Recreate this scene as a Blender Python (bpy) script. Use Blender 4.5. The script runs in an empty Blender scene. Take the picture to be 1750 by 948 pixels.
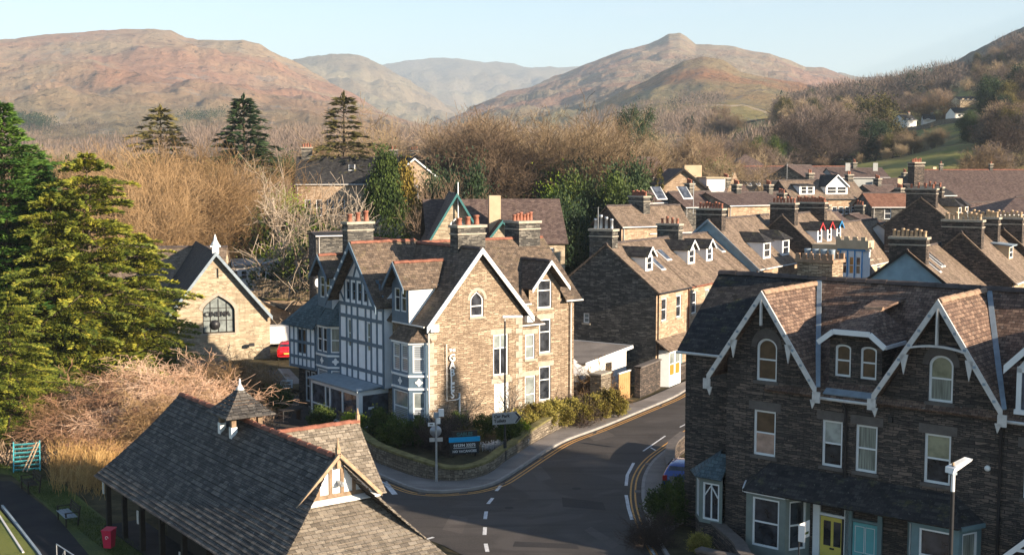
import bpy, math, random
import numpy as np
from math import sin, cos, tan, atan, radians, pi, sqrt, log, exp, floor
from mathutils import Vector, noise
from mathutils.geometry import tessellate_polygon

scene = bpy.context.scene
COL = scene.collection

# ---------------------------------------------------------------- camera
F = 2100.0
PITCH = atan(189 / 2100)
HC = 16.0
cam = bpy.data.cameras.new('camera')
cam.sensor_width = 36.0
cam.lens = F / 1750 * 36
cam.clip_end = 40000
cam.clip_start = 0.5
camo = bpy.data.objects.new('camera', cam)
camo.location = (0, 0, HC)
camo.rotation_euler = (pi / 2 - PITCH, 0, 0)
COL.objects.link(camo)
scene.camera = camo

# ---------------------------------------------------------------- world and sun
SUN_H, SUN_E = 123.0, 17.0           # heading clockwise from the view direction, elevation
world = bpy.data.worlds.new('World')
scene.world = world
world.use_nodes = True
wn, wl = world.node_tree.nodes, world.node_tree.links
wn.clear()
wo = wn.new('ShaderNodeOutputWorld')
bg = wn.new('ShaderNodeBackground')
sky = wn.new('ShaderNodeTexSky')
sky.sky_type = 'NISHITA'
sky.sun_disc = False
sky.sun_elevation = radians(SUN_E)
sky.sun_rotation = radians(SUN_H)
sky.altitude = 100
sky.air_density = 1.1
sky.dust_density = 0.25
sky.ozone_density = 2.6
bg.inputs['Strength'].default_value = 0.076
def sky_streak(prev, n, c, half, width, gain):
    """thin vapour trail: a band along a great circle, fading at both ends"""
    tc = wn.new('ShaderNodeTexCoord')
    def dotn(v):
        d = wn.new('ShaderNodeVectorMath'); d.operation = 'DOT_PRODUCT'; wl.new(tc.outputs['Generated'], d.inputs[0]); d.inputs[1].default_value = v; return d.outputs['Value']
    def m(op, a, b):
        k = wn.new('ShaderNodeMath'); k.operation = op; k.use_clamp = False
        for i, q in enumerate((a, b)):
            if hasattr(q, 'is_linked'): wl.new(q, k.inputs[i])
            else: k.inputs[i].default_value = q
        return k.outputs[0]
    def mr(v, a, b):
        k = wn.new('ShaderNodeMapRange'); k.interpolation_type = 'SMOOTHSTEP'; wl.new(v, k.inputs[0]); k.inputs[1].default_value = a; k.inputs[2].default_value = b; return k.outputs[0]
    across = mr(m('ABSOLUTE', dotn(n), 0.0), width, 0.0); along = mr(dotn(c), cos(half), 1.0)
    nz = wn.new('ShaderNodeTexNoise'); nz.inputs['Scale'].default_value = 26; nz.inputs['Detail'].default_value = 4; wl.new(tc.outputs['Generated'], nz.inputs['Vector'])
    f = m('MULTIPLY', m('MULTIPLY', m('MULTIPLY', across, along), mr(nz.outputs['Fac'], .3, .7)), gain)
    mx = wn.new('ShaderNodeMix'); mx.data_type = 'RGBA'; wl.new(f, mx.inputs[0]); wl.new(prev, mx.inputs[6]); mx.inputs[7].default_value = (4.6, 4.9, 5.2, 1)
    return mx.outputs[2]
def bearing(u, v):
    return Vector((u - 875, F * cos(PITCH) - (v - 474) * sin(PITCH), -F * sin(PITCH) - (v - 474) * cos(PITCH))).normalized()
skc = sky.outputs[0]
for (a, b_, w_, g_) in (((330, -20), (470, 48), .0042, .30), ((930, 30), (1400, -2), .007, .14)):
    A_, B_ = bearing(*a), bearing(*b_)
    skc = sky_streak(skc, tuple(A_.cross(B_).normalized()), tuple((A_ + B_).normalized()), A_.angle(B_) / 2, w_, g_)
wl.new(skc, bg.inputs['Color'])
wl.new(bg.outputs[0], wo.inputs['Surface'])
sl = bpy.data.lights.new('sun', 'SUN')
sl.energy = 4.8
sl.angle = radians(0.5)
sl.color = (1.0, 0.83, 0.64)
so = bpy.data.objects.new('sun', sl)
sd = Vector((sin(radians(SUN_H)) * cos(radians(SUN_E)), cos(radians(SUN_H)) * cos(radians(SUN_E)), sin(radians(SUN_E))))
so.rotation_euler = sd.to_track_quat('Z', 'Y').to_euler()
so.location = (60, -40, 80)
COL.objects.link(so)
scene.view_settings.view_transform = 'Standard'
scene.view_settings.look = 'None'
scene.view_settings.gamma = 1.0
scene.view_settings.exposure = 1.5
scene.cycles.use_denoising = True
scene.cycles.max_bounces = 5
scene.cycles.diffuse_bounces = 3
scene.cycles.glossy_bounces = 2
scene.cycles.transmission_bounces = 2
scene.cycles.transparent_max_bounces = 4
scene.cycles.volume_bounces = 0
scene.cycles.caustics_reflective = False
scene.cycles.caustics_refractive = False
scene.cycles.sample_clamp_indirect = 6

# ---------------------------------------------------------------- measuring helpers
def ray(u, v):
    a = (u - 875) / F; b = -(v - 474) / F
    return (a, cos(PITCH) + b * sin(PITCH), -sin(PITCH) + b * cos(PITCH))
def at(u, v, Y):
    r = ray(u, v); t = Y / r[1]
    return (r[0] * t, Y, HC + r[2] * t)
def atz(u, v, z=0.0):
    r = ray(u, v); t = (z - HC) / r[2]
    return (r[0] * t, r[1] * t, z)
def proj(x, y, z):
    z -= HC
    d = y * cos(PITCH) - z * sin(PITCH); up = y * sin(PITCH) + z * cos(PITCH)
    return (875 + F * x / d, 474 - F * up / d)
def sstep(a, b, x):
    t = min(1, max(0, (x - a) / (b - a))); return t * t * (3 - 2 * t)
def lerp(a, b, t): return a + (b - a) * t

# ---------------------------------------------------------------- object helpers
def tag(o, label=None, cat=None, group=None, kind=None):
    if label: o['label'] = label
    if cat: o['category'] = cat
    if group: o['group'] = group
    if kind: o['kind'] = kind
    return o
def thing(name, label, cat, loc=(0, 0, 0), heading=None, group=None, rotz=0.0):
    """heading: compass direction (clockwise from +Y) of the local X axis"""
    o = bpy.data.objects.new(name, None)
    o.empty_display_size = 0.3
    COL.objects.link(o)
    o.location = loc
    o.rotation_euler = (0, 0, (pi / 2 - radians(heading)) if heading is not None else rotz)
    return tag(o, label, cat, group)
def link_mesh(name, me, mat, parent=None):
    if mat is not None and len(me.materials) == 0: me.materials.append(mat)
    o = bpy.data.objects.new(name, me)
    COL.objects.link(o)
    if parent is not None: o.parent = parent
    return o
def kids(o): return KIDS.get(o.name, [])
def copy_tree(o, loc, rotz=None, scale=None, label=None, group=None):
    c = o.copy(); COL.objects.link(c)
    c.location = loc
    if rotz is not None: c.rotation_euler = (0, 0, rotz)
    if scale is not None: c.scale = scale if hasattr(scale, '__len__') else (scale,) * 3
    if label: c['label'] = label
    if group: c['group'] = group
    for ch in list(o.children):
        d = ch.copy(); COL.objects.link(d); d.parent = c
        for g in list(ch.children):
            e = g.copy(); COL.objects.link(e); e.parent = d
    return c

class MB:
    """mesh builder with metre-scaled UVs that follow each face"""
    def __init__(s): s.v = []; s.f = []; s.sm = []
    def poly(s, pts, smooth=False):
        i = len(s.v); s.v += [tuple(p) for p in pts]; s.f.append(tuple(range(i, i + len(pts)))); s.sm.append(smooth)
    def mesh(s, vs, fs, smooth=False):
        i = len(s.v); s.v += [tuple(p) for p in vs]
        for f in fs: s.f.append(tuple(i + k for k in f)); s.sm.append(smooth)
    def box(s, x0, x1, y0, y1, z0, z1):
        if x0 > x1: x0, x1 = x1, x0
        if y0 > y1: y0, y1 = y1, y0
        if z0 > z1: z0, z1 = z1, z0
        s.mesh([(x0,y0,z0),(x1,y0,z0),(x1,y1,z0),(x0,y1,z0),(x0,y0,z1),(x1,y0,z1),(x1,y1,z1),(x0,y1,z1)],
               [(0,3,2,1),(4,5,6,7),(0,1,5,4),(1,2,6,5),(2,3,7,6),(3,0,4,7)])
    def slab(s, pts, th, n=None):
        """solid plate: pts is the top face, thickened by th against its normal"""
        P = [Vector(p) for p in pts]
        if n is None:
            n = Vector((0, 0, 0))
            for i in range(len(P)):
                a, b = P[i], P[(i + 1) % len(P)]
                n += Vector(((a.y - b.y) * (a.z + b.z), (a.z - b.z) * (a.x + b.x), (a.x - b.x) * (a.y + b.y)))
            n.normalize()
            if n.z < 0: n = -n; P.reverse()
        else:
            n = Vector(n).normalized()
        Q = [p - n * th for p in P]; k = len(P)
        s.mesh(P + Q, [tuple(range(k)), tuple(range(2 * k - 1, k - 1, -1))] + [((i + 1) % k, i, k + i, k + (i + 1) % k) for i in range(k)])
    def beam(s, p, q, w, h, up=(0, 0, 1)):
        p, q = Vector(p), Vector(q); d = (q - p).normalized(); up = Vector(up)
        sx = d.cross(up)
        if sx.length < 1e-4: sx = d.cross(Vector((1, 0, 0)))
        sx.normalize(); uz = sx.cross(d).normalized()
        a, b = sx * w / 2, uz * h / 2
        s.mesh([p-a-b, p+a-b, p+a+b, p-a+b, q-a-b, q+a-b, q+a+b, q-a+b],
               [(0,1,2,3),(7,6,5,4),(4,5,1,0),(5,6,2,1),(6,7,3,2),(7,4,0,3)])
    def tube(s, pts, r, n=8, cap=True, smooth=True):
        P = [Vector(p) for p in pts]; R = r if hasattr(r, '__len__') else [r] * len(P)
        rings = []; ref = Vector((0.13, 0.21, 1))
        for i, p in enumerate(P):
            d = (P[min(i + 1, len(P) - 1)] - P[max(i - 1, 0)]).normalized()
            a = d.cross(ref)
            if a.length < 0.05: a = d.cross(Vector((1, 0, 0.1)))
            a.normalize(); b = d.cross(a).normalized()
            rings.append([p + (a * cos(2 * pi * k / n) + b * sin(2 * pi * k / n)) * R[i] for k in range(n)])
        vs = [x for g in rings for x in g]; fs = []
        for i in range(len(P) - 1):
            for k in range(n):
                fs.append((i*n+k, i*n+(k+1)%n, (i+1)*n+(k+1)%n, (i+1)*n+k))
        s.mesh(vs, fs, smooth)
        if cap:
            s.poly(list(reversed(rings[0]))); s.poly(rings[-1])
    def lathe(s, c, prof, n=12, smooth=True):
        """prof: list of (r, z) from bottom to top round the vertical through c"""
        vs = []; fs = []
        for r, z in prof:
            vs += [(c[0] + r * cos(2*pi*k/n), c[1] + r * sin(2*pi*k/n), c[2] + z) for k in range(n)]
        for i in range(len(prof) - 1):
            for k in range(n): fs.append((i*n+k, i*n+(k+1)%n, (i+1)*n+(k+1)%n, (i+1)*n+k))
        fs.append(tuple(range(n - 1, -1, -1))); fs.append(tuple((len(prof)-1)*n + k for k in range(n)))
        s.mesh(vs, fs, smooth)
    def wall(s, wf, outline, holes=(), reveal=0.14):
        """flat wall with true openings; outline and holes are lists of (s, z) on the wall frame"""
        loops = [[Vector((a, b, 0)) for a, b in outline]] + [[Vector((a, b, 0)) for a, b in h] for h in holes]
        flat = [p for l in loops for p in l]
        tris = tessellate_polygon(loops)
        vs = [wf.p(p.x, p.y, 0) for p in flat]; fs = []
        for t in tris:
            a, b, c = (Vector(vs[i]) for i in t)
            fs.append(tuple(t) if (b - a).cross(c - a).dot(wf.n3) > 0 else tuple(reversed(t)))
        s.mesh(vs, fs)
        for h in holes:
            k = len(h)
            for i in range(k):
                a, b = h[i], h[(i + 1) % k]
                s.poly([wf.p(*a, 0), wf.p(*b, 0), wf.p(*b, -reveal), wf.p(*a, -reveal)])
    def build(s, name, mat, parent=None, bevel=None):
        me = bpy.data.meshes.new(name)
        me.from_pydata(s.v, [], s.f)
        n = len(me.loops)
        co = np.empty(len(me.vertices) * 3, np.float32); me.vertices.foreach_get('co', co); co = co.reshape(-1, 3)
        lv = np.empty(n, np.int32); me.loops.foreach_get('vertex_index', lv)
        nf = len(me.polygons)
        nr = np.empty(nf * 3, np.float32); me.polygons.foreach_get('normal', nr); nr = nr.reshape(-1, 3)
        tot = np.empty(nf, np.int32); me.polygons.foreach_get('loop_total', tot)
        N = np.repeat(nr, tot, axis=0); P = co[lv]
        T = np.stack([-N[:, 1], N[:, 0], np.zeros(n)], 1); L = np.linalg.norm(T, axis=1)
        flat = L < 0.05
        T[flat] = (1, 0, 0); L[flat] = 1; T /= L[:, None]
        B = np.cross(N, T); B[flat] = (0, 1, 0)
        uv = np.stack([(P * T).sum(1), (P * B).sum(1)], 1).astype(np.float32)
        me.uv_layers.new(name='UVMap').data.foreach_set('uv', uv.ravel())
        if any(s.sm): me.polygons.foreach_set('use_smooth', s.sm)
        me.update()
        return link_mesh(name, me, mat, parent)

class WF:
    """wall frame: origin (x, y), direction of s as an angle in the local plane; outward normal to the right of s"""
    def __init__(self, o, ang, tilt=0):
        self.o = o; a = radians(ang); self.t = (cos(a), sin(a)); self.n = (sin(a), -cos(a)); self.n3 = Vector((self.n[0], self.n[1], 0))
    def p(self, s, z, d=0.0):
        return (self.o[0] + self.t[0]*s + self.n[0]*d, self.o[1] + self.t[1]*s + self.n[1]*d, z)

# ---------------------------------------------------------------- node helpers
def new_mat(name, rough=0.8, spec=0.3):
    m = bpy.data.materials.new(name); m.use_nodes = True
    nt = m.node_tree; b = nt.nodes['Principled BSDF']
    b.inputs['Roughness'].default_value = rough
    b.inputs['Specular IOR Level'].default_value = spec
    return m, nt, b
def N(nt, t, **kw):
    n = nt.nodes.new(t)
    for k, v in kw.items():
        if k in n.inputs: n.inputs[k].default_value = v
        else: setattr(n, k, v)
    return n
def noise_n(nt, vec, scale, detail=4, rough=0.55, dist=0.0):
    n = N(nt, 'ShaderNodeTexNoise'); n.inputs['Scale'].default_value = scale; n.inputs['Detail'].default_value = detail
    n.inputs['Roughness'].default_value = rough; n.inputs['Distortion'].default_value = dist
    nt.links.new(vec, n.inputs['Vector']); return n.outputs['Fac']
def ramp(nt, fac, stops):
    r = N(nt, 'ShaderNodeValToRGB'); cr = r.color_ramp
    while len(cr.elements) < len(stops): cr.elements.new(0.5)
    for e, (p, c) in zip(cr.elements, stops):
        e.position = p; e.color = (*c, 1) if len(c) == 3 else c
    nt.links.new(fac, r.inputs['Fac']); return r.outputs['Color']
def mixc(nt, fac, a, b, blend='MIX'):
    m = N(nt, 'ShaderNodeMix'); m.data_type = 'RGBA'; m.blend_type = blend; m.clamp_factor = True
    for sock, val in ((m.inputs[0], fac), (m.inputs[6], a), (m.inputs[7], b)):
        if hasattr(val, 'links') or hasattr(val, 'is_linked'): nt.links.new(val, sock)
        elif isinstance(val, (tuple, list)): sock.default_value = (*val, 1) if len(val) == 3 else val
        else: sock.default_value = val
    return m.outputs[2]
def mth(nt, op, a, b=None, c=None):
    m = N(nt, 'ShaderNodeMath'); m.operation = op
    for i, v in enumerate((a, b, c)):
        if v is None: continue
        if hasattr(v, 'is_linked'): nt.links.new(v, m.inputs[i])
        else: m.inputs[i].default_value = v
    return m.outputs[0]
def maprange(nt, v, a, b, c=0.0, d=1.0):
    m = N(nt, 'ShaderNodeMapRange'); nt.links.new(v, m.inputs[0])
    for i, x in zip((1, 2, 3, 4), (a, b, c, d)): m.inputs[i].default_value = x
    return m.outputs[0]
def bump(nt, b, h, strength=0.5, dist=0.02):
    n = N(nt, 'ShaderNodeBump'); n.inputs['Strength'].default_value = strength; n.inputs['Distance'].default_value = dist
    nt.links.new(h, n.inputs['Height']); nt.links.new(n.outputs[0], b.inputs['Normal'])
def uvvec(nt): return N(nt, 'ShaderNodeTexCoord').outputs['UV']
def objvec(nt): return N(nt, 'ShaderNodeTexCoord').outputs['Object']
def geovec(nt): return N(nt, 'ShaderNodeNewGeometry').outputs['Position']
def scaled(nt, vec, s):
    m = N(nt, 'ShaderNodeMapping'); m.inputs['Scale'].default_value = s; nt.links.new(vec, m.inputs['Vector']); return m.outputs[0]
def brick_n(nt, vec, w, h, mortar, offset=0.5, squash=1.0, c1=(0,0,0), c2=(1,1,1), cm=(0,0,0)):
    n = N(nt, 'ShaderNodeTexBrick'); n.offset = offset; n.squash = squash
    n.inputs['Scale'].default_value = 1; n.inputs['Brick Width'].default_value = w; n.inputs['Row Height'].default_value = h
    n.inputs['Mortar Size'].default_value = mortar; n.inputs['Mortar Smooth'].default_value = 0.3
    n.inputs['Color1'].default_value = (*c1, 1); n.inputs['Color2'].default_value = (*c2, 1); n.inputs['Mortar'].default_value = (*cm, 1)
    nt.links.new(vec, n.inputs['Vector']); return n
def warp(nt, vec, scale, amt, aniso=(1, 1, 1)):
    t = N(nt, 'ShaderNodeTexNoise'); t.inputs['Scale'].default_value = scale; t.inputs['Detail'].default_value = 2
    nt.links.new(vec, t.inputs['Vector'])
    s = N(nt, 'ShaderNodeVectorMath', operation='SUBTRACT'); nt.links.new(t.outputs['Color'], s.inputs[0]); s.inputs[1].default_value = (0.5, 0.5, 0.5)
    m = N(nt, 'ShaderNodeVectorMath', operation='MULTIPLY'); nt.links.new(s.outputs[0], m.inputs[0]); m.inputs[1].default_value = tuple(amt * k for k in aniso)
    a = N(nt, 'ShaderNodeVectorMath', operation='ADD'); nt.links.new(vec, a.inputs[0]); nt.links.new(m.outputs[0], a.inputs[1])
    return a.outputs[0]

def stone_mat(name, lo, mid, hi, w=0.34, h=0.085, mortar=(0.05, 0.045, 0.04), stain=0.5, bumps=0.8, rnd_amt=1.0):
    m, nt, b = new_mat(name, 0.9, 0.2)
    uv = uvvec(nt)
    wv = warp(nt, uv, 1.3, 0.22, (1, 0.5, 0)); wv = warp(nt, wv, 5, 0.07, (1, 0.8, 0))
    b1 = brick_n(nt, wv, w, h, 0.010, 0.43)
    b2 = brick_n(nt, wv, w * 1.9, h * 1.75, 0.012, 0.37)
    sel = noise_n(nt, scaled(nt, uv, (0.8, 2.2, 1)), 1.3, 2)
    pick = maprange(nt, sel, 0.50, 0.54)
    val = mixc(nt, pick, b1.outputs['Color'], b2.outputs['Color'])
    fac = mixc(nt, pick, b1.outputs['Fac'], b2.outputs['Fac'])
    fine = noise_n(nt, scaled(nt, uv, (3, 9, 1)), 2.5, 5, 0.7)
    v = mth(nt, 'ADD', mth(nt, 'MULTIPLY', val, 0.52), mth(nt, 'MULTIPLY', fine, 0.58))
    col = ramp(nt, v, [(0.12, lo), (0.5, mid), (0.92, hi)])
    col = mixc(nt, mth(nt, 'MULTIPLY', fac, 0.85), col, mortar)
    big = noise_n(nt, uv, 0.55, 4, 0.6)
    col = mixc(nt, maprange(nt, big, 0.45, 0.75, 0, stain), col, tuple(c * 0.55 for c in mid))
    run = noise_n(nt, scaled(nt, uv, (1.8, 0.22, 1)), 1.4, 5, 0.65)
    col = mixc(nt, maprange(nt, run, 0.52, 0.70, 0, 0.55), col, tuple(c * 0.45 for c in mid))
    col = mixc(nt, maprange(nt, noise_n(nt, uv, 3.2, 5, 0.7), 0.60, 0.70, 0, 0.4), col, tuple(min(1, c * 1.5) for c in mid))
    nt.links.new(col, b.inputs['Base Color'])
    hgt = mth(nt, 'SUBTRACT', mth(nt, 'MULTIPLY', v, 0.9), fac)
    bump(nt, b, hgt, bumps, 0.035)
    return m

def slate_mat(name, lo, mid, hi, moss=(0.16, 0.15, 0.05), w=0.30, h=0.17, mossy=0.35, streak=0.4, rough=0.75, ridge=0.5, spec=0.12, lichen=0.0):
    m, nt, b = new_mat(name, rough, spec)
    uv = uvvec(nt)
    wv = warp(nt, uv, 9, 0.012, (1, 1, 0))
    br = brick_n(nt, wv, w, h, 0.009, 0.5)
    fine = noise_n(nt, scaled(nt, uv, (5, 3, 1)), 2.2, 4, 0.65)
    v = mth(nt, 'ADD', mth(nt, 'ADD', mth(nt, 'MULTIPLY', br.outputs['Color'], 0.34), 0.10), mth(nt, 'MULTIPLY', fine, 0.52))
    col = ramp(nt, v, [(0.15, lo), (0.5, mid), (0.9, hi)])
    st = noise_n(nt, scaled(nt, uv, (1.4, 0.16, 1)), 1.6, 4, 0.65)
    col = mixc(nt, maprange(nt, st, 0.5, 0.72, 0, streak), col, tuple(min(1, c * 1.9) for c in mid))
    col = mixc(nt, maprange(nt, st, 0.48, 0.25, 0, streak), col, tuple(c * 0.45 for c in mid))
    mo = noise_n(nt, uv, 1.1, 6, 0.7)
    col = mixc(nt, maprange(nt, mo, 0.56, 0.66, 0, mossy), col, moss)
    if lichen:
        li = noise_n(nt, uv, 6, 5, 0.75)
        col = mixc(nt, maprange(nt, li, 0.6, 0.66, 0, lichen), col, (0.5, 0.5, 0.44))
    col = mixc(nt, mth(nt, 'MULTIPLY', br.outputs['Fac'], 0.9), col, (0.02, 0.02, 0.02))
    nt.links.new(col, b.inputs['Base Color'])
    # every course laps over the one below: a saw-tooth up the slope
    sp = N(nt, 'ShaderNodeSeparateXYZ'); nt.links.new(wv, sp.inputs[0])
    saw = mth(nt, 'FRACT', mth(nt, 'DIVIDE', sp.outputs[1], h))
    hgt = mth(nt, 'ADD', mth(nt, 'MULTIPLY', mth(nt, 'SUBTRACT', 1.0, saw), 0.6), mth(nt, 'MULTIPLY', v, 0.5))
    hgt = mth(nt, 'SUBTRACT', hgt, br.outputs['Fac'])
    bump(nt, b, hgt, ridge, 0.03)
    return m

def plain_mat(name, c, rough=0.6, spec=0.3, var=0.15, scale=4, metal=0.0, coord='o', bmp=0.0, emit=None):
    m, nt, b = new_mat(name, rough, spec)
    b.inputs['Metallic'].default_value = metal
    vec = uvvec(nt) if coord == 'u' else objvec(nt)
    n = noise_n(nt, vec, scale, 5, 0.6)
    col = ramp(nt, n, [(0.3, tuple(x * (1 - var) for x in c)), (0.7, tuple(min(1, x * (1 + var)) for x in c))])
    nt.links.new(col, b.inputs['Base Color'])
    if bmp: bump(nt, b, n, bmp, 0.02)
    if emit:
        b.inputs['Emission Color'].default_value = (*emit[0], 1); b.inputs['Emission Strength'].default_value = emit[1]
    return m

def leaf_mat(name, a, b_, c, scale=0.6, fine=6.0, rough=0.65, rnd=0.25):
    """foliage or twigs: colour shifts in clumps, from leaf to leaf and from plant to plant"""
    m, nt, b = new_mat(name, rough, 0.15)
    vec = objvec(nt)
    n1 = noise_n(nt, vec, scale, 3); n2 = noise_n(nt, vec, fine, 2)
    v = mth(nt, 'ADD', mth(nt, 'MULTIPLY', n1, 0.55), mth(nt, 'MULTIPLY', n2, 0.45))
    oi = N(nt, 'ShaderNodeObjectInfo')
    v = mth(nt, 'ADD', v, mth(nt, 'MULTIPLY', mth(nt, 'SUBTRACT', oi.outputs['Random'], 0.5), rnd))
    nt.links.new(ramp(nt, v, [(0.35, a), (0.5, b_), (0.64, c)]), b.inputs['Base Color'])
    return m

M = {}
M['white'] = plain_mat('white_paint', (0.74, 0.75, 0.74), 0.45, 0.4, 0.05, 3)
M['offwhite'] = plain_mat('off_white_paint', (0.56, 0.54, 0.51), 0.6, 0.3, 0.12, 5)
M['greypaint'] = plain_mat('blue_grey_paint', (0.10, 0.15, 0.20), 0.55, 0.3, 0.12, 4)
M['timber_panel'] = plain_mat('pale_panel_render', (0.74, 0.78, 0.82), 0.7, 0.2, 0.06, 2)
M['teal'] = plain_mat('teal_paint', (0.045, 0.15, 0.15), 0.5, 0.3, 0.15, 3)
M['bluepaint'] = plain_mat('blue_paint', (0.03, 0.22, 0.48), 0.45, 0.4, 0.1, 3)
M['redpaint'] = plain_mat('red_paint', (0.45, 0.04, 0.04), 0.45, 0.4, 0.1, 3)
M['yellowdoor'] = plain_mat('yellow_paint', (0.62, 0.50, 0.10), 0.45, 0.4, 0.08, 3)
M['tealdoor'] = plain_mat('turquoise_paint', (0.12, 0.38, 0.40), 0.45, 0.4, 0.08, 3)
M['orange'] = plain_mat('orange_paint', (0.65, 0.16, 0.03), 0.5, 0.3, 0.1, 3)
M['black'] = plain_mat('black_metal', (0.018, 0.018, 0.02), 0.45, 0.4, 0.2, 6)
M['galv'] = plain_mat('galvanised_metal', (0.42, 0.44, 0.46), 0.4, 0.5, 0.12, 6, 0.6)
M['lampwhite'] = plain_mat('lamp_casing', (0.72, 0.72, 0.70), 0.4, 0.5, 0.04, 6)
M['lead'] = plain_mat('lead_flashing', (0.22, 0.27, 0.31), 0.5, 0.4, 0.2, 3)
M['terracotta'] = plain_mat('terracotta', (0.28, 0.115, 0.075), 0.75, 0.2, 0.3, 5)
M['potbuff'] = plain_mat('buff_clay', (0.42, 0.30, 0.19), 0.8, 0.2, 0.3, 5)
M['redridge'] = plain_mat('red_ridge_tile', (0.21, 0.085, 0.055), 0.75, 0.2, 0.4, 3)
M['darkridge'] = plain_mat('dark_ridge_tile', (0.075, 0.06, 0.055), 0.8, 0.2, 0.35, 3)
M['tanridge'] = plain_mat('weathered_ridge_tile', (0.27, 0.18, 0.12), 0.8, 0.2, 0.35, 3)
M['lintel'] = plain_mat('dressed_stone', (0.34, 0.30, 0.24), 0.9, 0.2, 0.2, 3, bmp=0.3)
M['lintel_dark'] = plain_mat('dark_dressed_stone', (0.115, 0.10, 0.09), 0.9, 0.2, 0.2, 3, bmp=0.3)
M['render_white'] = plain_mat('white_render', (0.70, 0.68, 0.64), 0.85, 0.2, 0.08, 1.2)
M['render_blue'] = plain_mat('blue_grey_render', (0.20, 0.30, 0.36), 0.9, 0.2, 0.16, 1.4, bmp=0.2)
M['render_grey'] = plain_mat('grey_render', (0.30, 0.31, 0.30), 0.9, 0.2, 0.12, 1.2)
M['render_tan'] = plain_mat('tan_render', (0.46, 0.36, 0.24), 0.9, 0.2, 0.12, 1.2)
M['oldwood'] = plain_mat('weathered_oak', (0.20, 0.14, 0.09), 0.8, 0.2, 0.35, 5)
M['finial'] = plain_mat('orange_clay_finial', (0.33, 0.235, 0.15), 0.75, 0.2, 0.25, 5)
M['darkwood'] = plain_mat('dark_stained_wood', (0.022, 0.018, 0.015), 0.7, 0.2, 0.3, 5)
M['gatewood'] = plain_mat('orange_gate_wood', (0.36, 0.21, 0.09), 0.7, 0.2, 0.15, 3)
M['fencewood'] = plain_mat('pale_fence_wood', (0.38, 0.29, 0.19), 0.8, 0.2, 0.25, 4)
M['greybay'] = plain_mat('grey_green_bay_paint', (0.17, 0.20, 0.18), 0.6, 0.3, 0.1, 3)
M['bluebay'] = plain_mat('grey_blue_bay_paint', (0.13, 0.20, 0.21), 0.6, 0.3, 0.1, 3)
M['bin'] = plain_mat('red_plastic', (0.55, 0.015, 0.06), 0.4, 0.5, 0.05, 3)
M['tealcrate'] = plain_mat('faded_teal_wood', (0.06, 0.30, 0.33), 0.7, 0.3, 0.3, 5)

def glass_mat(name, c=(0.012, 0.014, 0.018), blind=None, mode=None, rough=0.06):
    """window pane: dark glossy glass, or with the blind or curtain that hangs behind it"""
    m, nt, b = new_mat(name, rough, 0.7)
    vec = uvvec(nt)
    if blind is None:
        n = noise_n(nt, vec, 1.7, 3)
        nt.links.new(ramp(nt, n, [(0.4, c), (0.65, tuple(x * 2.6 + 0.012 for x in c))]), b.inputs['Base Color'])
    else:
        sp = N(nt, 'ShaderNodeSeparateXYZ'); nt.links.new(vec, sp.inputs[0])
        if mode == 'slat': w = mth(nt, 'FRACT', mth(nt, 'MULTIPLY', sp.outputs[1], 9.0)); lo, hi = 0.35, 0.45
        elif mode == 'fold': w = noise_n(nt, scaled(nt, vec, (14, 0.7, 1)), 1, 2); lo, hi = 0.35, 0.65
        else: w = noise_n(nt, vec, 2.0, 4); lo, hi = 0.25, 0.6
        nt.links.new(mixc(nt, maprange(nt, w, lo, hi), tuple(x * 0.45 for x in blind), blind), b.inputs['Base Color'])
    return m
M['glass'] = glass_mat('window_glass')
M['glass2'] = glass_mat('window_glass_reflecting', (0.03, 0.035, 0.045))
M['blind'] = glass_mat('glass_over_pale_blind', blind=(0.42, 0.44, 0.40))
M['slat'] = glass_mat('glass_over_slatted_blind', blind=(0.34, 0.37, 0.40), mode='slat')
M['curtain'] = glass_mat('glass_over_curtain', blind=(0.30, 0.32, 0.27), mode='fold')
M['lace'] = glass_mat('glass_over_patterned_blind', blind=(0.34, 0.33, 0.22))
M['warm'] = glass_mat('glass_over_warm_room', blind=(0.13, 0.085, 0.05))
M['pinkglass'] = glass_mat('glass_over_pale_lampshade', blind=(0.5, 0.34, 0.26))
M['orangeblind'] = glass_mat('glass_over_orange_blind', blind=(0.62, 0.27, 0.05), mode='fold')
M['greyglass'] = glass_mat('obscured_glass', blind=(0.24, 0.27, 0.26))

M['stone_gables'] = stone_mat('honey_slate_stone', (0.12, 0.09, 0.062), (0.30, 0.22, 0.15), (0.52, 0.41, 0.29), w=0.27, h=0.072)
M['stone_dark'] = stone_mat('dark_slate_stone', (0.017, 0.015, 0.014), (0.078, 0.066, 0.058), (0.22, 0.165, 0.13), w=0.30, h=0.075, mortar=(0.012, 0.010, 0.010), stain=0.4, bumps=1.0)
M['stone_grey'] = stone_mat('grey_slate_stone', (0.025, 0.025, 0.025), (0.085, 0.08, 0.072), (0.24, 0.22, 0.185), w=0.36, h=0.11, mortar=(0.03, 0.03, 0.03), bumps=1.0)
M['stone_pale'] = stone_mat('pale_church_stone', (0.16, 0.125, 0.085), (0.36, 0.29, 0.20), (0.55, 0.46, 0.33), w=0.42, h=0.13, mortar=(0.30, 0.25, 0.18), stain=0.25, bumps=0.45)
M['stone_tan'] = stone_mat('tan_terrace_stone', (0.17, 0.115, 0.075), (0.35, 0.25, 0.165), (0.50, 0.38, 0.27), w=0.4, h=0.12, mortar=(0.16, 0.12, 0.09), bumps=0.5)
M['stone_wall'] = stone_mat('dry_stone', (0.06, 0.05, 0.04), (0.17, 0.14, 0.105), (0.32, 0.27, 0.2), w=0.34, h=0.13, mortar=(0.015, 0.013, 0.01), bumps=1.0)
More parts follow.
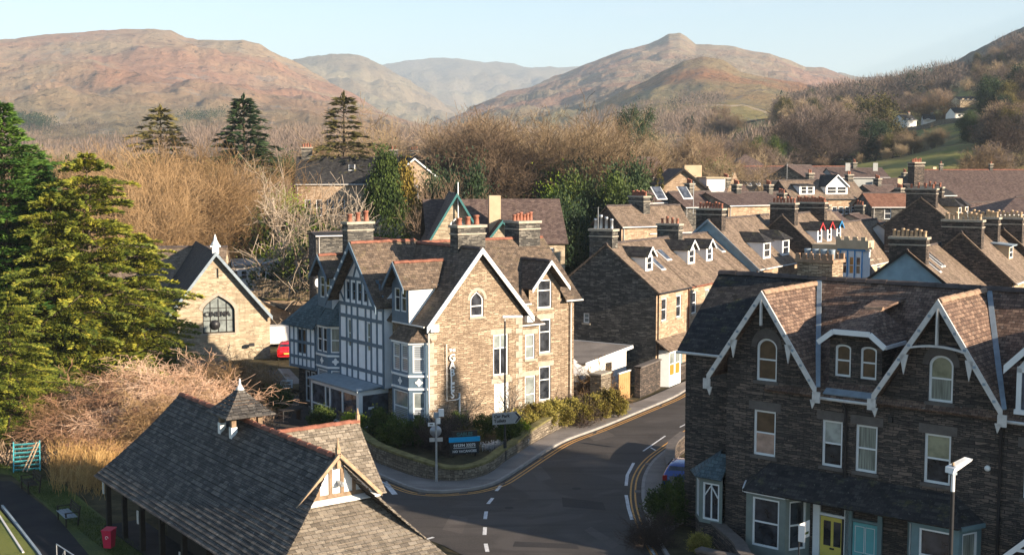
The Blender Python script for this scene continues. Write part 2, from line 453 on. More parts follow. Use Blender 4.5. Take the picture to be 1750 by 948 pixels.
M['slate_gables'] = slate_mat('brown_slate', (0.025, 0.02, 0.017), (0.105, 0.078, 0.058), (0.24, 0.175, 0.125), mossy=0.35, moss=(0.13, 0.11, 0.045), lichen=0.3)
M['slate_blue'] = slate_mat('blue_green_slate', (0.022, 0.035, 0.042), (0.055, 0.085, 0.10), (0.11, 0.155, 0.17), mossy=0.3, moss=(0.05, 0.12, 0.13), lichen=0.25)
M['slate_row'] = slate_mat('row_slate', (0.055, 0.042, 0.032), (0.155, 0.115, 0.085), (0.29, 0.22, 0.165), mossy=0.3, streak=0.6, moss=(0.24, 0.20, 0.11), ridge=0.35)
M['slate_row2'] = slate_mat('red_brown_slate', (0.03, 0.02, 0.018), (0.09, 0.062, 0.054), (0.19, 0.14, 0.115), mossy=0.3, streak=0.4, moss=(0.14, 0.10, 0.06), ridge=0.35)
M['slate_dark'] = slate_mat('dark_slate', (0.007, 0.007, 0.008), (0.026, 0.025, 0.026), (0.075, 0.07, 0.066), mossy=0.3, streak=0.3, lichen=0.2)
M['slate_terrace'] = slate_mat('rust_brown_slate', (0.026, 0.018, 0.015), (0.125, 0.080, 0.060), (0.33, 0.225, 0.16), mossy=0.3, streak=0.35, moss=(0.055, 0.045, 0.035), w=0.26, h=0.15, lichen=0.35, ridge=0.8)
M['slate_pav'] = slate_mat('pavilion_slate', (0.012, 0.012, 0.013), (0.062, 0.057, 0.053), (0.20, 0.175, 0.145), mossy=0.5, streak=0.25, moss=(0.07, 0.062, 0.05), w=0.34, h=0.20, lichen=0.4, ridge=1.0, rough=0.7)
M['slate_red'] = slate_mat('red_clay_slate', (0.08, 0.035, 0.022), (0.20, 0.095, 0.06), (0.30, 0.16, 0.11), mossy=0.4, streak=0.4, moss=(0.15, 0.11, 0.07), ridge=0.35)
M['slate_pav_sunlit'] = slate_mat('sunlit_pavilion_slate', (0.05, 0.042, 0.034), (0.19, 0.16, 0.125), (0.38, 0.33, 0.26), mossy=0.35, streak=0.35, moss=(0.10, 0.085, 0.055), w=0.34, h=0.20, lichen=0.5, ridge=1.0, rough=0.8)  # paler copy of the pavilion slate: sunlight on hip and cross roof painted in
# ---------------------------------------------------------------- terrain heights
GC = []
for u, v, Y in [(-300,0,118),(200,0,118),(600,0,118),(900,0,118),(1200,0,118),(1500,0,112),(1900,0,105),(2300,0,100)]:
    GC.append(((u - 875) / F * Y, Y, 0.0))
for u, z, Y in [(-200,1,170),(200,2,160),(600,2.5,165),(900,2.5,170),(1150,3,165),(1400,5,170),(1700,6,165),(2100,9,165),
                (1300,7,230),(1680,8,215),(200,8,300),(600,9,300),(875,8,260),(1100,10,300),(1100,15,420),(1300,12,330),
                (1450,17,345),(1500,20,370),(1560,28,420),(1645,30,400),(1745,22,330),(1745,40,420),(1700,56,600),(1560,40,560),(1400,34,520),
                (1640,66,760),(1760,80,720),(1520,56,820),(1250,42,800),(1100,34,720),(1400,44,860),(1000,28,650),(875,20,500),
                (850,26,800),(600,24,800),(200,24,800),(-300,26,800),(-300,12,400),(2300,30,300),(2300,70,600),(2300,80,1000),
                (-300,50,1400),(300,50,1400),(875,45,1400),(1300,45,1400),(1700,50,1400)]:
    GC.append(((u - 875) / F * Y, Y, z))
_G = np.array([(atan(x / y) * 9.0, log(y) * 4.2, z) for x, y, z in GC])
def ground(x, y):
    if y < 20: return 0.0
    r = max(y, 30.0)
    th = max(-0.9, min(0.9, atan(x / r))) * 9.0; ly = log(r) * 4.2
    d = (_G[:, 0] - th) ** 2 + (_G[:, 1] - ly) ** 2 + 0.02
    w = d ** -2.2
    h = float((w * _G[:, 2]).sum() / w.sum())
    h *= sstep(105, 160, y)
    if y > 300: h += noise.noise(Vector((x / 90, y / 90, 3))) * 5 * sstep(300, 700, y)
    return h

def grid_mesh(name, pts, nu, nv, mat, kind='structure', smooth=True, closed=False):
    me = bpy.data.meshes.new(name)
    fs = []
    for i in range(nu - (0 if closed else 1)):
        for j in range(nv - 1):
            a = i * nv + j; b = ((i + 1) % nu) * nv + j
            fs.append((a, b, b + 1, a + 1))
    me.from_pydata(pts, [], fs)
    me.polygons.foreach_set('use_smooth', [smooth] * len(fs))
    o = link_mesh(name, me, mat)
    if kind: o['kind'] = kind
    return o

# ground: dark garden earth near by, fields and wood floor up the valley
def ground_material():
    m, nt, b = new_mat('earth_and_fields', 0.95, 0.1)
    p = geovec(nt)
    n1 = noise_n(nt, p, 0.0075, 5, 0.55, 0.3); n2 = noise_n(nt, p, 0.05, 5, 0.6); n3 = noise_n(nt, p, 0.9, 5, 0.7)
    wood = ramp(nt, n2, [(0.35, (0.055, 0.038, 0.022)), (0.65, (0.12, 0.085, 0.05))])
    field = ramp(nt, n2, [(0.35, (0.12, 0.135, 0.03)), (0.65, (0.27, 0.24, 0.08))])
    far = mixc(nt, maprange(nt, n1, 0.30, 0.34), wood, field)
    far = mixc(nt, maprange(nt, noise_n(nt, p, 0.022, 6, 0.7, 0.6), 0.48, 0.60, 0, 0.8), far, (0.16, 0.115, 0.06)); far = mixc(nt, maprange(nt, noise_n(nt, p, 0.16, 5, 0.75), 0.55, 0.66, 0, 0.6), far, (0.07, 0.06, 0.03))
    near = ramp(nt, n3, [(0.35, (0.03, 0.027, 0.014)), (0.62, (0.085, 0.07, 0.038))])
    sp = N(nt, 'ShaderNodeSeparateXYZ'); nt.links.new(p, sp.inputs[0])
    nt.links.new(mixc(nt, maprange(nt, sp.outputs[1], 150, 300), near, far), b.inputs['Base Color'])
    bump(nt, b, n3, 0.5, 0.1)
    return m
M['ground'] = ground_material()
rs = [4, 12, 22, 32, 42, 50, 58, 66, 75, 85, 95, 105, 115, 125, 135, 147, 160, 175, 190, 210, 230, 255, 280, 310, 345, 380, 420, 460, 510, 560, 620, 690, 770, 860, 970, 1100, 1300, 1600, 2200, 3500, 6000, 12000]
ths = [radians(t) for t in list(np.arange(-180, -32, 12)) + list(np.arange(-32, 32.01, 0.8)) + list(np.arange(44, 180, 12))]
pts = []
for t in ths:
    for r in rs:
        x, y = r * sin(t), r * cos(t)
        pts.append((x, y, (ground(x, y) if y > 0 else 0.0)))
grid_mesh('ground', pts, len(ths), len(rs), M['ground'], closed=True)

# ---------------------------------------------------------------- the fells
def fell_mat(name, bracken, tan_, rock, green, s=1.0, gfac=0.3, rockamt=0.5):
    m, nt, b = new_mat(name, 0.95, 0.1)
    p = geovec(nt)
    n1 = noise_n(nt, p, 0.0022 * s, 7, 0.62, 0.6); n2 = noise_n(nt, p, 0.012 * s, 7, 0.65, 0.4); n3 = noise_n(nt, p, 0.05 * s, 8, 0.75)
    st = noise_n(nt, scaled(nt, p, (1, 1, 2.6)), 0.011 * s, 8, 0.75, 0.8)
    col = mixc(nt, maprange(nt, n1, 0.42, 0.58), bracken, tan_)
    col = mixc(nt, maprange(nt, n2, 0.52, 0.66, 0, 0.55), col, tuple(c * 0.5 for c in bracken))
    g = N(nt, 'ShaderNodeNewGeometry'); sp = N(nt, 'ShaderNodeSeparateXYZ'); nt.links.new(g.outputs['Normal'], sp.inputs[0])
    pz = N(nt, 'ShaderNodeSeparateXYZ'); nt.links.new(p, pz.inputs[0])
    col = mixc(nt, maprange(nt, pz.outputs[2], 330, 620, 0, 0.75), col, (0.17, 0.14, 0.09))
    col = mixc(nt, maprange(nt, pz.outputs[2], 130, 50, 0, gfac), col, green)
    rk = mth(nt, 'MULTIPLY', maprange(nt, st, 0.57, 0.61), rockamt)
    col = mixc(nt, rk, col, rock)
    col = mixc(nt, maprange(nt, n3, 0.56, 0.62, 0, 0.75), col, (0.065, 0.055, 0.04)); col = mixc(nt, maprange(nt, n3, 0.45, 0.32, 0, 0.5), col, (0.42, 0.33, 0.21))
    nt.links.new(col, b.inputs['Base Color'])
    bump(nt, b, mth(nt, 'ADD', n2, mth(nt, 'MULTIPLY', n3, 0.5)), 0.9, 24)
    return m
M['fell_left'] = fell_mat('bracken_fell', (0.38, 0.205, 0.125), (0.39, 0.28, 0.17), (0.27, 0.25, 0.22), (0.15, 0.14, 0.06), 1, 0.5)
M['fell_grey'] = fell_mat('grey_grass_fell', (0.25, 0.19, 0.12), (0.30, 0.25, 0.15), (0.17, 0.16, 0.15), (0.13, 0.12, 0.06), 0.8, 0.3, 0.35)
M['fell_right'] = fell_mat('heather_fell', (0.36, 0.20, 0.13), (0.36, 0.275, 0.175), (0.20, 0.19, 0.18), (0.25, 0.235, 0.09), 1.4, 0.85, 0.7)
M['fell_knoll'] = fell_mat('orange_bracken_knoll', (0.40, 0.19, 0.09), (0.37, 0.27, 0.14), (0.16, 0.15, 0.14), (0.26, 0.24, 0.09), 2.2, 0.9, 0.6)
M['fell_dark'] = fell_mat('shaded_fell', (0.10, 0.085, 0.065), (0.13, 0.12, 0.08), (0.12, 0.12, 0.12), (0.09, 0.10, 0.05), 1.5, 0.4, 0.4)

def interp(tab, u):
    if u <= tab[0][0]: return tab[0][1]
    for (a, b), (c, d) in zip(tab, tab[1:]):
        if u <= c:
            t = (u - a) / (c - a); return b + (d - b) * t
    return tab[-1][1]
FELLS = {}
def fell(name, sky_line, Yc, Y0, z0, power, mat, seed, amp, u0, u1, nu=150, nv=56, jag=1.0):
    """a hill as a height field: crest height and distance per bearing, falling away behind"""
    pts = []
    for i in range(nu):
        u = lerp(u0, u1, i / (nu - 1))
        yc = Yc(u) if callable(Yc) else Yc
        y0 = Y0(u) if callable(Y0) else Y0
        zc = HC + (285 - interp(sky_line, u)) / F * yc
        zs = HC + (285 - sum(interp(sky_line, u + k * 22) for k in range(-5, 6)) / 11) / F * yc - 8
        for j in range(nv):
            s = j / (nv - 1) * 1.3
            y = lerp(y0, yc, s); x = (u - 875) / F * y
            if s <= 1: z = z0 + (lerp(min(zs, zc), zc, sstep(.72, 1, s)) - z0) * s ** power
            else: z = zc - (zc - z0) * ((s - 1) / 0.3) ** 1.5 * 0.9
            e = min(1, s * 3) * (1 - 0.75 * sstep(0.75, 1.0, s))
            q = Vector((x / 420 + seed, y / 420, seed))
            d = noise.ridged_multi_fractal(q, 0.9, 2.1, 6, 1.0, 2.0) - 1.1
            d2 = noise.fractal(Vector((x / 60, y / 90, seed + 5)), 0.75, 2.1, 5)
            d3 = noise.ridged_multi_fractal(Vector((x / 140 + seed, y / 200, 3 + seed)), 0.8, 2.2, 4, 1.0, 2.0) - 1.0
            z += (d * amp * e + (d2 * 0.24 + d3 * 0.13) * amp * (0.16 * jag + e * 0.8))
            pts.append((x, y, z))
    FELLS[name] = (sky_line, Yc, Y0, z0, power)
    return grid_mesh(name, pts, nu, nv, mat)
fell('left_fell', [(-500,110),(-200,80),(0,70),(60,68),(130,62),(200,55),(262,50),(300,55),(325,68),(345,75),(420,71),(448,76),(470,90),(505,107),(560,140),(620,172),(680,200),(760,228)],
     lambda u: 3000 - 700 * sstep(450, 760, u), 760, 12, 1.25, M['fell_left'], 1.3, 30, -300, 770, 380, 130)
fell('middle_hill', [(420,140),(470,120),(505,107),(560,97),(590,94),(620,97),(655,115),(700,140),(760,180),(830,215)], 5200, 3000, 60, 1.2, M['fell_grey'], 4.1, 60, 420, 840, 90, 50)
fell('far_hill', [(560,125),(655,114),(700,107),(780,103),(830,106),(880,113),(975,116),(1020,121),(1060,130),(1200,160)], 8500, 5000, 60, 1.2, M['fell_grey'], 7.7, 75, 560, 1220, 90, 44)
fell('right_fell', [(700,250),(760,208),(800,190),(850,166),(905,150),(960,130),(1010,107),(1060,88),(1100,81),(1125,72),(1140,64),(1158,63),(1172,70),(1185,80),(1250,82),(1310,93),(1345,105),(1372,118),(1400,120),(1440,133),(1500,160)],
     lambda u: 3400 - 900 * sstep(1000, 720, u), 850, 18, 1.3, M['fell_right'], 2.9, 24, 700, 1520, 330, 130)
fell('bracken_knoll', [(880,262),(940,225),(1000,190),(1060,160),(1100,140),(1130,122),(1165,106),(1200,98),(1232,104),(1262,122),(1310,134),(1360,142),(1420,158),(1480,185),(1560,210)],
     1750, 650, 20, 1.05, M['fell_knoll'], 9.2, 15, 880, 1570, 260, 110, jag=1.6)
fell('north_hill', [(1340,150),(1400,134),(1430,126),(1465,136),(1500,131),(1530,129),(1560,128),(1590,126),(1640,130),(1800,130)], 5600, 2600, 60, 1.2, M['fell_grey'], 5.5, 40, 1340, 1900, 70, 40)
# steep fell on the right whose near face looks away from the sun
pts = []; nu, nv = 90, 60
for i in range(nu):
    u = lerp(1440, 1960, i / (nu - 1)); th = atan((u - 875) / F)
    for j in range(nv):
        r = lerp(850, 3100, j / (nv - 1)); x, y = r * sin(th), r * cos(th)
        d = x * sin(radians(97)) + y * cos(radians(97))
        z = 20 + 0.515 * (d - 92 - 0.062 * (r - 1100)); z = lerp(30, z, sstep(850, 1350, r))
        z = min(max(z, -40), 300 + (z - 300) * .12)
        if r > 2700: z -= (r - 2700) * 0.45
        z += noise.ridged_multi_fractal(Vector((x / 260, y / 260, 8)), 0.9, 2.1, 5, 1.0, 2.0) * 10 - 10
        pts.append((x, y, z))
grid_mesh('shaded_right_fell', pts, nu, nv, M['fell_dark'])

# ---------------------------------------------------------------- air
def haze():
    m = bpy.data.materials.new('pale_haze'); m.use_nodes = True
    nt = m.node_tree; nt.nodes.remove(nt.nodes['Principled BSDF'])
    pv = nt.nodes.new('ShaderNodeVolumePrincipled')
    pv.inputs['Color'].default_value = (0.72, 0.86, 1.0, 1)
    pv.inputs['Density'].default_value = HAZE_D
    pv.inputs['Anisotropy'].default_value = 0.0
    nt.links.new(pv.outputs[0], nt.nodes['Material Output'].inputs['Volume'])
    b = MB(); b.box(-5200, 5200, -300, 11500, -60, 1000)
    o = b.build('haze', m); o['kind'] = 'stuff'
HAZE_D = 0.00011
haze()

# ---------------------------------------------------------------- road, pavements, markings
def asphalt_mat(name, base, var, dry=0.0):
    m, nt, b = new_mat(name, 0.85, 0.1)
    p = geovec(nt)
    n1 = noise_n(nt, p, 0.5, 6, 0.65); n2 = noise_n(nt, p, 14, 3, 0.7); n3 = noise_n(nt, scaled(nt, p, (1, 1, 1)), 0.13, 3, 0.5, 1.5)
    c = ramp(nt, n1, [(0.3, tuple(x * (1 - var) for x in base)), (0.7, tuple(x * (1 + var) for x in base))])
    c = mixc(nt, maprange(nt, n2, 0.45, 0.7, 0, 0.35), c, tuple(x * 1.9 for x in base))
    if dry: c = mixc(nt, maprange(nt, n3, 0.54, 0.58, 0, dry), c, tuple(x * 1.6 for x in base))
    mp = N(nt, 'ShaderNodeMapping'); mp.inputs['Rotation'].default_value = (0, 0, radians(-38)); mp.inputs['Scale'].default_value = (0.10, 1.1, 1); nt.links.new(p, mp.inputs['Vector'])
    c = mixc(nt, maprange(nt, noise_n(nt, mp.outputs[0], 1.0, 5, 0.6, 0.4), 0.50, 0.66, 0, 0.45), c, tuple(x * 0.55 for x in base))
    nt.links.new(c, b.inputs['Base Color'])
    nt.links.new(maprange(nt, n1, 0.3, 0.7, 0.6, 0.9), b.inputs['Roughness'])
    bump(nt, b, n2, 0.3, 0.01)
    return m
M['asphalt'] = asphalt_mat('asphalt', (0.060, 0.054, 0.050), 0.3, 0.5)
M['path'] = asphalt_mat('dark_path_asphalt', (0.018, 0.018, 0.021), 0.15)
M['paving'] = asphalt_mat('pavement_asphalt', (0.19, 0.17, 0.155), 0.3, 0.0)
M['kerb'] = plain_mat('kerb_stone', (0.27, 0.25, 0.23), 0.85, 0.2, 0.2, 2)
M['mark'] = plain_mat('worn_white_road_paint', (0.55, 0.55, 0.55), 0.7, 0.3, 0.25, 5)
M['yellow'] = plain_mat('worn_yellow_road_paint', (0.52, 0.27, 0.07), 0.7, 0.3, 0.25, 5)
M['grass'] = leaf_mat('lawn_grass', (0.035, 0.055, 0.010), (0.075, 0.10, 0.02), (0.14, 0.15, 0.035), 0.5, 9)

def smooth_line(pts, n=6):
    out = []
    P = [pts[0]] + list(pts) + [pts[-1]]
    for i in range(1, len(P) - 2):
        p0, p1, p2, p3 = (np.array(P[k][:2], float) for k in (i-1, i, i+1, i+2))
        for k in range(n):
            t = k / n
            out.append(tuple(0.5 * ((2*p1) + (-p0+p2)*t + (2*p0-5*p1+4*p2-p3)*t*t + (-p0+3*p1-3*p2+p3)*t**3)))
    out.append(tuple(pts[-1][:2])); return out
def offset(line, d):
    out = []
    for i, p in enumerate(line):
        a = line[max(i-1, 0)]; b = line[min(i+1, len(line)-1)]
        tx, ty = b[0]-a[0], b[1]-a[1]; L = sqrt(tx*tx+ty*ty) or 1
        out.append((p[0] - ty/L*d, p[1] + tx/L*d))
    return out
def strip(mb, A, B, z, side=None):
    for i in range(len(A) - 1):
        mb.poly([(*A[i], z), (*B[i], z), (*B[i+1], z), (*A[i+1], z)])
def solid_strip(mb, A, B, z0, z1):
    """raised strip between two lines, with both edges closed"""
    for i in range(len(A) - 1):
        mb.poly([(*A[i], z1), (*B[i], z1), (*B[i+1], z1), (*A[i+1], z1)])
        mb.poly([(*A[i], z0), (*A[i], z1), (*A[i+1], z1), (*A[i+1], z0)])
        mb.poly([(*B[i+1], z0), (*B[i+1], z1), (*B[i], z1), (*B[i], z0)])
    mb.poly([(*A[0], z0), (*B[0], z0), (*B[0], z1), (*A[0], z1)])
    mb.poly([(*A[-1], z1), (*B[-1], z1), (*B[-1], z0), (*A[-1], z0)])
def arcsplit(line, step):
    """resample a polyline at equal spacing"""
    L = [np.array(p, float) for p in line]; out = [tuple(L[0])]; acc = 0
    for a, b in zip(L, L[1:]):
        d = np.linalg.norm(b - a); t = step - acc
        while t <= d:
            out.append(tuple(a + (b - a) * t / d)); t += step
        acc = (acc + d) % step
    return out
def G2(lst): return [atz(u, v, 0)[:2] for u, v in lst]
# kerb on the guest-house side, from up the road round the corner into the lane
kerbA = smooth_line([(34, 118), (24.5, 104)] + G2([(1209,652),(1150,681),(1086,708),(1025,733),(966,755),(922,781),(878,810),(849,827),(815,837),(783,841),(745,843),(710,839),(672,825),(637,808),(600,780),(570,745),(535,705),(500,665)]) + [(-18.5, 96)], 5)
backA = smooth_line([(33, 121), (23, 106.5)] + G2([(1205,640),(1140,668),(1087,690),(1039,699),(975,727),(911,761),(885,778),(863,792),(843,808),(819,819),(785,825),(746,824),(715,819),(691,812),(660,800),(637,790),(606,765),(578,730),(548,695),(515,655)]) + [(-17.6, 96)], 5)
# kerb on the terrace side
kerbB = smooth_line([(37, 113), (28, 99)] + G2([(1255,695),(1200,727),(1149,763),(1118,787),(1101,812),(1096,838),(1099,868),(1112,905),(1135,948),(1175,1010),(1240,1090)]) + [(13, 38), (18, 33), (30, 23)], 5)
backB = smooth_line([(38, 111), (29.5, 97)] + G2([(1262,702),(1210,733),(1163,768),(1141,790),(1138,822),(1149,858),(1171,887),(1207,924),(1250,965),(1300,1010)]) + [(14.6, 40), (19.5, 35), (31.5, 25)], 5)
def far_side(pts): return pts
# carriageway as one sheet: main road plus lane mouth
mb = MB()
roadpoly = [p for p in kerbA] + [(-21.5, 96), (-19.5, 84), (-17.5, 74), (-14.5, 66), (-9.5, 58.5), (-3, 51), (0.5, 46), (1, 38), (4, 30), (16, 18), (28, 21)] + [p for p in reversed(kerbB)]
tr = tessellate_polygon([[Vector((x, y, 0)) for x, y in roadpoly]])
mb.mesh([(x, y, 0.02) for x, y in roadpoly], [t if (Vector(roadpoly[t[1]]) - Vector(roadpoly[t[0]])).cross(Vector(roadpoly[t[2]]) - Vector(roadpoly[t[0]])) > 0 else tuple(reversed(t)) for t in tr])
mb.build('road', M['asphalt'])['kind'] = 'structure'
def pave(name, K, B, side):
    n = 160
    def res(L):
        A = [np.array(p, float) for p in L]; c = [0]
        for a, b in zip(A, A[1:]): c.append(c[-1] + np.linalg.norm(b - a))
        out = []
        for i in range(n):
            t = c[-1] * i / (n - 1); k = min(max(0, np.searchsorted(c, t) - 1), len(A) - 2)
            f = (t - c[k]) / max(1e-6, c[k+1] - c[k]); out.append(tuple(A[k] + (A[k+1] - A[k]) * f))
        return out
    K, B = res(K), res(B)
    Ki = offset(K, 0.16 * side)
    m1 = MB(); solid_strip(m1, K, Ki, 0.0, 0.145); m1.build(name + '_kerb', M['kerb'])['kind'] = 'structure'
    m2 = MB(); solid_strip(m2, Ki, B, 0.0, 0.138); m2.build(name, M['paving'])['kind'] = 'structure'
pave('pavement', kerbA, backA, -1)
pave('pavement_opposite', kerbB, backB, 1)
# markings
def line_mark(line, off, w, z, s0=None, s1=None, name='road_marking', mat='mark'):
    L = offset(line, off); mbb = MB(); strip(mbb, offset(L, w/2), offset(L, -w/2), z)
    a_, b2, c_ = (Vector(mbb.v[i]) for i in mbb.f[0][:3])
    if (b2 - a_).cross(c_ - a_).z < 0: mbb.f = [tuple(reversed(f)) for f in mbb.f]
    o = mbb.build(name, M[mat]); o['kind'] = 'structure'; return o
ky = kerbA[6:-22]
for off in (0.28, 0.50): line_mark(ky, off, 0.085, 0.0262, name='double_yellow_line', mat='yellow')
kb = kerbB[8:-10]
for off in (0.0,): pass
for off in (-0.30, -0.52): line_mark(kb, off, 0.085, 0.0262, name='double_yellow_line', mat='yellow')
def dashes(pairs, w=0.12):
    for a, b in pairs:
        line_mark([atz(*a)[:2], atz(*b)[:2]], 0, w, 0.0262, name='white_dash')
dashes([((856,830),(848,839)),((842,851),(834,861)),((831,874),(829,887)),((829,901),(828,914)),((830,929),(833,943))], 0.17)
dashes([((656,822),(675,845))], 0.28)
dashes([((1203,709),(1162,730)),((1175,725),(1190,731)),((1137,745),(1099,771)),((1112,765),(1121,770))], 0.10)
dashes([((1083,791),(1072,812)),((1072,812),(1070,830)),((1070,846),(1074,868)),((1074,868),(1080,888)),((1098,921),(1120,948)),((727,922),(741,918))], 0.16)

# patch repairs, covers and tyre polish in the carriageway
def patch(name, uv, mat, z=0.024):
    m = MB(); P = [atz(u, v)[:2] for u, v in uv]; m.poly([(x, y, z) for x, y in P]); o = m.build(name, M[mat]); o['kind'] = 'structure'
    if o.data.polygons[0].normal.z < 0: o.data.flip_normals()
M['patch_dark'] = asphalt_mat('newer_asphalt_patch', (0.036, 0.034, 0.034), 0.15)
M['patch_pale'] = asphalt_mat('older_asphalt_patch', (0.085, 0.075, 0.068), 0.25)
patch('road_patch', [(905, 800), (925, 797), (943, 818), (921, 823)], 'patch_pale')
patch('road_patch', [(770, 880), (800, 885), (790, 912), (756, 905)], 'patch_pale')
patch('road_patch', [(960, 850), (1030, 858), (1036, 872), (962, 866)], 'patch_dark')
patch('road_patch', [(1000, 742), (1035, 735), (1052, 745), (1015, 754)], 'patch_pale')
patch('road_patch', [(880, 925), (985, 930), (990, 938), (876, 934)], 'patch_dark')
patch('road_patch', [(1010, 900), (1060, 930), (1046, 938), (998, 906)], 'patch_pale')
for u, v, r in ((985, 835, .24), (870, 868, .22)):
    x, y, _ = atz(u, v); m = MB(); m.poly([(x + r*cos(a*pi/8), y + r*sin(a*pi/8), 0.027) for a in range(16)]); m.build('manhole_cover', M['patch_dark'])['kind'] = 'structure'
for line, off in ((kerbA, .17), (kerbB, -.17)):
    for k in range(8, len(line) - 24, 9):
        a, b_ = offset(line, off)[k:k+2]; d = Vector((b_[0]-a[0], b_[1]-a[1])).normalized() * .45; m = MB(); m.beam((a[0], a[1], .024), (a[0]+d.x, a[1]+d.y, .024), .3, .012); m.build('drain_grate', M['black'])['kind'] = 'structure'
# ---------------------------------------------------------------- building parts
def arch_outline(w, h, arch=0.0, pointed=False, n=8):
    """opening outline, s from 0 to w, z from 0 to h; arch is the rise of the head"""
    if not arch: return [(0, 0), (w, 0), (w, h), (0, h)]
    pts = [(0, 0), (w, 0)]
    if pointed:
        for k in range(n + 1):
            t = k / n; pts.append((w/2 + w/2 * (1 - t ** 1.75), h - arch + arch * t))
        for k in range(n - 1, -1, -1):
            t = k / n; pts.append((w/2 - w/2 * (1 - t ** 1.75), h - arch + arch * t))
    else:
        for k in range(2 * n + 1):
            a = pi * k / (2 * n); pts.append((w/2 + w/2 * cos(a), h - arch + arch * sin(a)))
    return pts
def inset(out, d):
    cx = (min(p[0] for p in out) + max(p[0] for p in out)) / 2; cz = (min(p[1] for p in out) + max(p[1] for p in out)) / 2
    w = max(p[0] for p in out) - cx; h = max(p[1] for p in out) - cz
    return [(cx + (x - cx) * (w - d) / w, cz + (z - cz) * (h - d) / h) for x, z in out]
def ring(mb, wf, s, z, out, inn, d0, d1):
    k = len(out)
    for i in range(k):
        j = (i + 1) % k
        A, B, C, D = [wf.p(s + q[0], z + q[1], d1) for q in (out[i], out[j], inn[j], inn[i])]
        mb.poly([A, B, C, D])
        mb.poly([wf.p(s+out[j][0], z+out[j][1], d1), wf.p(s+out[i][0], z+out[i][1], d1), wf.p(s+out[i][0], z+out[i][1], d0), wf.p(s+out[j][0], z+out[j][1], d0)])
        mb.poly([wf.p(s+inn[i][0], z+inn[i][1], d1), wf.p(s+inn[j][0], z+inn[j][1], d1), wf.p(s+inn[j][0], z+inn[j][1], d0), wf.p(s+inn[i][0], z+inn[i][1], d0)])
def wbox(mb, wf, s0, s1, z0, z1, d0, d1):
    P = [wf.p(s, z, d) for d in (d0, d1) for s, z in ((s0, z0), (s1, z0), (s1, z1), (s0, z1))]
    mb.mesh(P, [(4,5,6,7),(3,2,1,0),(0,1,5,4),(1,2,6,5),(2,3,7,6),(3,0,4,7)])
def win(parent, wf, s, z, w, h, arch=0.0, pointed=False, pane='glass', pane2=None, frame='white', fw=0.09, rail=0.5, mull=0, bars=0,
        sill='lintel', lintel=None, recess=0.09, name='window', glazed_door=False, sash=True, lh=0.24, sillw=0.1, label=None):
    """window: frame mesh > pane, sill, lintel. s,z = lower left of the opening"""
    out = arch_outline(w, h, arch, pointed); inn = inset(out, fw)
    mb = MB(); ring(mb, wf, s, z, out, inn, -recess - 0.05, -recess + 0.02)
    if rail: wbox(mb, wf, s + fw, s + w - fw, z + h*rail - 0.03, z + h*rail + 0.03, -recess - 0.04, -recess + 0.015)
    for k in range(mull):
        x = s + w * (k + 1) / (mull + 1); wbox(mb, wf, x - 0.028, x + 0.028, z + fw, z + h - fw - arch*0.15, -recess - 0.04, -recess + 0.012)
    for k in range(bars):
        q = z + h * (k + 1) / (bars + 1); wbox(mb, wf, s + fw, s + w - fw, q - 0.02, q + 0.02, -recess - 0.04, -recess + 0.010)
    f = mb.build(name, M[frame], parent)
    if label: f['label'] = label
    g = MB(); q = inn; zc = z + h * (rail or 0.5)
    if pane2 and rail:
        lo = [(max(fw*0.9, a), min(b, h*rail)) for a, b in q]; hi = [(a, max(b, h*rail)) for a, b in q]
        g.poly([wf.p(s + a, z + b, -recess - 0.03) for a, b in lo if True]); g2 = MB(); g2.poly([wf.p(s + a, z + b, -recess - 0.028) for a, b in hi])
        g.build('pane', M[pane2], f); g2.build('pane', M[pane], f)
    else:
        g.poly([wf.p(s + a, z + b, -recess - 0.03) for a, b in q]); g.build('pane', M[pane], f)
    if sill:
        m = MB(); wbox(m, wf, s - sillw, s + w + sillw, z - 0.13, z - 0.002, -recess, 0.07); m.build('sill', M[sill], f)
    if lintel:
        m = MB()
        if arch and not pointed:
            k = 10
            o1 = [(w/2 + (w/2 + 0.02) * cos(pi*i/k), h - arch + (arch + 0.015) * sin(pi*i/k)) for i in range(k + 1)]
            o2 = [(w/2 + (w/2 + 0.24) * cos(pi*i/k), h - arch + (arch + lh) * sin(pi*i/k)) for i in range(k + 1)]
            for i in range(k):
                P = [wf.p(s + a, z + b, 0.02) for a, b in (o1[i], o2[i], o2[i+1], o1[i+1])]; Q = [wf.p(s + a, z + b, -0.05) for a, b in (o1[i], o2[i], o2[i+1], o1[i+1])]
                m.mesh(P + Q, [(0,1,2,3), (0,4,5,1), (1,5,6,2), (2,6,7,3), (3,7,4,0)])
        else: wbox(m, wf, s - 0.22, s + w + 0.22, z + h + 0.002, z + h + lh, -0.05, 0.018)
        m.build('lintel', M[lintel], f)
    return f
def hole(s, z, w, h, arch=0.0, pointed=False): return [(s + a, z + b) for a, b in arch_outline(w, h, arch, pointed)]
def P3(axis, s, t, z): return (s, t, z) if axis == 'y' else (t, s, z)
def gable_roof(mb, axis, c, half, t0, t1, ze, zr, th=0.12, half2=None, ze2=None, t0b=None, t1b=None):
    """two plates meeting at a ridge along axis; half/ze one side, half2/ze2 the other"""
    h2 = half2 if half2 is not None else half; e2 = ze2 if ze2 is not None else ze
    a0, a1 = (t0 if t0b is None else t0b), (t1 if t1b is None else t1b)
    mb.slab([P3(axis, c - half, t0, ze), P3(axis, c, t0, zr), P3(axis, c, t1, zr), P3(axis, c - half, t1, ze)], th)
    mb.slab([P3(axis, c, a0, zr), P3(axis, c + h2, a0, e2), P3(axis, c + h2, a1, e2), P3(axis, c, a1, zr)], th)
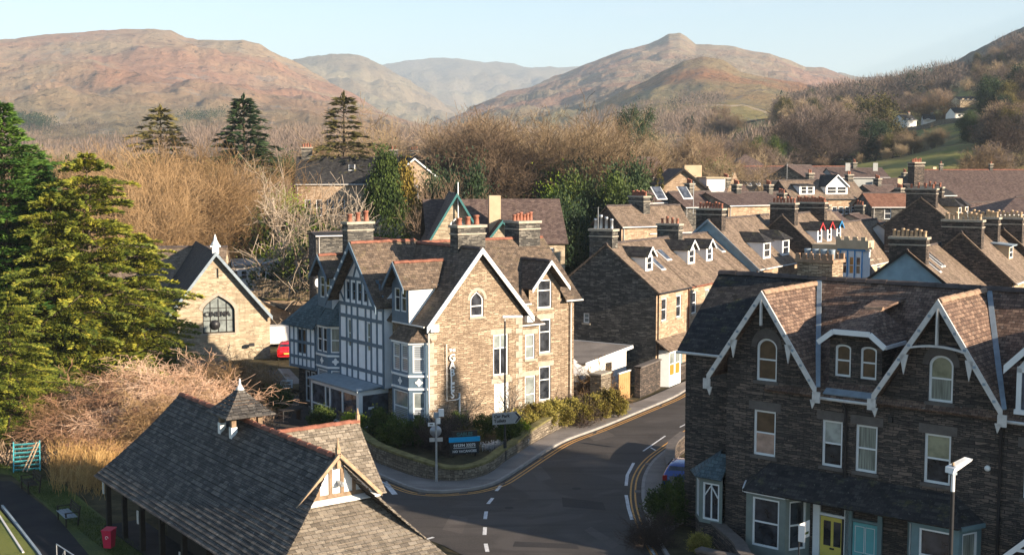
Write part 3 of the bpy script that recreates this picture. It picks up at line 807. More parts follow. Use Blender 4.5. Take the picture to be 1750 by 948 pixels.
def ridge_tiles(mb, p, q, r=0.13, step=0.45, sag=0.0):
    p, q = Vector(p), Vector(q); L = (q - p).length; n = max(1, int(L / step)); d = (q - p) / n
    sx = d.cross(Vector((0, 0, 1))).normalized()
    for i in range(n):
        a = p + d * i; b = a + d * 1.04
        lift = 0.012 * (i % 2) + noise.noise(a * 3) * 0.01
        prof = [(-r * 1.15, -r * 0.75), (-r * 0.6, 0.02), (0, r * 0.42), (r * 0.6, 0.02), (r * 1.15, -r * 0.75)]
        A = [a + sx * x + Vector((0, 0, y + lift)) for x, y in prof]; B = [b + sx * x * 1.05 + Vector((0, 0, y + lift + 0.012)) for x, y in prof]
        k = len(prof)
        mb.mesh(A + B, [(j, j+1, k+j+1, k+j) for j in range(k-1)] + [tuple(range(k-1, -1, -1)), tuple(range(k, 2*k))])
def barge(mb, axis, c, half, t, ze, zr, w=0.26, th=0.06, drop=0.03, half2=None, ze2=None, sign=-1):
    """board down both rakes of a gable at t"""
    for sg, h, e in ((-1, half, ze), (1, half2 or half, ze if ze2 is None else ze2)):
        a = Vector(P3(axis, c, t, zr + drop)); b = Vector(P3(axis, c + sg*h, t, e + drop))
        down = Vector((0, 0, -w * 1.15))
        off = Vector(P3(axis, 0, sign * th, 0))
        vs = [a, b, b + down, a + down, a + off, b + off, b + down + off, a + down + off]
        mb.mesh(vs, [(0,1,2,3),(7,6,5,4),(4,5,1,0),(5,6,2,1),(6,7,3,2),(7,4,0,3)])
def gutter(mb, p, q, r=0.06):
    mb.tube([p, q], r, 6)
def chimney(parent, x, y, z0, z1, wx, wy, pots, mat='stone_grey', potmat='terracotta', cap='lintel', along='x', pot_h=0.62, pr=0.14, band=True, pot_mats=None):
    mb = MB(); mb.box(x - wx/2, x + wx/2, y - wy/2, y + wy/2, z0, z1)
    ch = mb.build('chimney', M[mat], parent)
    m = MB(); m.box(x - wx/2 - 0.09, x + wx/2 + 0.09, y - wy/2 - 0.09, y + wy/2 + 0.09, z1 + 0.002, z1 + 0.16)
    if band: m.box(x - wx/2 - 0.05, x + wx/2 + 0.05, y - wy/2 - 0.05, y + wy/2 + 0.05, z1 - 0.42, z1 - 0.34)
    m.build('chimney_cap', M[cap], ch)
    for i in range(pots):
        f = (i + 0.5) / pots - 0.5
        px, py = (x + f * (wx - 0.1), y) if along == 'x' else (x, y + f * (wy - 0.1))
        hh = pot_h * (1 + 0.16 * ((i * 7) % 3 - 1)); b = MB()
        b.lathe((px, py, z1 + 0.16), [(pr*1.1, 0), (pr, 0.06), (pr*0.86, hh*0.8), (pr*1.15, hh*0.84), (pr*1.15, hh*0.92), (pr*0.9, hh)], 8)
        b.build('chimney_pot', M[(pot_mats or [potmat])[i % len(pot_mats or [potmat])]], ch)
    return ch
def pipe(parent, pts, r=0.055, mat='white', name='downpipe'):
    m = MB(); m.tube(pts, r, 6); return m.build(name, M[mat], parent)
def quoins(mb, wf, s, z0, z1, side, seed=0):
    """alternating corner stones up a wall edge; side +1 grows towards +s"""
    z = z0; k = seed
    while z < z1 - 0.15:
        h = 0.24 + 0.08 * ((k * 5) % 3); L = 0.50 if k % 2 else 0.30
        wbox(mb, wf, s, s + side * L, z, z + h - 0.02, -0.05, 0.02) if side > 0 else wbox(mb, wf, s - L, s, z, z + h - 0.02, -0.05, 0.02)
        z += h * (1.0 if k % 4 else 1.25); k += 1
def text_mesh(txt, size, extrude=0.01, align='LEFT'):
    c = bpy.data.curves.new('lettering', 'FONT'); c.body = txt; c.size = size; c.extrude = extrude; c.align_x = align; c.resolution_u = 2; c.offset = size * 0.022
    o = bpy.data.objects.new('lettering', c); COL.objects.link(o)
    dg = bpy.context.evaluated_depsgraph_get()
    me = bpy.data.meshes.new_from_object(o.evaluated_get(dg))
    bpy.data.objects.remove(o); bpy.data.curves.remove(c); return me
def text_on(parent, txt, wf, s, z, size, mat, d=0.02, align='LEFT', name='lettering', bold=0.0):
    me = text_mesh(txt, size, 0.012, align)
    vs = [wf.p(s + v.co.x, z + v.co.y, d + v.co.z) for v in me.vertices]
    mb = MB(); mb.mesh(vs, [tuple(p.vertices) for p in me.polygons])
    return mb.build(name, M[mat], parent)

# ================================================================ THE GUEST HOUSE ON THE CORNER
GO = atz(735, 758, 0)
gh = thing('guest_house', 'large gabled corner guest house with half-timbered tower, red ridge tiles and vertical white letter sign', 'guest house', GO, heading=53.4)
W0 = WF((0, 0), 0)                      # sunlit gable wall, s = x
WFac = WF((0, 18), -90)                 # front, s runs from the far end to the corner
wl_ = MB()
# sunlit gable wall with openings
gw = [(2.88, 7.18, 0.95, 1.5, .5, True), (4.53, 3.5, 1.12, 2.5, 0, False), (4.60, 0.35, 1.12, 2.68, 0, False)]
wl_.wall(W0, [(0, 0), (6.7, 0), (6.7, 7.25), (3.48, 11.0), (0, 7.05)], [hole(s, z, w, h, a, p) for s, z, w, h, a, p in gw])
# front wall plane (x=0) behind the bays
wl_.wall(WF((0, 13.7), -90), [(0, 0), (13.7, 0), (13.7, 7.2), (0, 7.2)], [])
wl_.wall(WF((6.7, 0), 90), [(0, 0), (3.0, 0), (3.0, 7.25), (0, 7.25)], [])
# rear block front wall (y = 2.6) and its far end
RB = WF((6.7, 2.6), 0)
rw = [(1.15, 0.8, 0.85, 2.45), (3.35, 0.95, 0.95, 2.25), (3.35, 4.05, 0.95, 2.2), (3.2, 6.95, 1.15, 1.85)]
wl_.wall(RB, [(0, 0), (6.2, 0), (6.2, 7.5), (5.05, 7.5), (5.05, 8.3), (3.78, 9.75), (2.5, 8.3), (2.5, 7.5), (0, 7.5)],
         [hole(*r) for r in rw[1:]])
wl_.wall(WF((12.9, 2.6), 90), [(0, 0), (8, 0), (8, 7.4), (4, 11.0), (0, 7.4)])
wl_.wall(WF((12.9, 10.6), 180), [(0, 0), (12.9, 0), (12.9, 7.2), (0, 7.2)])
wl_.wall(WF((0, 18), 0), [(0, 0), (-0.01, 0), (-0.01, 1)], []) if False else None
wl_.wall(WF((6.7, 13.7), 180), [(0, 0), (6.7, 0), (6.7, 7.2), (3.3, 11.0), (0, 7.2)])
wl_.wall(WF((6.7, 10.6), 90), [(0, 0), (3.1, 0), (3.1, 7.2), (0, 7.2)])
# low two storey return between the gable wall and the rear block
RT_ = WF((6.72, 0.7), 0)
wl_.wall(RT_, [(0, 0), (1.75, 0), (1.75, 6.3), (0, 6.3)], [hole(0.75, 4.15, 0.75, 1.55), hole(0.72, 0.75, 0.85, 2.35)])
wl_.wall(WF((8.47, 0.7), 90), [(0, 0), (1.95, 0), (1.95, 6.6), (0, 6.3)])
wl_.build('wall', M['stone_gables'], gh)
for a in ((0.0, .2, 6.9, 1, 0), (6.7, .4, 6.9, -1, 1)):
    q = MB(); quoins(q, W0, *a); q.build('quoins', M['lintel'], gh)
win(gh, W0, 2.88, 7.18, 0.95, 1.5, .5, True, 'glass', rail=0.42, lintel=None)
hm = MB()
for sg in (0, 1):                       # pointed hood over the attic window
    for k in range(6):
        t = k / 6; t2 = (k + 1) / 6
        f = lambda t, r: (0.475 - (0.475 + r) * cos(t*pi/2) * (1 if sg else -1), 1.0 + (0.5 + r) * sin(t*pi/2))
        a, b, c, d = f(t, .03), f(t, .22), f(t2, .22), f(t2, .03)
        L_ = [W0.p(2.88 + p[0], 7.18 + p[1], 0.022) for p in (a, b, c, d)]
        hm.poly(L_ if not sg else list(reversed(L_)))
hm.build('hood', M['lintel'], gh)
win(gh, W0, 4.53, 3.5, 1.12, 2.5, pane='greyglass', pane2='glass', rail=0.66, mull=1, lintel='lintel', lh=0.32)
win(gh, W0, 4.60, 0.35, 1.12, 2.68, pane='render_white', rail=0.66, lintel='lintel', lh=0.32)
win(gh, RT_, 0.75, 4.15, 0.75, 1.55, pane='greyglass', lintel='lintel', lh=0.3)
win(gh, RT_, 0.72, 0.75, 0.85, 2.35, pane='greyglass', lintel='lintel', lh=0.3)
win(gh, RB, 3.35, 0.95, 0.95, 2.25, pane='glass', rail=0.6, lintel='lintel', lh=0.32)
win(gh, RB, 3.35, 4.05, 0.95, 2.2, pane='glass', rail=0.62, lintel='lintel', lh=0.32)
win(gh, RB, 3.2, 6.95, 1.15, 1.85, pane='glass', rail=0.62)
# roofs
rf = MB()
xr = 3.48
rf.slab([(-0.42, -0.35, 6.85), (xr, -0.35, 11.25), (xr, 14.0, 11.25), (-0.42, 14.0, 6.85)], 0.13)
rf.slab([(xr, -0.35, 11.25), (7.3, -0.35, 6.95), (7.3, 2.6, 6.95), (6.7, 2.8, 7.63), (6.7, 14.0, 7.63), (xr, 14.0, 11.25)], 0.13)
# rear block, ridge along x at y = 6.4
yr = 6.4
rf.slab([(3.6, yr, 11.28), (2.6, 2.2, 7.4), (9.05, 2.2, 7.4), (9.05, 2.9, 8.05), (10.5, 4.6, 9.62), (11.95, 2.9, 8.05), (11.95, 2.2, 7.4), (13.3, 2.2, 7.4), (13.3, yr, 11.28)], 0.12, n=(0, -0.68, 0.73))
rf.slab([(3.6, yr, 11.28), (13.3, yr, 11.28), (13.3, 11.0, 7.1), (3.6, 11.0, 7.1)], 0.12)
# wall dormer on the rear block
rf.slab([(10.48, 1.95, 10.05), (8.95, 1.95, 8.3), (8.95, 3.3, 8.3), (10.48, 5.3, 10.05)], 0.1)
rf.slab([(10.48, 1.95, 10.05), (10.48, 5.3, 10.05), (12.0, 3.3, 8.3), (12.0, 1.95, 8.3)], 0.1)
# lean-to roof of the return
rf.slab([(6.72, 0.45, 6.35), (8.75, 0.45, 6.35), (8.75, 2.6, 7.2), (6.72, 2.6, 7.2)], 0.1)
# half-timbered cross gable, ridge along x at y = yc
yc = 6.85; hw = 3.15
rf.slab([(-1.35, yc - hw, 7.65), (-1.35, yc, 11.4), (3.5, yc, 11.4), (1.0, yc - hw, 7.65)], 0.12)
rf.slab([(-1.35, yc + hw, 7.65), (1.0, yc + hw, 7.65), (3.5, yc, 11.4), (-1.35, yc, 11.4)], 0.12)
# small wall dormer towards the corner, and its twin at the far end
for y0, zt in ((2.35, 10.45), (11.7, 10.35)):
    rf.slab([(-1.0, y0 - 1.2, 8.95), (-1.0, y0, zt), (2.6, y0, zt), (1.3, y0 - 1.2, 8.95)], 0.1)
    rf.slab([(-1.0, y0 + 1.2, 8.95), (1.3, y0 + 1.2, 8.95), (2.6, y0, zt), (-1.0, y0, zt)], 0.1)
roof = rf.build('roof', M['slate_gables'], gh)
for a, b_, mt in [((xr, 2.6, 11.27), (xr, 13.9, 11.27), 'redridge'), ((xr + .1, yr, 11.30), (13.2, yr, 11.30), 'redridge'), ((-1.3, yc, 11.42), (3.3, yc, 11.42), 'redridge'),
                  ((-.95, 2.35, 10.47), (2.5, 2.35, 10.47), 'redridge'), ((-.95, 11.7, 10.37), (2.5, 11.7, 10.37), 'redridge'), ((10.48, 2.0, 10.07), (10.48, 5.2, 10.07), 'darkridge'), ((xr, -.3, 11.27), (xr, 1.6, 11.27), 'darkridge')]:
    rg = MB(); ridge_tiles(rg, a, b_); rg.build('ridge_tiles', M[mt], roof)
# barge boards
bb = MB(); barge(bb, 'y', xr, 3.9, -0.36, 6.85, 11.25, w=0.3, th=0.07, half2=3.82, ze2=6.95)
bb.box(-0.1, 0.45, -0.34, -0.05, 6.55, 6.98); bb.box(6.85, 7.3, -0.34, -0.05, 6.6, 7.0); bb.build('bargeboard', M['white'], gh)
bb = MB(); barge(bb, 'y', 10.48, 1.53, 1.94, 8.3, 10.05, w=0.22); bb.build('bargeboard', M['white'], gh)
bb = MB(); barge(bb, 'x', yc, hw, -1.36, 7.65, 11.4, w=0.34); bb.build('bargeboard', M['greypaint'], gh)
for y0, zt in ((2.35, 10.45), (11.7, 10.35)):
    bb = MB(); barge(bb, 'x', y0, 1.2, -1.01, 8.95, zt, w=0.24); bb.build('bargeboard', M['greypaint'], gh)
for k in range(6):                     # pale rosettes up the left board of the cross gable
    pass
for k in range(6):
    rs_ = MB(); t = 0.12 + k * 0.15; rs_.box(-1.445, -1.425, yc + hw*t - .09, yc + hw*t + .09, lerp(11.4, 7.65, t) - 0.28, lerp(11.4, 7.65, t) - 0.12); rs_.build('rosette', M['white'], gh)
# timber tower: panels, frame, windows
tw = MB(); TW = WF((-0.6, yc + 2.75), -90)         # s 0..5.5 from the far side to the near side
Wd = 5.5
thol = [(1.05, 4.75, 0.45, 1.75), (3.45, 4.75, 0.45, 1.75)] + [(0.95 + k*0.72, 7.75, 0.5, 1.1) for k in range(5)]
tw.wall(TW, [(0, 2.75), (Wd, 2.75), (Wd, 7.95), (Wd/2, 11.15), (0, 7.95)], [hole(*h) for h in thol], 0.08)
tw.wall(WF((-0.6, yc - 2.75), 0), [(0, 2.75), (0.6, 2.75), (0.6, 8.5), (0, 7.9)]); tw.wall(WF((0, yc + 2.75), 180), [(0, 2.75), (0.6, 2.75), (0.6, 7.9), (0, 8.5)])
tw.box(-0.6, 0.0, yc - 2.75, yc + 2.75, 2.7, 2.76)
tw.build('timber_panels', M['timber_panel'], gh)
tf = MB()
for z in (2.78, 3.5, 5.2, 6.7, 7.45): wbox(tf, TW, 0, Wd, z - 0.11, z + 0.11, -0.02, 0.045)
for s in (0.08, 0.95, 1.6, 2.35, 3.35, 4.0, 4.7, 5.42): wbox(tf, TW, s - 0.085, s + 0.085, 2.78, 7.45, -0.02, 0.04)
for k in range(7): s = 0.85 + k*0.72 - 0.12 + 0.0; wbox(tf, TW, s - 0.05, s + 0.07, 7.5, 9.0, -0.02, 0.04)
wbox(tf, TW, 0.55, Wd - 0.55, 9.0, 9.2, -0.02, 0.046)
for s0, z0, s1, z1 in ((0.05, 8.3, 0.8, 7.5), (5.45, 8.3, 4.7, 7.5), (1.0, 9.2, 2.0, 10.2), (4.5, 9.2, 3.5, 10.2), (2.75, 9.2, 2.75, 11.0), (1.9, 9.2, 2.75, 10.9), (3.6, 9.2, 2.75, 10.9)):
    tf.beam(TW.p(s0, z0, 0.01), TW.p(s1, z1, 0.01), 0.13, 0.07, up=TW.n3)
tf.build('timber_frame', M['greypaint'], gh)
for h in thol: win(gh, TW, *h, frame='greypaint' if h[1] > 7 else 'white', fw=0.055, recess=0.05, sill=None, pane='glass' if h[1] > 7 else 'curtain')
# dormer fronts
for y0, zt in ((2.35, 10.45), (11.7, 10.35)):
    d = MB(); DW = WF((-0.5, y0 + 0.95), -90)
    d.wall(DW, [(0, 6.9), (1.9, 6.9), (1.9, 9.1), (0.95, 10.15), (0, 9.1)], [hole(0.3, 7.55, 0.58, 1.35), hole(1.02, 7.55, 0.58, 1.35)], 0.06)
    fr = d.build('dormer_front', M['greypaint'], gh)
    d = MB(); d.wall(WF((-0.5, y0 - 0.95), 0), [(0, 6.9), (2.2, 6.9), (2.2, 9.1), (0, 9.1)]); d.wall(WF((1.7, y0 + 0.95), 180), [(0, 6.9), (2.2, 6.9), (2.2, 9.1), (0, 9.1)])
    d.build('dormer_cheek', M['white'], gh)
    for s in (0.3, 1.02): win(gh, DW, s, 7.55, 0.58, 1.35, fw=0.06, recess=0.04, sill=None, rail=0.6)
# canted two storey bays: faces are wall frames through the corner points
def bay(parent, pts, z0, bands, mat, rails, wins, roof_pts=None, roofz=None, roofmat='slate_gables', zt=None, quat=True, overhang=0.22):
    mb = MB(); fr_all = []
    for i, ((ax, ay), (bx, by)) in enumerate(zip(pts, pts[1:])):
        wf = WF((ax, ay), math.degrees(math.atan2(by - ay, bx - ax))); L = sqrt((bx-ax)**2 + (by-ay)**2)
        ws = wins[i]; holes = [hole(s*L, z, w*L, h) for s, z, w, h, *_ in ws]
        mb.wall(wf, [(0, z0), (L, z0), (L, zt), (0, zt)], holes, 0.06); fr_all.append((wf, L, ws))
    mb.build('bay_wall', M[mat], parent)
    for wf, L, ws in fr_all:
        tr_ = MB()
        for z in bands: wbox(tr_, wf, -0.02, L + 0.02, z - 0.06, z + 0.06, 0, 0.06)
        for (s, z, w, h, *o) in ws: win(parent, wf, s*L, z, w*L, h, fw=0.07, recess=0.05, sill=None, pane=(o[0] if o else 'glass'), pane2=(o[1] if len(o) > 1 else None), rail=0.5)
        if quat:
            cx, cz = L/2, quat
            qf = MB(); P = [wf.p(cx + (.19 + .045*cos(4*a*pi/16)) * cos(a*pi/16), cz + (.19 + .045*cos(4*a*pi/16)) * sin(a*pi/16), 0.03) for a in range(32)]; qf.poly(P); qf.build('quatrefoil', M['white'], parent)
        if tr_.v: tr_.build('bay_moulding', M['white'], parent)
    if roof_pts is not None:
        r = MB(); n = len(pts)
        cxy = (sum(p[0] for p in pts)/n, sum(p[1] for p in pts)/n)
        O = []
        for (x, y) in pts:
            dx, dy = x - cxy[0] , y - cxy[1]; L = sqrt(dx*dx + dy*dy); O.append((x + dx/L*overhang, y + dy/L*overhang))
        for (a, b), (c, d) in zip(zip(O, O[1:]), zip(roof_pts, roof_pts[1:])):
            tp = [(*a, zt), (*b, zt)] + ([(*d, roofz), (*c, roofz)] if c != d else [(*c, roofz)])
            r.slab(tp, 0.07)
        r.build('bay_roof', M[roofmat], parent)
bay(gh, [(0, 3.3), (-0.95, 2.6), (-0.95, 0.75), (0, 0.05)], 0.3, (0.9, 3.2, 3.95, 5.85), 'greypaint', None,
    [[(0.2, 4.15, 0.6, 1.6), (0.2, 1.1, 0.6, 1.9)], [(0.06, 4.15, 0.40, 1.6, 'slat'), (0.54, 4.15, 0.40, 1.6, 'slat'), (0.06, 1.1, 0.88, 1.9, 'greyglass', 'slat')], [(0.2, 4.15, 0.6, 1.6, 'slat'), (0.2, 1.1, 0.6, 1.9, 'greyglass', 'slat')]],
    roof_pts=[(0, 2.6), (0, 2.0), (0, 1.4), (0, 0.7)], roofz=7.35, zt=5.95, quat=3.58)
bay(gh, [(0, 12.4), (-1.05, 11.9), (-1.05, 10.4), (-0.3, 9.7)], 0.3, (0.9, 3.2, 3.95, 5.8), 'greypaint', None,
    [[], [(0.06, 4.15, 0.40, 1.6), (0.54, 4.15, 0.40, 1.6), (0.06, 1.1, 0.88, 1.9, 'slat')], [(0.2, 4.15, 0.6, 1.6, 'curtain'), (0.2, 1.1, 0.6, 1.9, 'slat')]],
    roof_pts=[(0, 12.2), (0, 11.6), (0, 10.6), (0, 9.9)], roofz=7.4, zt=5.9, roofmat='slate_blue', quat=3.58, overhang=0.35)
# jettied timber wing at the far end, turned a little towards the lane
wg = MB(); A, B_ = (-1.05, 12.1), (-1.4, 15.0)
ang = math.degrees(math.atan2(A[1] - B_[1], A[0] - B_[0])); WW = WF(B_, ang); LW = sqrt((A[0]-B_[0])**2 + (A[1]-B_[1])**2)
wg.wall(WW, [(0, 2.75), (LW, 2.75), (LW, 5.7), (0, 5.7)], [hole(.85, 3.75, 0.5, 1.6), hole(1.42, 3.75, 0.5, 1.6)], 0.06)
wg.wall(WF(A, 0), [(0, 2.75), (1.1, 2.75), (1.1, 5.7), (0, 5.7)]); wg.wall(WF((0.6, 15.8), 200), [(0, 2.75), (2.2, 2.75), (2.2, 5.7), (0, 5.7)])
wg.poly([(A[0], A[1], 2.75), (B_[0], B_[1], 2.75), (0.6, 15.8, 2.75), (0.1, 12.1, 2.75)])
wg.build('timber_panels', M['timber_panel'], gh)
tf = MB()
for z in (2.85, 3.5, 4.5, 5.55): wbox(tf, WW, 0, LW, z - 0.09, z + 0.09, -0.02, 0.045)
for k in range(7): wbox(tf, WW, LW*k/6 - 0.05, LW*k/6 + 0.05, 2.85, 5.6, -0.02, 0.04)
tf.build('timber_frame', M['greypaint'], gh)
for s in (.85, 1.42): win(gh, WW, s, 3.75, 0.5, 1.6, frame='greypaint', fw=0.05, recess=0.04, sill=None, pane='warm' if s > 1.2 else 'glass')
lw = MB(); lw.wall(WF((-0.7, 15.2), -88), [(0, 0), (3.4, 0), (3.4, 2.75), (0, 2.75)], [hole(.9, 0.4, 0.6, 2.1), hole(1.65, 0.4, 0.6, 2.1)]); lw.wall(WF((0.4, 15.6), 200), [(0, 0), (1.2, 0), (1.0, 2.75), (0, 2.75)]); lw.build('wall', M['stone_dark'], gh)
LWf = WF((-0.7, 15.2), -88)
for s in (.9, 1.65): win(gh, LWf, s, 0.4, 0.6, 2.1, fw=0.1, recess=0.05, sill=None)
r = MB()
r.slab([(-1.75, 15.7, 5.55), (-1.45, 11.7, 5.55), (0, 11.7, 7.6), (0.3, 14.2, 7.6)], 0.08)
r.slab([(-1.75, 15.7, 5.55), (0.3, 14.2, 7.6), (1.2, 16.3, 5.55)], 0.08)
r.build('wing_roof', M['slate_blue'], gh)
# glazed entrance porch
pf = MB(); x0, x1, y0, y1, zt = -2.15, -0.05, 4.55, 10.6, 2.62
for y in (y0, y0 + 2.0, y0 + 3.6, y1): pf.box(x0, x0 + 0.13, y - 0.065, y + 0.065, 0.35, zt)
pf.box(x0 - 0.06, x0 + 0.22, y0 - 0.14, y0 + 0.14, 0.0, zt + 0.14)
pf.box(x0, x0 + 0.12, y0, y1, zt - 0.28, zt); pf.box(x0, x0 + 0.12, y0, y1, 0.35, 0.46); pf.box(x0, x1, y0, y0 + 0.12, zt - 0.28, zt); pf.box(x0, x1, y0, y0 + 0.1, 0.35, 0.45)
pf.box(x0, x0 + 0.1, y1 - 1.9, y1 - 1.82, 0.4, zt); pf.box(x0, x0 + .1, y0 + 3.6, y1, 1.05, 1.13)
pch = pf.build('porch', M['white'], gh)
g = MB(); g.poly([(x0 + .06, y1, .4), (x0 + .06, y0, .4), (x0 + .06, y0, zt - .2), (x0 + .06, y1, zt - .2)]); g.poly([(x0, y0 + .06, .4), (x1, y0 + .06, .4), (x1, y0 + .06, zt - .2), (x0, y0 + .06, zt - .2)]); g.build('porch_glass', M['glass2'], pch)
g = MB(); g.box(x0 + .02, x1, y0 + .02, y1, 0, .34); g.build('plinth', M['stone_dark'], pch)
g = MB(); g.slab([(x0 - .2, y0 - .2, zt + .06), (x1, y0 - .2, zt + .3), (x1, y1 + .2, zt + .3), (x0 - .2, y1 + .2, zt + .06)], .1); g.build('porch_roof', M['lead'], pch)
g = MB(); g.box(x0 + .7, x0 + 1.1, y0 + .035, y0 + .05, 1.45, 1.6); g.build('small_sign', M['white'], pch)
g = MB(); g.box(x1 - .9, x1 - .2, y0 + .3, y0 + .36, .4, 2.3); g.build('curtain', M['redpaint'], pch)
# chimneys
chimney(gh, 4.15, 2.1, 9.6, 12.35, 2.0, 0.85, 3, 'stone_grey', 'terracotta', along='x', pr=0.17, pot_h=0.5)
chimney(gh, 1.6, 11.0, 9.0, 12.3, 1.9, 0.7, 3, 'stone_grey', 'terracotta', along='x', pr=0.17, pot_h=0.6)
chimney(gh, 11.7, 6.6, 9.5, 12.25, 1.75, 1.6, 6, 'stone_grey', 'terracotta', along='x', pr=0.13, pot_h=0.5)
# pipes and gutters
for a, b_ in (((-0.48, 3.3, 6.85), (-0.48, -0.2, 6.85)), ((11.9, 2.15, 7.36), (13.3, 2.15, 7.36)), ((6.8, 2.15, 7.36), (9.05, 2.15, 7.36)), ((6.75, 0.4, 6.3), (8.75, 0.4, 6.3))):
    gt = MB(); gutter(gt, a, b_); gt.build('gutter', M['offwhite'], gh)
for a, b_ in (((-0.12, -0.1), 6.8), ((6.85, 0.3), 6.4), ((12.55, 2.48), 7.3), ((9.0, 2.5), 7.2), ((6.95, 0.55), 3.6)):
    pipe(gh, [(*a, 0.1), (*a, b_ - 0.3), (a[0], a[1] - 0.1, b_)], 0.05, 'offwhite')
# vertical letter sign on the sunlit wall
sg = MB(); SG = W0
sgn = thing('letter_sign', 'tall white neon-style letters reading THE GABLES running down the sunlit gable wall', 'sign', (0, 0, 0)); sgn.location = GO; sgn.rotation_euler = gh.rotation_euler
fr_ = MB(); fr_.tube([SG.p(1.85, 2.42, .12), SG.p(1.1, 2.42, .12), SG.p(1.1, 5.7, .12)], 0.028, 6); fr_.tube([SG.p(1.1, 5.7, .12), SG.p(1.1, 5.7, 0)], 0.025, 6); fr_.tube([SG.p(1.1, 2.5, .12), SG.p(1.1, 2.5, 0)], 0.025, 6)
fr_.tube([SG.p(1.85, 2.42, .12), SG.p(2.02, 2.5, .12), SG.p(2.02, 2.75, .12), SG.p(2.02, 2.75, 0.0)], 0.04, 6); fr_.tube([SG.p(2.02, 2.7, .08), SG.p(2.02, 0.6, .08)], 0.055, 6)
fr_.build('frame', M['white'], sgn)
for i, ch_ in enumerate('GABLES'): text_on(sgn, ch_, SG, 1.5, 4.72 - i * 0.435, 0.60, 'white', 0.12, 'CENTER', 'letter')
text_on(sgn, 'THE', WF((1.5, 0), 0), 0.0, 5.28, 0.24, 'white', 0.12, 'CENTER', 'letter')
# hanging badge sign beyond the far end
hx = at(543, 483, 104); bs = thing('hanging_sign', 'black hanging sign with pale oval badge on a post beyond the timber wing', 'sign', (hx[0], 104, 0), heading=80)
zc_ = hx[2]
b = MB(); b.box(-.34, .34, -.03, .03, zc_ - .5, zc_ + .5); b.build('board', M['black'], bs)
b = MB(); b.poly([(.24*cos(a*pi/8), -.036, zc_ + .38*sin(a*pi/8)) for a in range(16)]); b.build('badge', M['lampwhite'], bs)
b = MB(); b.tube([(.5, 0, 0), (.5, 0, zc_ + .75)], .05, 6); b.tube([(.5, 0, zc_ + .6), (-.4, 0, zc_ + .6)], .03, 6); b.build('post', M['black'], bs)

# ================================================================ THE DARK STONE TERRACE ON THE RIGHT
TO = atz(1238, 935, 0)
def terr_gable(c, apex_z=11.05, foot=7.3, half=2.42):
    return dict(c=c, half=half, z0=foot, z1=apex_z)
RZ, RY = 11.2, 4.6                                   # main ridge height and depth
def sash(parent, wf, s, z, w, h, **k):
    return win(parent, wf, s, z, w, h, sill='lintel_dark', recess=0.1, **k)
TF = WF((0, 0), 0)
def deco_barge(parent, c, half, zf, za, t=-0.55):
    b = MB(); barge(b, 'y', c, half, t, zf, za, w=0.30, th=0.07, drop=0.05)
    b.beam((c, t - .035, za - .3), (c, t - .035, za - 1.35), .13, .07)
    for sg in (-1, 1):
        x = c + sg * half
        b.box(x - .16, x + .16, t - .07, t + .0, zf - .55, zf - .12)
        b.mesh([(x - sg*.25, t, zf - .45), (x - sg*.25, t - .07, zf - .45), (x - sg*.0, t - .07, zf - .45), (x, t, zf - .45), (x - sg*.15, t, zf - .8), (x - sg*.15, t - .07, zf - .8)], [(0,1,2,3),(0,4,5,1),(3,2,5,4),(1,5,2),(0,3,4)])
        xm = c + sg * half * 0.5; zm = (za + zf) / 2
        b.mesh([(xm - .16, t - .07, zm - .2), (xm + .16, t - .07, zm - .2), (xm, t - .07, zm - .95), (xm - .16, t, zm - .2), (xm + .16, t, zm - .2), (xm, t, zm - .95)], [(0,2,1),(3,4,5),(0,3,5,2),(1,2,5,4)])
        for k in range(6):
            f = (k + .8) / 6.6; xx = c + sg * half * f; zz = lerp(za, zf, f) - .12
            v_ = [(xx + .05*cos(a*pi/3), t - .075, zz + .05*sin(a*pi/3)) for a in range(6)]
    b.build('bargeboard', M['offwhite'], parent)
    st = MB()
    for sg in (-1, 1):
        for k in range(6):
            f = (k + .8) / 6.6; xx = c + sg * half * f; zz = lerp(za, zf, f) - .13; st.box(xx - .055, xx + .055, t - .085, t - .065, zz - .05, zz + .05)
    st.build('bargeboard_studs', M['lead'], parent)
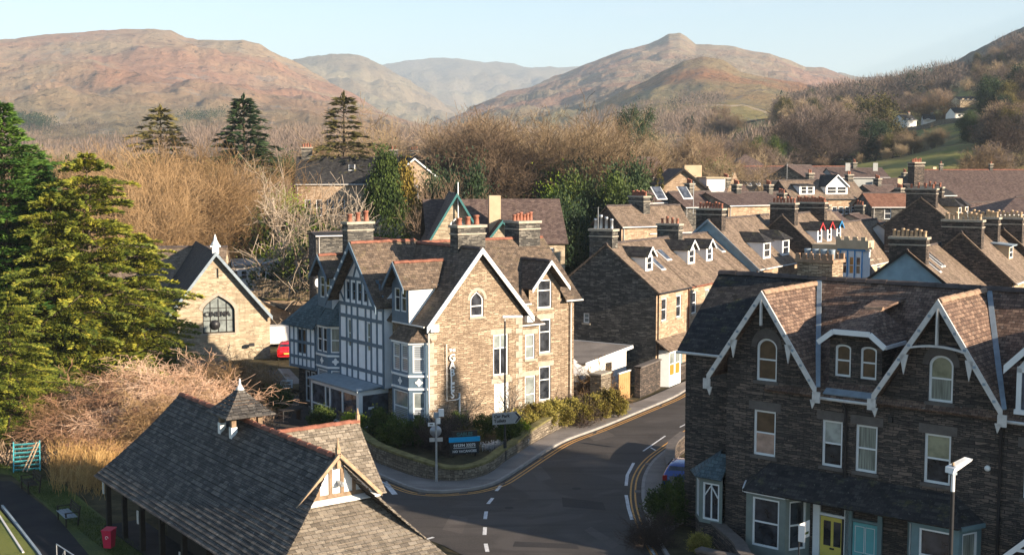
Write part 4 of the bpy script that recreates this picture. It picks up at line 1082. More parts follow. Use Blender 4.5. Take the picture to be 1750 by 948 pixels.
def terr_house(label, x0, x1, gc, wcol, mirror, bayc, doorx, doormat, baymat, trim, gw2=0.92, panes=('warm', 'pinkglass', 'glass'), left_ext=0.0, dormer=None, arched=False, loc=TO, tie=False, pent=None, half=2.42, za=11.0, simple=False, hasdoor=True):
    h = thing('terraced_house', label, 'house', loc, heading=129.2, group='dark stone terrace with white bargeboards')
    zf = 7.35; GX0, GX1 = gc - 2.0, gc + 2.0
    w = MB(); holes = []; ww = []
    a = (gc - 0.02 - gw2/2, 7.3, gw2, 1.75, .38)
    f1 = (gc - 0.06 - 0.5, 4.2, 1.0, 1.88, 0)
    f2 = (wcol[0], 4.2, wcol[1], 1.85, 0)
    for q_ in (a, f1, f2): holes.append(hole(*q_[:4], arch=q_[4]))
    slope = (za - zf) / half
    ztop = lambda x: max(7.2, za - .15 - slope * abs(x - gc))
    out = [(x0, 0), (x1, 0), (x1, ztop(x1))]
    if x1 > gc + 2.35: out.append((gc + 2.3, 7.2))
    out.append((gc, za - .15))
    if x0 < gc - 2.35: out.append((gc - 2.3, 7.2))
    out.append((x0, ztop(x0)))
    if out[-1][1] == out[-2][1] and out[-1][0] == out[-2][0]: out.pop()
    w.wall(TF, out, holes, 0.18)
    if left_ext:
        w.wall(WF((x0, 1.25), -90), [(0, 0), (1.25, 0), (1.25, 7.6), (0, 7.9)])
        w.wall(WF((x0 - left_ext, 1.25), 0), [(0, 0), (left_ext, 0), (left_ext, 7.95), (0, 7.95)])
        w.wall(WF((x0 - left_ext, 8.9), -90), [(0, 0), (7.65, 0), (7.65, 7.95), (4.3, RZ - .15), (0, 7.3)])
    w.wall(WF((x1, 9.0), 180), [(0, 0), (x1 - x0 + left_ext, 0), (x1 - x0 + left_ext, 7.3), (0, 7.3)])
    w.wall(WF((x1, 0), 90), [(0, 0), (9, 0), (9, 7.2), (RY, RZ - .2), (0, 7.2)])
    w.build('wall', M['stone_dark'], h)
    dk = dict(lintel='lintel_dark', lh=.36)
    sash(h, TF, *a[:4], arch=a[4], pane=panes[0], pane2='curtain' if arched else None, **dict(lintel='lintel_dark', lh=.42))
    sash(h, TF, *f1[:4], pane=panes[2], pane2=panes[1], **dk)
    sash(h, TF, *f2[:4], pane=panes[3] if len(panes) > 3 else 'blind', pane2=panes[4] if len(panes) > 4 else 'glass', **dk)
    # roof: main slopes with the cross gable running into them
    rf = MB(); xl = x0 - left_ext - (.3 if left_ext else 0)
    if left_ext:
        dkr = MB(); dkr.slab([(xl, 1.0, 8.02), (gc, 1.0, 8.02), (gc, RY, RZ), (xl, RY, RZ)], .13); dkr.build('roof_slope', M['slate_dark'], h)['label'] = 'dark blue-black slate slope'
        rf.slab([(gc, -.25, 7.02), (x1, -.25, 7.02), (x1, RY, RZ), (gc, RY, RZ)], .13)
    else: rf.slab([(x0, -.25, 7.02), (x1, -.25, 7.02), (x1, RY, RZ), (x0, RY, RZ)], .13)
    rf.slab([(xl, RY, RZ), (x1, RY, RZ), (x1, 9.3, 7.1), (xl, 9.3, 7.1)], .13)
    yy = lambda z: lerp(-.25, RY, (z - 7.02) / (RZ - 7.02))
    rf.slab([(gc - half, -.55, zf), (gc, -.55, za), (gc, yy(za) + .3, za), (gc - half, yy(zf) + .9, zf)], .12)
    rf.slab([(gc, -.55, za), (gc + half, -.55, zf), (gc + half, yy(zf) + .3, zf), (gc, yy(za) + .3, za)], .12)
    roof = rf.build('roof', M['slate_terrace'], h)
    rt = MB(); ridge_tiles(rt, (gc, -.52, za + .02), (gc, yy(za) + .1, za + .02), .14, .42); rt.build('ridge_tiles', M['tanridge'], roof)
    rt = MB(); ridge_tiles(rt, (xl, RY, RZ + .03), (x1, RY, RZ + .03), .15, .42); rt.build('ridge_tiles', M['darkridge'], roof)
    ld = MB(); ld.beam((gc + half + .02, -.5, zf + .06), (gc + .1, yy(za) + .12, za + .12), .2, .04, up=(0, -.6, .8)); ld.build('valley_flashing', M['lead'], roof)
    deco_barge(h, gc, half, zf, za)
    if tie:
        tb = MB(); n = 8; R = 1.12
        for k in range(n):
            xa, xb = gc - R + 2*R*k/n, gc - R + 2*R*(k+1)/n; za_ = lambda x: za - 1.85 + .16*(1 - ((x - gc)/R)**2)
            tb.beam((xa, -.585, za_(xa)), (xb, -.585, za_(xb)), .15, .07)
        tb.beam((gc, -.58, za - .3), (gc, -.58, za - 1.7), .16, .07); tb.build('arched_tie', M['offwhite'], h)
    gt = MB()
    for xa, xb in ((gc + 2.35, x1), (x0, gc - 2.35)):
        if xb - xa > .3: gt = MB(); gutter(gt, (xa, -.32, 6.95), (xb, -.32, 6.95), .07); gt.build('gutter', M['offwhite'], h)
    if left_ext: gt = MB(); gutter(gt, (xl, .95, 7.93), (gc - 2.2, .95, 7.93), .07); gt.build('gutter', M['offwhite'], h)
    if dormer:
        d = MB(); dx, dw = dormer; D = WF((dx - dw/2, .35), 0)
        d.wall(D, [(0, 7.3), (dw, 7.3), (dw, 9.2), (dw*.75, 9.55), (dw*.25, 9.55), (0, 9.2)], [hole(.22, 7.78, .66, 1.28, .14), hole(dw - .88, 7.78, .66, 1.28, .14)], .12)
        d.wall(WF((dx + dw/2, .35), 90), [(0, 7.3), (2.6, 9.2), (0, 9.2)]); d.wall(WF((dx - dw/2, 3.0), -90), [(0, 9.2), (2.65, 7.3), (2.65, 9.2)])
        d.build('dormer_wall', M['stone_dark'], h)
        for s in (.22, dw - .88): win(h, D, s, 7.78, .66, 1.28, arch=.14, sill=None, recess=.08, fw=.08, pane='warm')
        r = MB(); e = .3
        xa, xb = dx - dw/2 - e, dx + dw/2 + e; m1, m2 = dx - .75, dx + .75
        r.slab([(xa, -.1, 9.2), (m1, -.1, 9.68), (m1 + .35, 2.2, 10.35), (xa + .3, 2.9, 9.35)], .09)
        r.slab([(m1, -.1, 9.68), (m2, -.1, 9.68), (m2 - .35, 1.8, 10.4), (m1 + .35, 1.8, 10.4)], .09)
        r.slab([(m2, -.1, 9.68), (xb, -.1, 9.2), (xb - .1, 2.9, 9.3), (m2 - .35, 1.8, 10.4)], .09)
        r.slab([(m1 + .35, 1.8, 10.4), (m2 - .35, 1.8, 10.4), (m2 - .2, 4.2, 10.7), (m1 + .2, 4.2, 10.7)], .09)
        dr = r.build('dormer_roof', M['slate_terrace'], h)
        b = MB()
        for p_, q_ in (((xa, -.13, 9.12), (m1, -.13, 9.6)), ((m1, -.13, 9.6), (m2, -.13, 9.6)), ((m2, -.13, 9.6), (xb, -.13, 9.12))): b.beam(p_, q_, .07, .2)
        b.beam((xb, -.1, 9.14), (xb, 1.9, 9.14), .07, .14); b.build('fascia', M['white'], dr)
        b = MB(); ridge_tiles(b, (m1 + .5, 1.8, 10.42), (m2 - .3, 1.8, 10.42), .12, .3); b.build('ridge_tiles', M['tanridge'], dr)
        b = MB(); b.slab([(dx - dw/2, -.22, 7.15), (dx + dw/2, -.22, 7.15), (dx + dw/2, .34, 7.45), (dx - dw/2, .34, 7.45)], .05); b.build('lead_apron', M['lead'], h)
    # ground floor bay, pent roof and door
    c = bayc; z0, zt = .0, 3.0
    pts = [(c - 1.45, 0), (c - 1.0, -1.05), (c + .75, -1.05), (c + 1.3, 0)] if not mirror else [(c - 1.3, 0), (c - .75, -1.05), (c + 1.0, -1.05), (c + 1.45, 0)]
    bw = MB(); fr = []
    for i, ((ax, ay), (bx, by)) in enumerate(zip(pts, pts[1:])):
        wf = WF((ax, ay), math.degrees(math.atan2(by - ay, bx - ax))); L = sqrt((bx-ax)**2 + (by-ay)**2)
        hz = hole(L*.16, .75, L*.68, 2.0); bw.wall(wf, [(0, z0), (L, z0), (L, zt), (0, zt)], [hz], .1); fr.append((wf, L))
    bw.build('bay_wall', M[baymat], h)
    for i, (wf, L) in enumerate(fr): win(h, wf, L*.16, .75, L*.68, 2.0, sill=None, fw=.075, recess=.06, pane='glass' if i != (2 if mirror else 0) else 'curtain')
    b = MB()
    for wf, L in fr: wbox(b, wf, -.03, L + .03, 2.9, 3.06, 0, .16)
    px0, px1 = pent or ((c - 1.6, doorx + .85) if not mirror else (doorx - .85, c + 1.6))
    if hasdoor: b.box(min(px0 + 1.6, px1), max(px0, px1 - .0), -1.12, -1.04, 2.92, 3.08) if not mirror else b.box(px0, px1 - 1.2, -1.12, -1.04, 2.92, 3.08)
    b.build('fascia', M[trim], h)
    r = MB()
    if not mirror:
        r.slab([(px0, .0, 3.02), (px0 + .55, -1.3, 3.02), (px0 + 1.1, 0, 3.98)], .08)
        r.slab([(px0 + .55, -1.3, 3.02), (px1, -1.3, 3.02), (px1, 0, 3.95), (px0 + 1.1, 0, 3.98)], .08)
    else:
        r.slab([(px1, .0, 3.02), (px1 - .55, -1.3, 3.02), (px1 - 1.1, 0, 3.9)], .08)
        r.slab([(px0, -1.3, 3.02), (px1 - .55, -1.3, 3.02), (px1 - 1.1, 0, 3.9), (px0, 0, 3.95)], .08)
    r.build('bay_roof', M['slate_dark'], h)
    if hasdoor:
        D = WF((doorx - .5, -.04), 0); b = MB(); wbox(b, D, 0, 1.0, 0.05, 2.2, 0, .05); dr = b.build('door', M[doormat], h)
        b = MB()
        for s in (.14, .56):
            wbox(b, D, s, s + .3, 1.05, 2.05, .051, .062)
        b.build('door_glass' if doormat == 'yellowdoor' else 'door_panel', M['glass' if doormat == 'yellowdoor' else 'tealdoor'], dr)
        if doormat != 'yellowdoor':
            b = MB()
            for s in (.12, .54):
                for z_, hh in ((1.05, 1.0), (.25, .6)):
                    wbox(b, D, s - .02, s, z_, z_ + hh, .05, .07); wbox(b, D, s + .34, s + .36, z_, z_ + hh, .05, .07); wbox(b, D, s - .02, s + .36, z_ - .02, z_, .05, .07); wbox(b, D, s - .02, s + .36, z_ + hh, z_ + hh + .02, .05, .07)
            b.build('door_moulding', M['white'], dr)
        b = MB(); wbox(b, D, .42, .6, .92, .98, .06, .1); b.build('handle', M['black'], dr)
        b = MB(); wbox(b, D, -.3, -.02, 0, 2.9, 0, .12); wbox(b, D, 1.02, 1.2, 0, 2.9, 0, .12); wbox(b, D, -.02, 1.02, 2.24, 2.34, 0, .1); b.build('door_surround', M['white' if doormat == 'yellowdoor' else 'bluebay'], h)
    return h
hA = terr_house('dark stone end house with yellow door and grey bay, leftmost of the terrace', 0, 5.33, 1.82, (4.28, .86), False, 2.55, 4.85, 'yellowdoor', 'greybay', 'white',
                panes=('warm', 'pinkglass', 'warm', 'blind', 'glass'), left_ext=2.75, dormer=(5.45, 2.15), za=11.0, half=2.45)
hB = terr_house('dark stone terraced house with turquoise door and arched tie beam under its gable', 5.335, 11.3, 8.95, (5.68, .88), True, 9.15, 6.2, 'tealdoor', 'bluebay', 'bluebay',
                panes=('lace', 'glass', 'lace', 'curtain', 'curtain'), arched=True, za=11.15, tie=True, half=2.42)
hC = terr_house('dark stone terraced house at the right edge with a white framed attic dormer', 11.305, 18.3, 15.9, (12.0, 1.05), True, 16.2, 13.2, 'yellowdoor', 'greybay', 'white',
                panes=('blind', 'glass', 'blind', 'blind', 'glass'), za=11.1, half=2.42, dormer=None, hasdoor=False)
hD = terr_house('dark stone terraced house beyond the right edge of view', 18.305, 25.0, 21.4, (23.8, 1.0), False, 21, 24, 'tealdoor', 'greybay', 'white', panes=('blind', 'glass', 'blind', 'blind', 'glass'), za=11.1, half=2.42)
# pipes, alarm box, vents
pipe(hA, [(5.3, -.08, .1), (5.3, -.08, 6.6), (5.25, -.3, 6.9)], .06, 'black')
pipe(hB, [(11.2, -.08, .1), (11.2, -.08, 6.6), (11.2, -.3, 6.9)], .06, 'black')
pipe(hA, [(-.3, 1.15, .1), (-.3, 1.15, 7.8)], .06, 'black')
b = MB(); b.lathe((0, 0, 0), [(.11, 0), (.11, .05), (.06, .09)], 12); al = b.build('alarm_box', M['lampwhite'], hB); al.location = (10.75, -.02, 5.1); al.rotation_euler = (pi/2, 0, 0)
b = MB(); b.box(7.0, 7.16, -.1, 0, 6.3, 6.5); b.build('vent', M['black'], hB)
b = MB(); b.lathe((0, 0, 0), [(.09, 0), (.09, .25), (.16, .28), (.16, .34), (.1, .42), (.1, .5)], 10); vt = b.build('roof_vent', M['lampwhite'], hB); vt.location = (11.6, 2.4, 9.35)
b = MB(); b.slab([(11.2, 1.9, 9.02), (12.0, 1.9, 9.02), (12.0, 2.5, 9.55), (11.2, 2.5, 9.55)], .03); b.build('flashing', M['lead'], hB)
b = MB(); b.slab([(5.36, -.2, 7.12), (5.55, -.2, 7.12), (5.55, RY, RZ + .06), (5.36, RY, RZ + .06)], .04) if False else None
# attic dormer and door canopy of the third house
b = MB(); cx = 12.55
barge(b, 'y', cx, 1.25, -.35, 8.95, 10.25, w=.26); b.box(cx - .85, cx - .68, -.2, -.1, 7.4, 8.9); b.box(cx + .68, cx + .85, -.2, -.1, 7.4, 8.9); b.box(cx - .85, cx + .85, -.2, -.1, 8.75, 8.95); b.box(cx - .9, cx + .9, -.25, -.1, 7.25, 7.42)
b.poly([(cx - .85, -.12, 8.9), (cx + .85, -.12, 8.9), (cx, -.12, 10.0)]); b.build('dormer_front', M['white'], hC)
b = MB(); b.box(cx - .7, cx + .7, -.14, -.1, 7.4, 8.8); b.build('dormer_glass', M['glass2'], hC)
b = MB(); b.slab([(cx - 1.3, -.4, 8.95), (cx, -.4, 10.3), (cx, 3.6, 10.3), (cx - 1.3, 2.0, 8.95)], .08); b.slab([(cx, -.4, 10.3), (cx + 1.3, -.4, 8.95), (cx + 1.3, 2.0, 8.95), (cx, 3.6, 10.3)], .08); b.build('dormer_roof', M['slate_terrace'], hC)
b = MB(); b.wall(WF((cx + .8, -.12), 90), [(0, 7.2), (2.4, 7.2), (2.4, 9), (0, 9)]); b.wall(WF((cx - .8, 2.3), -90), [(0, 7.2), (2.4, 7.2), (2.4, 9), (0, 9)]); b.build('dormer_cheek', M['slate_dark'], hC)
b = MB(); barge(b, 'y', 13.0, 1.15, -1.5, 2.45, 3.6, w=.22); b.beam((13, -1.5, 3.4), (13, -1.5, 2.75), .1, .07); b.beam((12.2, -1.52, 2.75), (13.8, -1.52, 2.75), .07, .1)
for x in (12.05, 13.95): b.beam((x, -1.45, 0), (x, -1.45, 2.5), .12, .12)
cn = b.build('door_canopy', M['white'], hC)
b = MB(); b.slab([(11.8, -1.55, 2.5), (13, -1.55, 3.68), (13, 0, 3.68), (11.8, 0, 2.5)], .07); b.slab([(13, -1.55, 3.68), (14.2, -1.55, 2.5), (14.2, 0, 2.5), (13, 0, 3.68)], .07); b.build('canopy_roof', M['slate_dark'], cn)
b = MB(); b.box(12.5, 13.5, -.08, -.03, 0, 2.15); b.build('door', M['yellowdoor'], hC)
# side bay on the left flank
sb = [(-1.75, 1.25), (-1.75, .55), (-1.15, -.15), (-.05, -.15)]
b = MB(); fr = []
for (ax, ay), (bx, by) in zip(sb, sb[1:]):
    wf = WF((ax, ay), math.degrees(math.atan2(by - ay, bx - ax))); L = sqrt((bx-ax)**2 + (by-ay)**2)
    b.wall(wf, [(0, .95), (L, .95), (L, 2.95), (0, 2.95)], [hole(L*.14, 1.1, L*.72, 1.6)], .08); fr.append((wf, L))
b.build('bay_wall', M['greybay'], hA)
b = MB()
for wf, L in fr: b.wall(wf, [(0, 0), (L, 0), (L, .95), (0, .95)])
b.build('bay_plinth', M['stone_dark'], hA)
for wf, L in fr: win(hA, wf, L*.14, 1.1, L*.72, 1.6, sill=None, rail=0, mull=1, fw=.075, recess=.05)
b = MB(); wf, L = fr[2]; b.beam(wf.p(L*.2, 2.1, -.02), wf.p(L*.5, 2.6, -.02), .04, .05, up=wf.n3); b.beam(wf.p(L*.8, 2.1, -.02), wf.p(L*.5, 2.6, -.02), .04, .05, up=wf.n3); b.build('glazing_bars', M['white'], hA)
b = MB(); b.slab([(-2.0, 1.3, 2.95), (-2.0, .45, 2.95), (-.9, 1.3, 3.85)], .07); b.slab([(-2.0, .45, 2.95), (-1.25, -.4, 2.95), (-.5, .4, 3.9), (-.9, 1.3, 3.85)], .07); b.slab([(-1.25, -.4, 2.95), (0, -.4, 2.95), (0, .5, 3.9), (-.5, .4, 3.9)], .07); b.build('bay_roof', M['slate_blue'], hA)
# battlemented chimney stack on the ridge between the end house and the next
cs = MB(); cx, cy = 1.65, 5.1; cs.box(cx - .82, cx + .82, cy - .55, cy + .55, 9.6, 11.85)
cst = cs.build('chimney', M['stone_gables'], hA)
b = MB(); b.box(cx - .9, cx + .9, cy - .63, cy + .63, 11.86, 12.0)
for k in range(6):
    for s in (-1, 1): b.box(cx - .86 + k*.31, cx - .86 + k*.31 + .17, cy + s*.57 - .07, cy + s*.57 + .07, 12.0, 12.25)
b.build('battlements', M['tanridge'], cst)
for k in range(4):
    b = MB(); b.lathe((cx - .6 + k*.38, cy, 12.0), [(.15, 0), (.14, .3), (.16, .42), (.1, .42)], 8); b.build('chimney_pot', M['lead'], cst)
chimney(hC, 11.45, 4.8, 9.5, 12.3, .8, 1.6, 4, 'stone_dark', 'potbuff', along='y')
# ================================================================ THE PAVILION, LOWER LEFT
pv = thing('bowling_pavilion', 'dark slated pavilion with lantern turret, open timber veranda and half-timbered gablet', 'pavilion', (-18.1, 53.7, 0), heading=144)
def curved_slope(mb, top, bot, top2, bot2, n=26, flare=0.9, th=0.02, lap=0.028):
    """slope laid in real lapping courses between ridge edge top->top2 and eave edge bot->bot2, flaring at the foot"""
    T, Bm, T2, B2 = (Vector(p) for p in (top, bot, top2, bot2))
    def pt(a, b, t):
        p = a.lerp(b, t); p.z = lerp(a.z, b.z, t) - flare * (t * (1 - t)) * 1.35 * (1 - 0.25 * t); return p
    nn = (T2 - T).cross(Bm - T).normalized()
    if nn.z < 0: nn = -nn
    for i in range(n):
        t0, t1 = i / n, (i + 1) / n
        a, b, c, d = pt(T, Bm, t0), pt(T, Bm, t1), pt(T2, B2, t1), pt(T2, B2, t0)
        up = nn * lap
        mb.poly([a, b + up, c + up, d] if (b - a).cross(d - a).dot(nn) > 0 else [d, c + up, b + up, a])
        mb.poly([b + up, b, c, c + up] if True else [])
ZR, ZE, YR = 5.6, 2.35, 3.55
m1 = MB()
curved_slope(m1, (-.1, YR, ZR), (-.1, -.5, ZE), (15.0, YR, ZR), (15.6, -.5, ZE), 24, 0.55)
# triangular continuation beside the hip
curved_slope(m1, (15.0, YR, ZR), (15.6, -.5, ZE), (15.01, YR, ZR), (18.0, -.5, ZE), 24, 0.55)
curved_slope(m1, (15.0, YR, ZR), (15.6, 6.2, ZE), (-.1, YR, ZR), (-.1, 6.2, ZE), 24, 0.55)
curved_slope(m1, (15.01, YR, ZR), (18.0, 6.2, ZE), (15.0, YR, ZR), (15.6, 6.2, ZE), 24, 0.55)
proof = m1.build('roof', M['slate_pav'], pv)
m1 = MB()
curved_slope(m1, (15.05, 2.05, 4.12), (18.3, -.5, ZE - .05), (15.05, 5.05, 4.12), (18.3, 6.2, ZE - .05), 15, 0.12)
hipr = m1.build('hip_roof', M['slate_pav_sunlit'], pv)
m1 = MB()
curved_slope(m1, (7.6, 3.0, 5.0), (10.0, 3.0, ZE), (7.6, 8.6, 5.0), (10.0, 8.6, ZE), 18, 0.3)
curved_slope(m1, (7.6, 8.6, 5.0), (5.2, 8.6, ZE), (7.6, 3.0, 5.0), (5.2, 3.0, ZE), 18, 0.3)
xw = m1.build('cross_roof', M['slate_pav_sunlit'], pv)
r = MB(); ridge_tiles(r, (0, YR, ZR + .05), (15.0, YR, ZR + .05), .12, .4); r.build('ridge_tiles', M['redridge'], proof)
r = MB(); ridge_tiles(r, (7.6, 3.3, 5.05), (7.6, 8.6, 5.05), .12, .4); r.build('ridge_tiles', M['redridge'], xw)
f = MB(); f.box(15.18, 15.34, YR - .07, YR + .07, 5.2, 5.95); f.lathe((15.26, YR, 5.9), [(.1, 0), (.05, .2), (.015, .42)], 8); f.build('finial', M['finial'], pv)
f = MB(); f.box(7.52, 7.68, 8.5, 8.64, 4.6, 5.3); f.lathe((7.6, 8.57, 5.3), [(.08, 0), (.04, .15), (.01, .3)], 8); f.build('finial', M['finial'], pv)
# gablet
g = MB(); PG = WF((15.12, 2.05), 90); g.wall(PG, [(0, 4.1), (3.0, 4.1), (1.5, 5.5)]); g.build('gablet_panel', M['white'], pv)
g = MB()
for s in (.75, 1.25, 1.72, 2.2): wbox(g, PG, s - .07, s + .07, 4.1, 5.5 - abs(s - 1.5) * .93 - .1, 0, .04)
wbox(g, PG, .2, 2.8, 4.1, 4.26, 0, .05); g.build('gablet_studs', M['oldwood'], pv)
g = MB(); g.beam((15.4, 1.85, 4.02), (15.4, YR, 5.72), .07, .12, up=(0, -.7, .7)); g.beam((15.4, 5.25, 4.02), (15.4, YR, 5.72), .07, .12, up=(0, .7, .7))
g.build('gablet_verge', M['finial'], pv)
g = MB(); g.slab([(15.1, 1.95, 4.13), (15.5, 1.95, 4.02), (15.5, 5.15, 4.02), (15.1, 5.15, 4.13)], .03); g.build('lead_flashing', M['white'], pv)
g = MB(); g.slab([(15.0, YR, 5.66), (15.42, YR, 5.66), (15.42, 1.8, 3.98), (15.0, 1.9, 4.05)], .05); g.slab([(15.0, YR, 5.66), (15.0, 5.2, 4.05), (15.42, 5.3, 3.98), (15.42, YR, 5.66)], .05); g.build('gablet_roof', M['slate_pav'], pv)
g = MB(); g.box(15.15, 15.4, 3.55, 3.7, 4.55, 4.7); g.tube([(15.2, 3.6, 4.7), (15.5, 3.6, 4.62)], .06, 8); g.build('floodlight', M['galv'], pv)
# lantern turret
ct = (6.7, YR); g = MB()
for dx in (-.58, .58):
    for dy in (-.58, .58): g.box(ct[0] + dx - .1, ct[0] + dx + .1, ct[1] + dy - .1, ct[1] + dy + .1, 5.0, 5.9)
for dy in (-.58, .58):
    g.box(ct[0] - .58, ct[0] + .58, ct[1] + dy - .04, ct[1] + dy + .04, 5.7, 5.88)
    for sg in (-1, 1): g.beam((ct[0] + sg*.55, ct[1] + dy, 5.4), (ct[0] + sg*.3, ct[1] + dy, 5.75), .07, .07)
for dx in (-.58, .58): g.box(ct[0] + dx - .04, ct[0] + dx + .04, ct[1] - .58, ct[1] + .58, 5.7, 5.88)
tu = g.build('turret_posts', M['oldwood'], pv)
for dx in (-.58, .58): 
    for dy in (-.58,): g = MB(); g.box(ct[0] + dx - .13, ct[0] + dx + .13, ct[1] + dy - .13, ct[1] + dy + .13, 4.7, 5.4); g.build('post_base', M['white'], tu)
g = MB()
ap = (ct[0], ct[1], 6.95); e = 1.08; cor = [(ct[0] - e, ct[1] - e, 5.85), (ct[0] + e, ct[1] - e, 5.85), (ct[0] + e, ct[1] + e, 5.85), (ct[0] - e, ct[1] + e, 5.85)]
for i in range(4):
    a, b_ = Vector(cor[i]), Vector(cor[(i + 1) % 4]); A_ = Vector(ap); n_ = 9
    for k in range(n_):
        t0, t1 = k / n_, (k + 1) / n_
        f_ = lambda q, t: Vector((lerp(A_.x, q.x, t), lerp(A_.y, q.y, t), lerp(A_.z, q.z, t) - .25 * t * (1 - t)))
        up = Vector((0, 0, .02)); g.poly([f_(a, t0), f_(a, t1) + up, f_(b_, t1) + up, f_(b_, t0)]) if k else g.poly([A_, f_(a, t1) + up, f_(b_, t1) + up])
g.poly([Vector(c) - Vector((0, 0, .05)) for c in reversed(cor)])
for i in range(4): g.poly([Vector(cor[i]) - Vector((0,0,.05)), Vector(cor[(i+1)%4]) - Vector((0,0,.05)), Vector(cor[(i+1)%4]) + Vector((0,0,.03)), Vector(cor[i]) + Vector((0,0,.03))])
tr_ = g.build('turret_roof', M['slate_pav'], pv)
g = MB(); g.lathe((ct[0], ct[1], 6.8), [(.2, 0), (.1, .14), (.05, .24), (.04, .42), (.0, .48)], 8); g.build('turret_spike', M['lampwhite'], tr_)
g = MB()
for dx in (-.58, .58):
    z_ = lambda y: 0
    g.slab([(ct[0] + dx - .07, 1.75, 3.96), (ct[0] + dx + .07, 1.75, 3.96), (ct[0] + dx + .07, 2.75, 4.78), (ct[0] + dx - .07, 2.75, 4.78)], .03)
g.build('lead_strip', M['lead'], proof)
# walls and posts
g = MB()
g.wall(WF((3.2, 1.6), 0), [(0, 0), (14.3, 0), (14.3, 2.6), (0, 2.6)]); g.wall(WF((3.2, 5.9), -90), [(0, 0), (4.3, 0), (4.3, 2.7), (2.35, 4.9), (0, 2.5)])
g.wall(WF((17.5, 1.6), 90), [(0, 0), (4.3, 0), (4.3, 2.6), (0, 2.6)]); g.wall(WF((17.5, 5.9), 180), [(0, 0), (14.3, 0), (14.3, 2.6), (0, 2.6)])
g.wall(WF((5.4, 8.4), 0) , [(0, 0), (4.4, 0), (4.4, 2.4), (2.2, 4.9), (0, 2.4)]); g.wall(WF((9.8, 5.9), 90), [(0, 0), (2.5, 0), (2.5, 2.5), (0, 2.5)])
g.build('wall', M['darkwood'], pv)
g = MB(); g.box(-.1, 17.6, -.1, 1.6, 0, .06); g.build('veranda_floor', M['path'], pv)
for x in (.15, 2.3, 4.5, 6.8, 9.2, 11.6, 14.0):
    g = MB(); g.box(x - .1, x + .1, -.05, .15, 0, 2.5); g.beam((x + .1, .05, 1.8), (x + .55, .05, 2.3), .08, .08); g.build('post', M['darkwood'], pv)
for x in (.15, 2.3):
    g = MB(); g.box(x - .1, x + .1, 3.4, 3.6, 0, 2.9); g.build('post', M['darkwood'], pv)
g = MB(); g.box(-.05, 17.5, -.1, .0, 2.12, 2.32); g.build('eaves_beam', M['darkwood'], pv)
PW = WF((3.2, 1.6), 0)
for s, w_ in ((3.3, 1.0), (6.6, .95), (9.4, 1.1)):
    win(pv, PW, s, .9, w_, 1.3, arch=.14, sill=None, recess=-.06, fw=.12, pane='slat' if s < 4 else 'glass')
for a in ((-.14, .02, -.11, -.07, 1.5, 2.05), (4.31, 4.47, -.11, -.07, 1.2, 1.75), (9.0, 9.1, -.1, -.06, .9, 1.2)):
    g = MB(); g.box(*a); g.build('notice', M['offwhite'], pv)

# ================================================================ helpers for the rest of the town
def solve_house(u, v, Y, h, uA, vA, uE):
    """near eave corner seen at (u, v) at distance Y; ridge runs towards heading h; apex and far ridge end as seen"""
    X, _, ze = at(u, v, Y)
    e1 = (sin(radians(h)), cos(radians(h))); e2 = (sin(radians(h - 90)), cos(radians(h - 90)))
    lo, hi = 0.5, 14.0
    side = 1 if uA < u else -1
    for _ in range(40):
        m = (lo + hi) / 2; x, y = X + e2[0]*m, Y + e2[1]*m
        if (proj(x, y, 8)[0] - uA) * side > 0: lo = m
        else: hi = m
    hw = lo; x, y = X + e2[0]*hw, Y + e2[1]*hw; zr = at(uA, vA, y)[2]
    lo, hi = 1.0, 60.0
    for _ in range(40):
        m = (lo + hi) / 2; 
        if proj(x + e1[0]*m, y + e1[1]*m, zr)[0] < uE: lo = m
        else: hi = m
    return (X, Y), ze, hw * 2, zr, lo
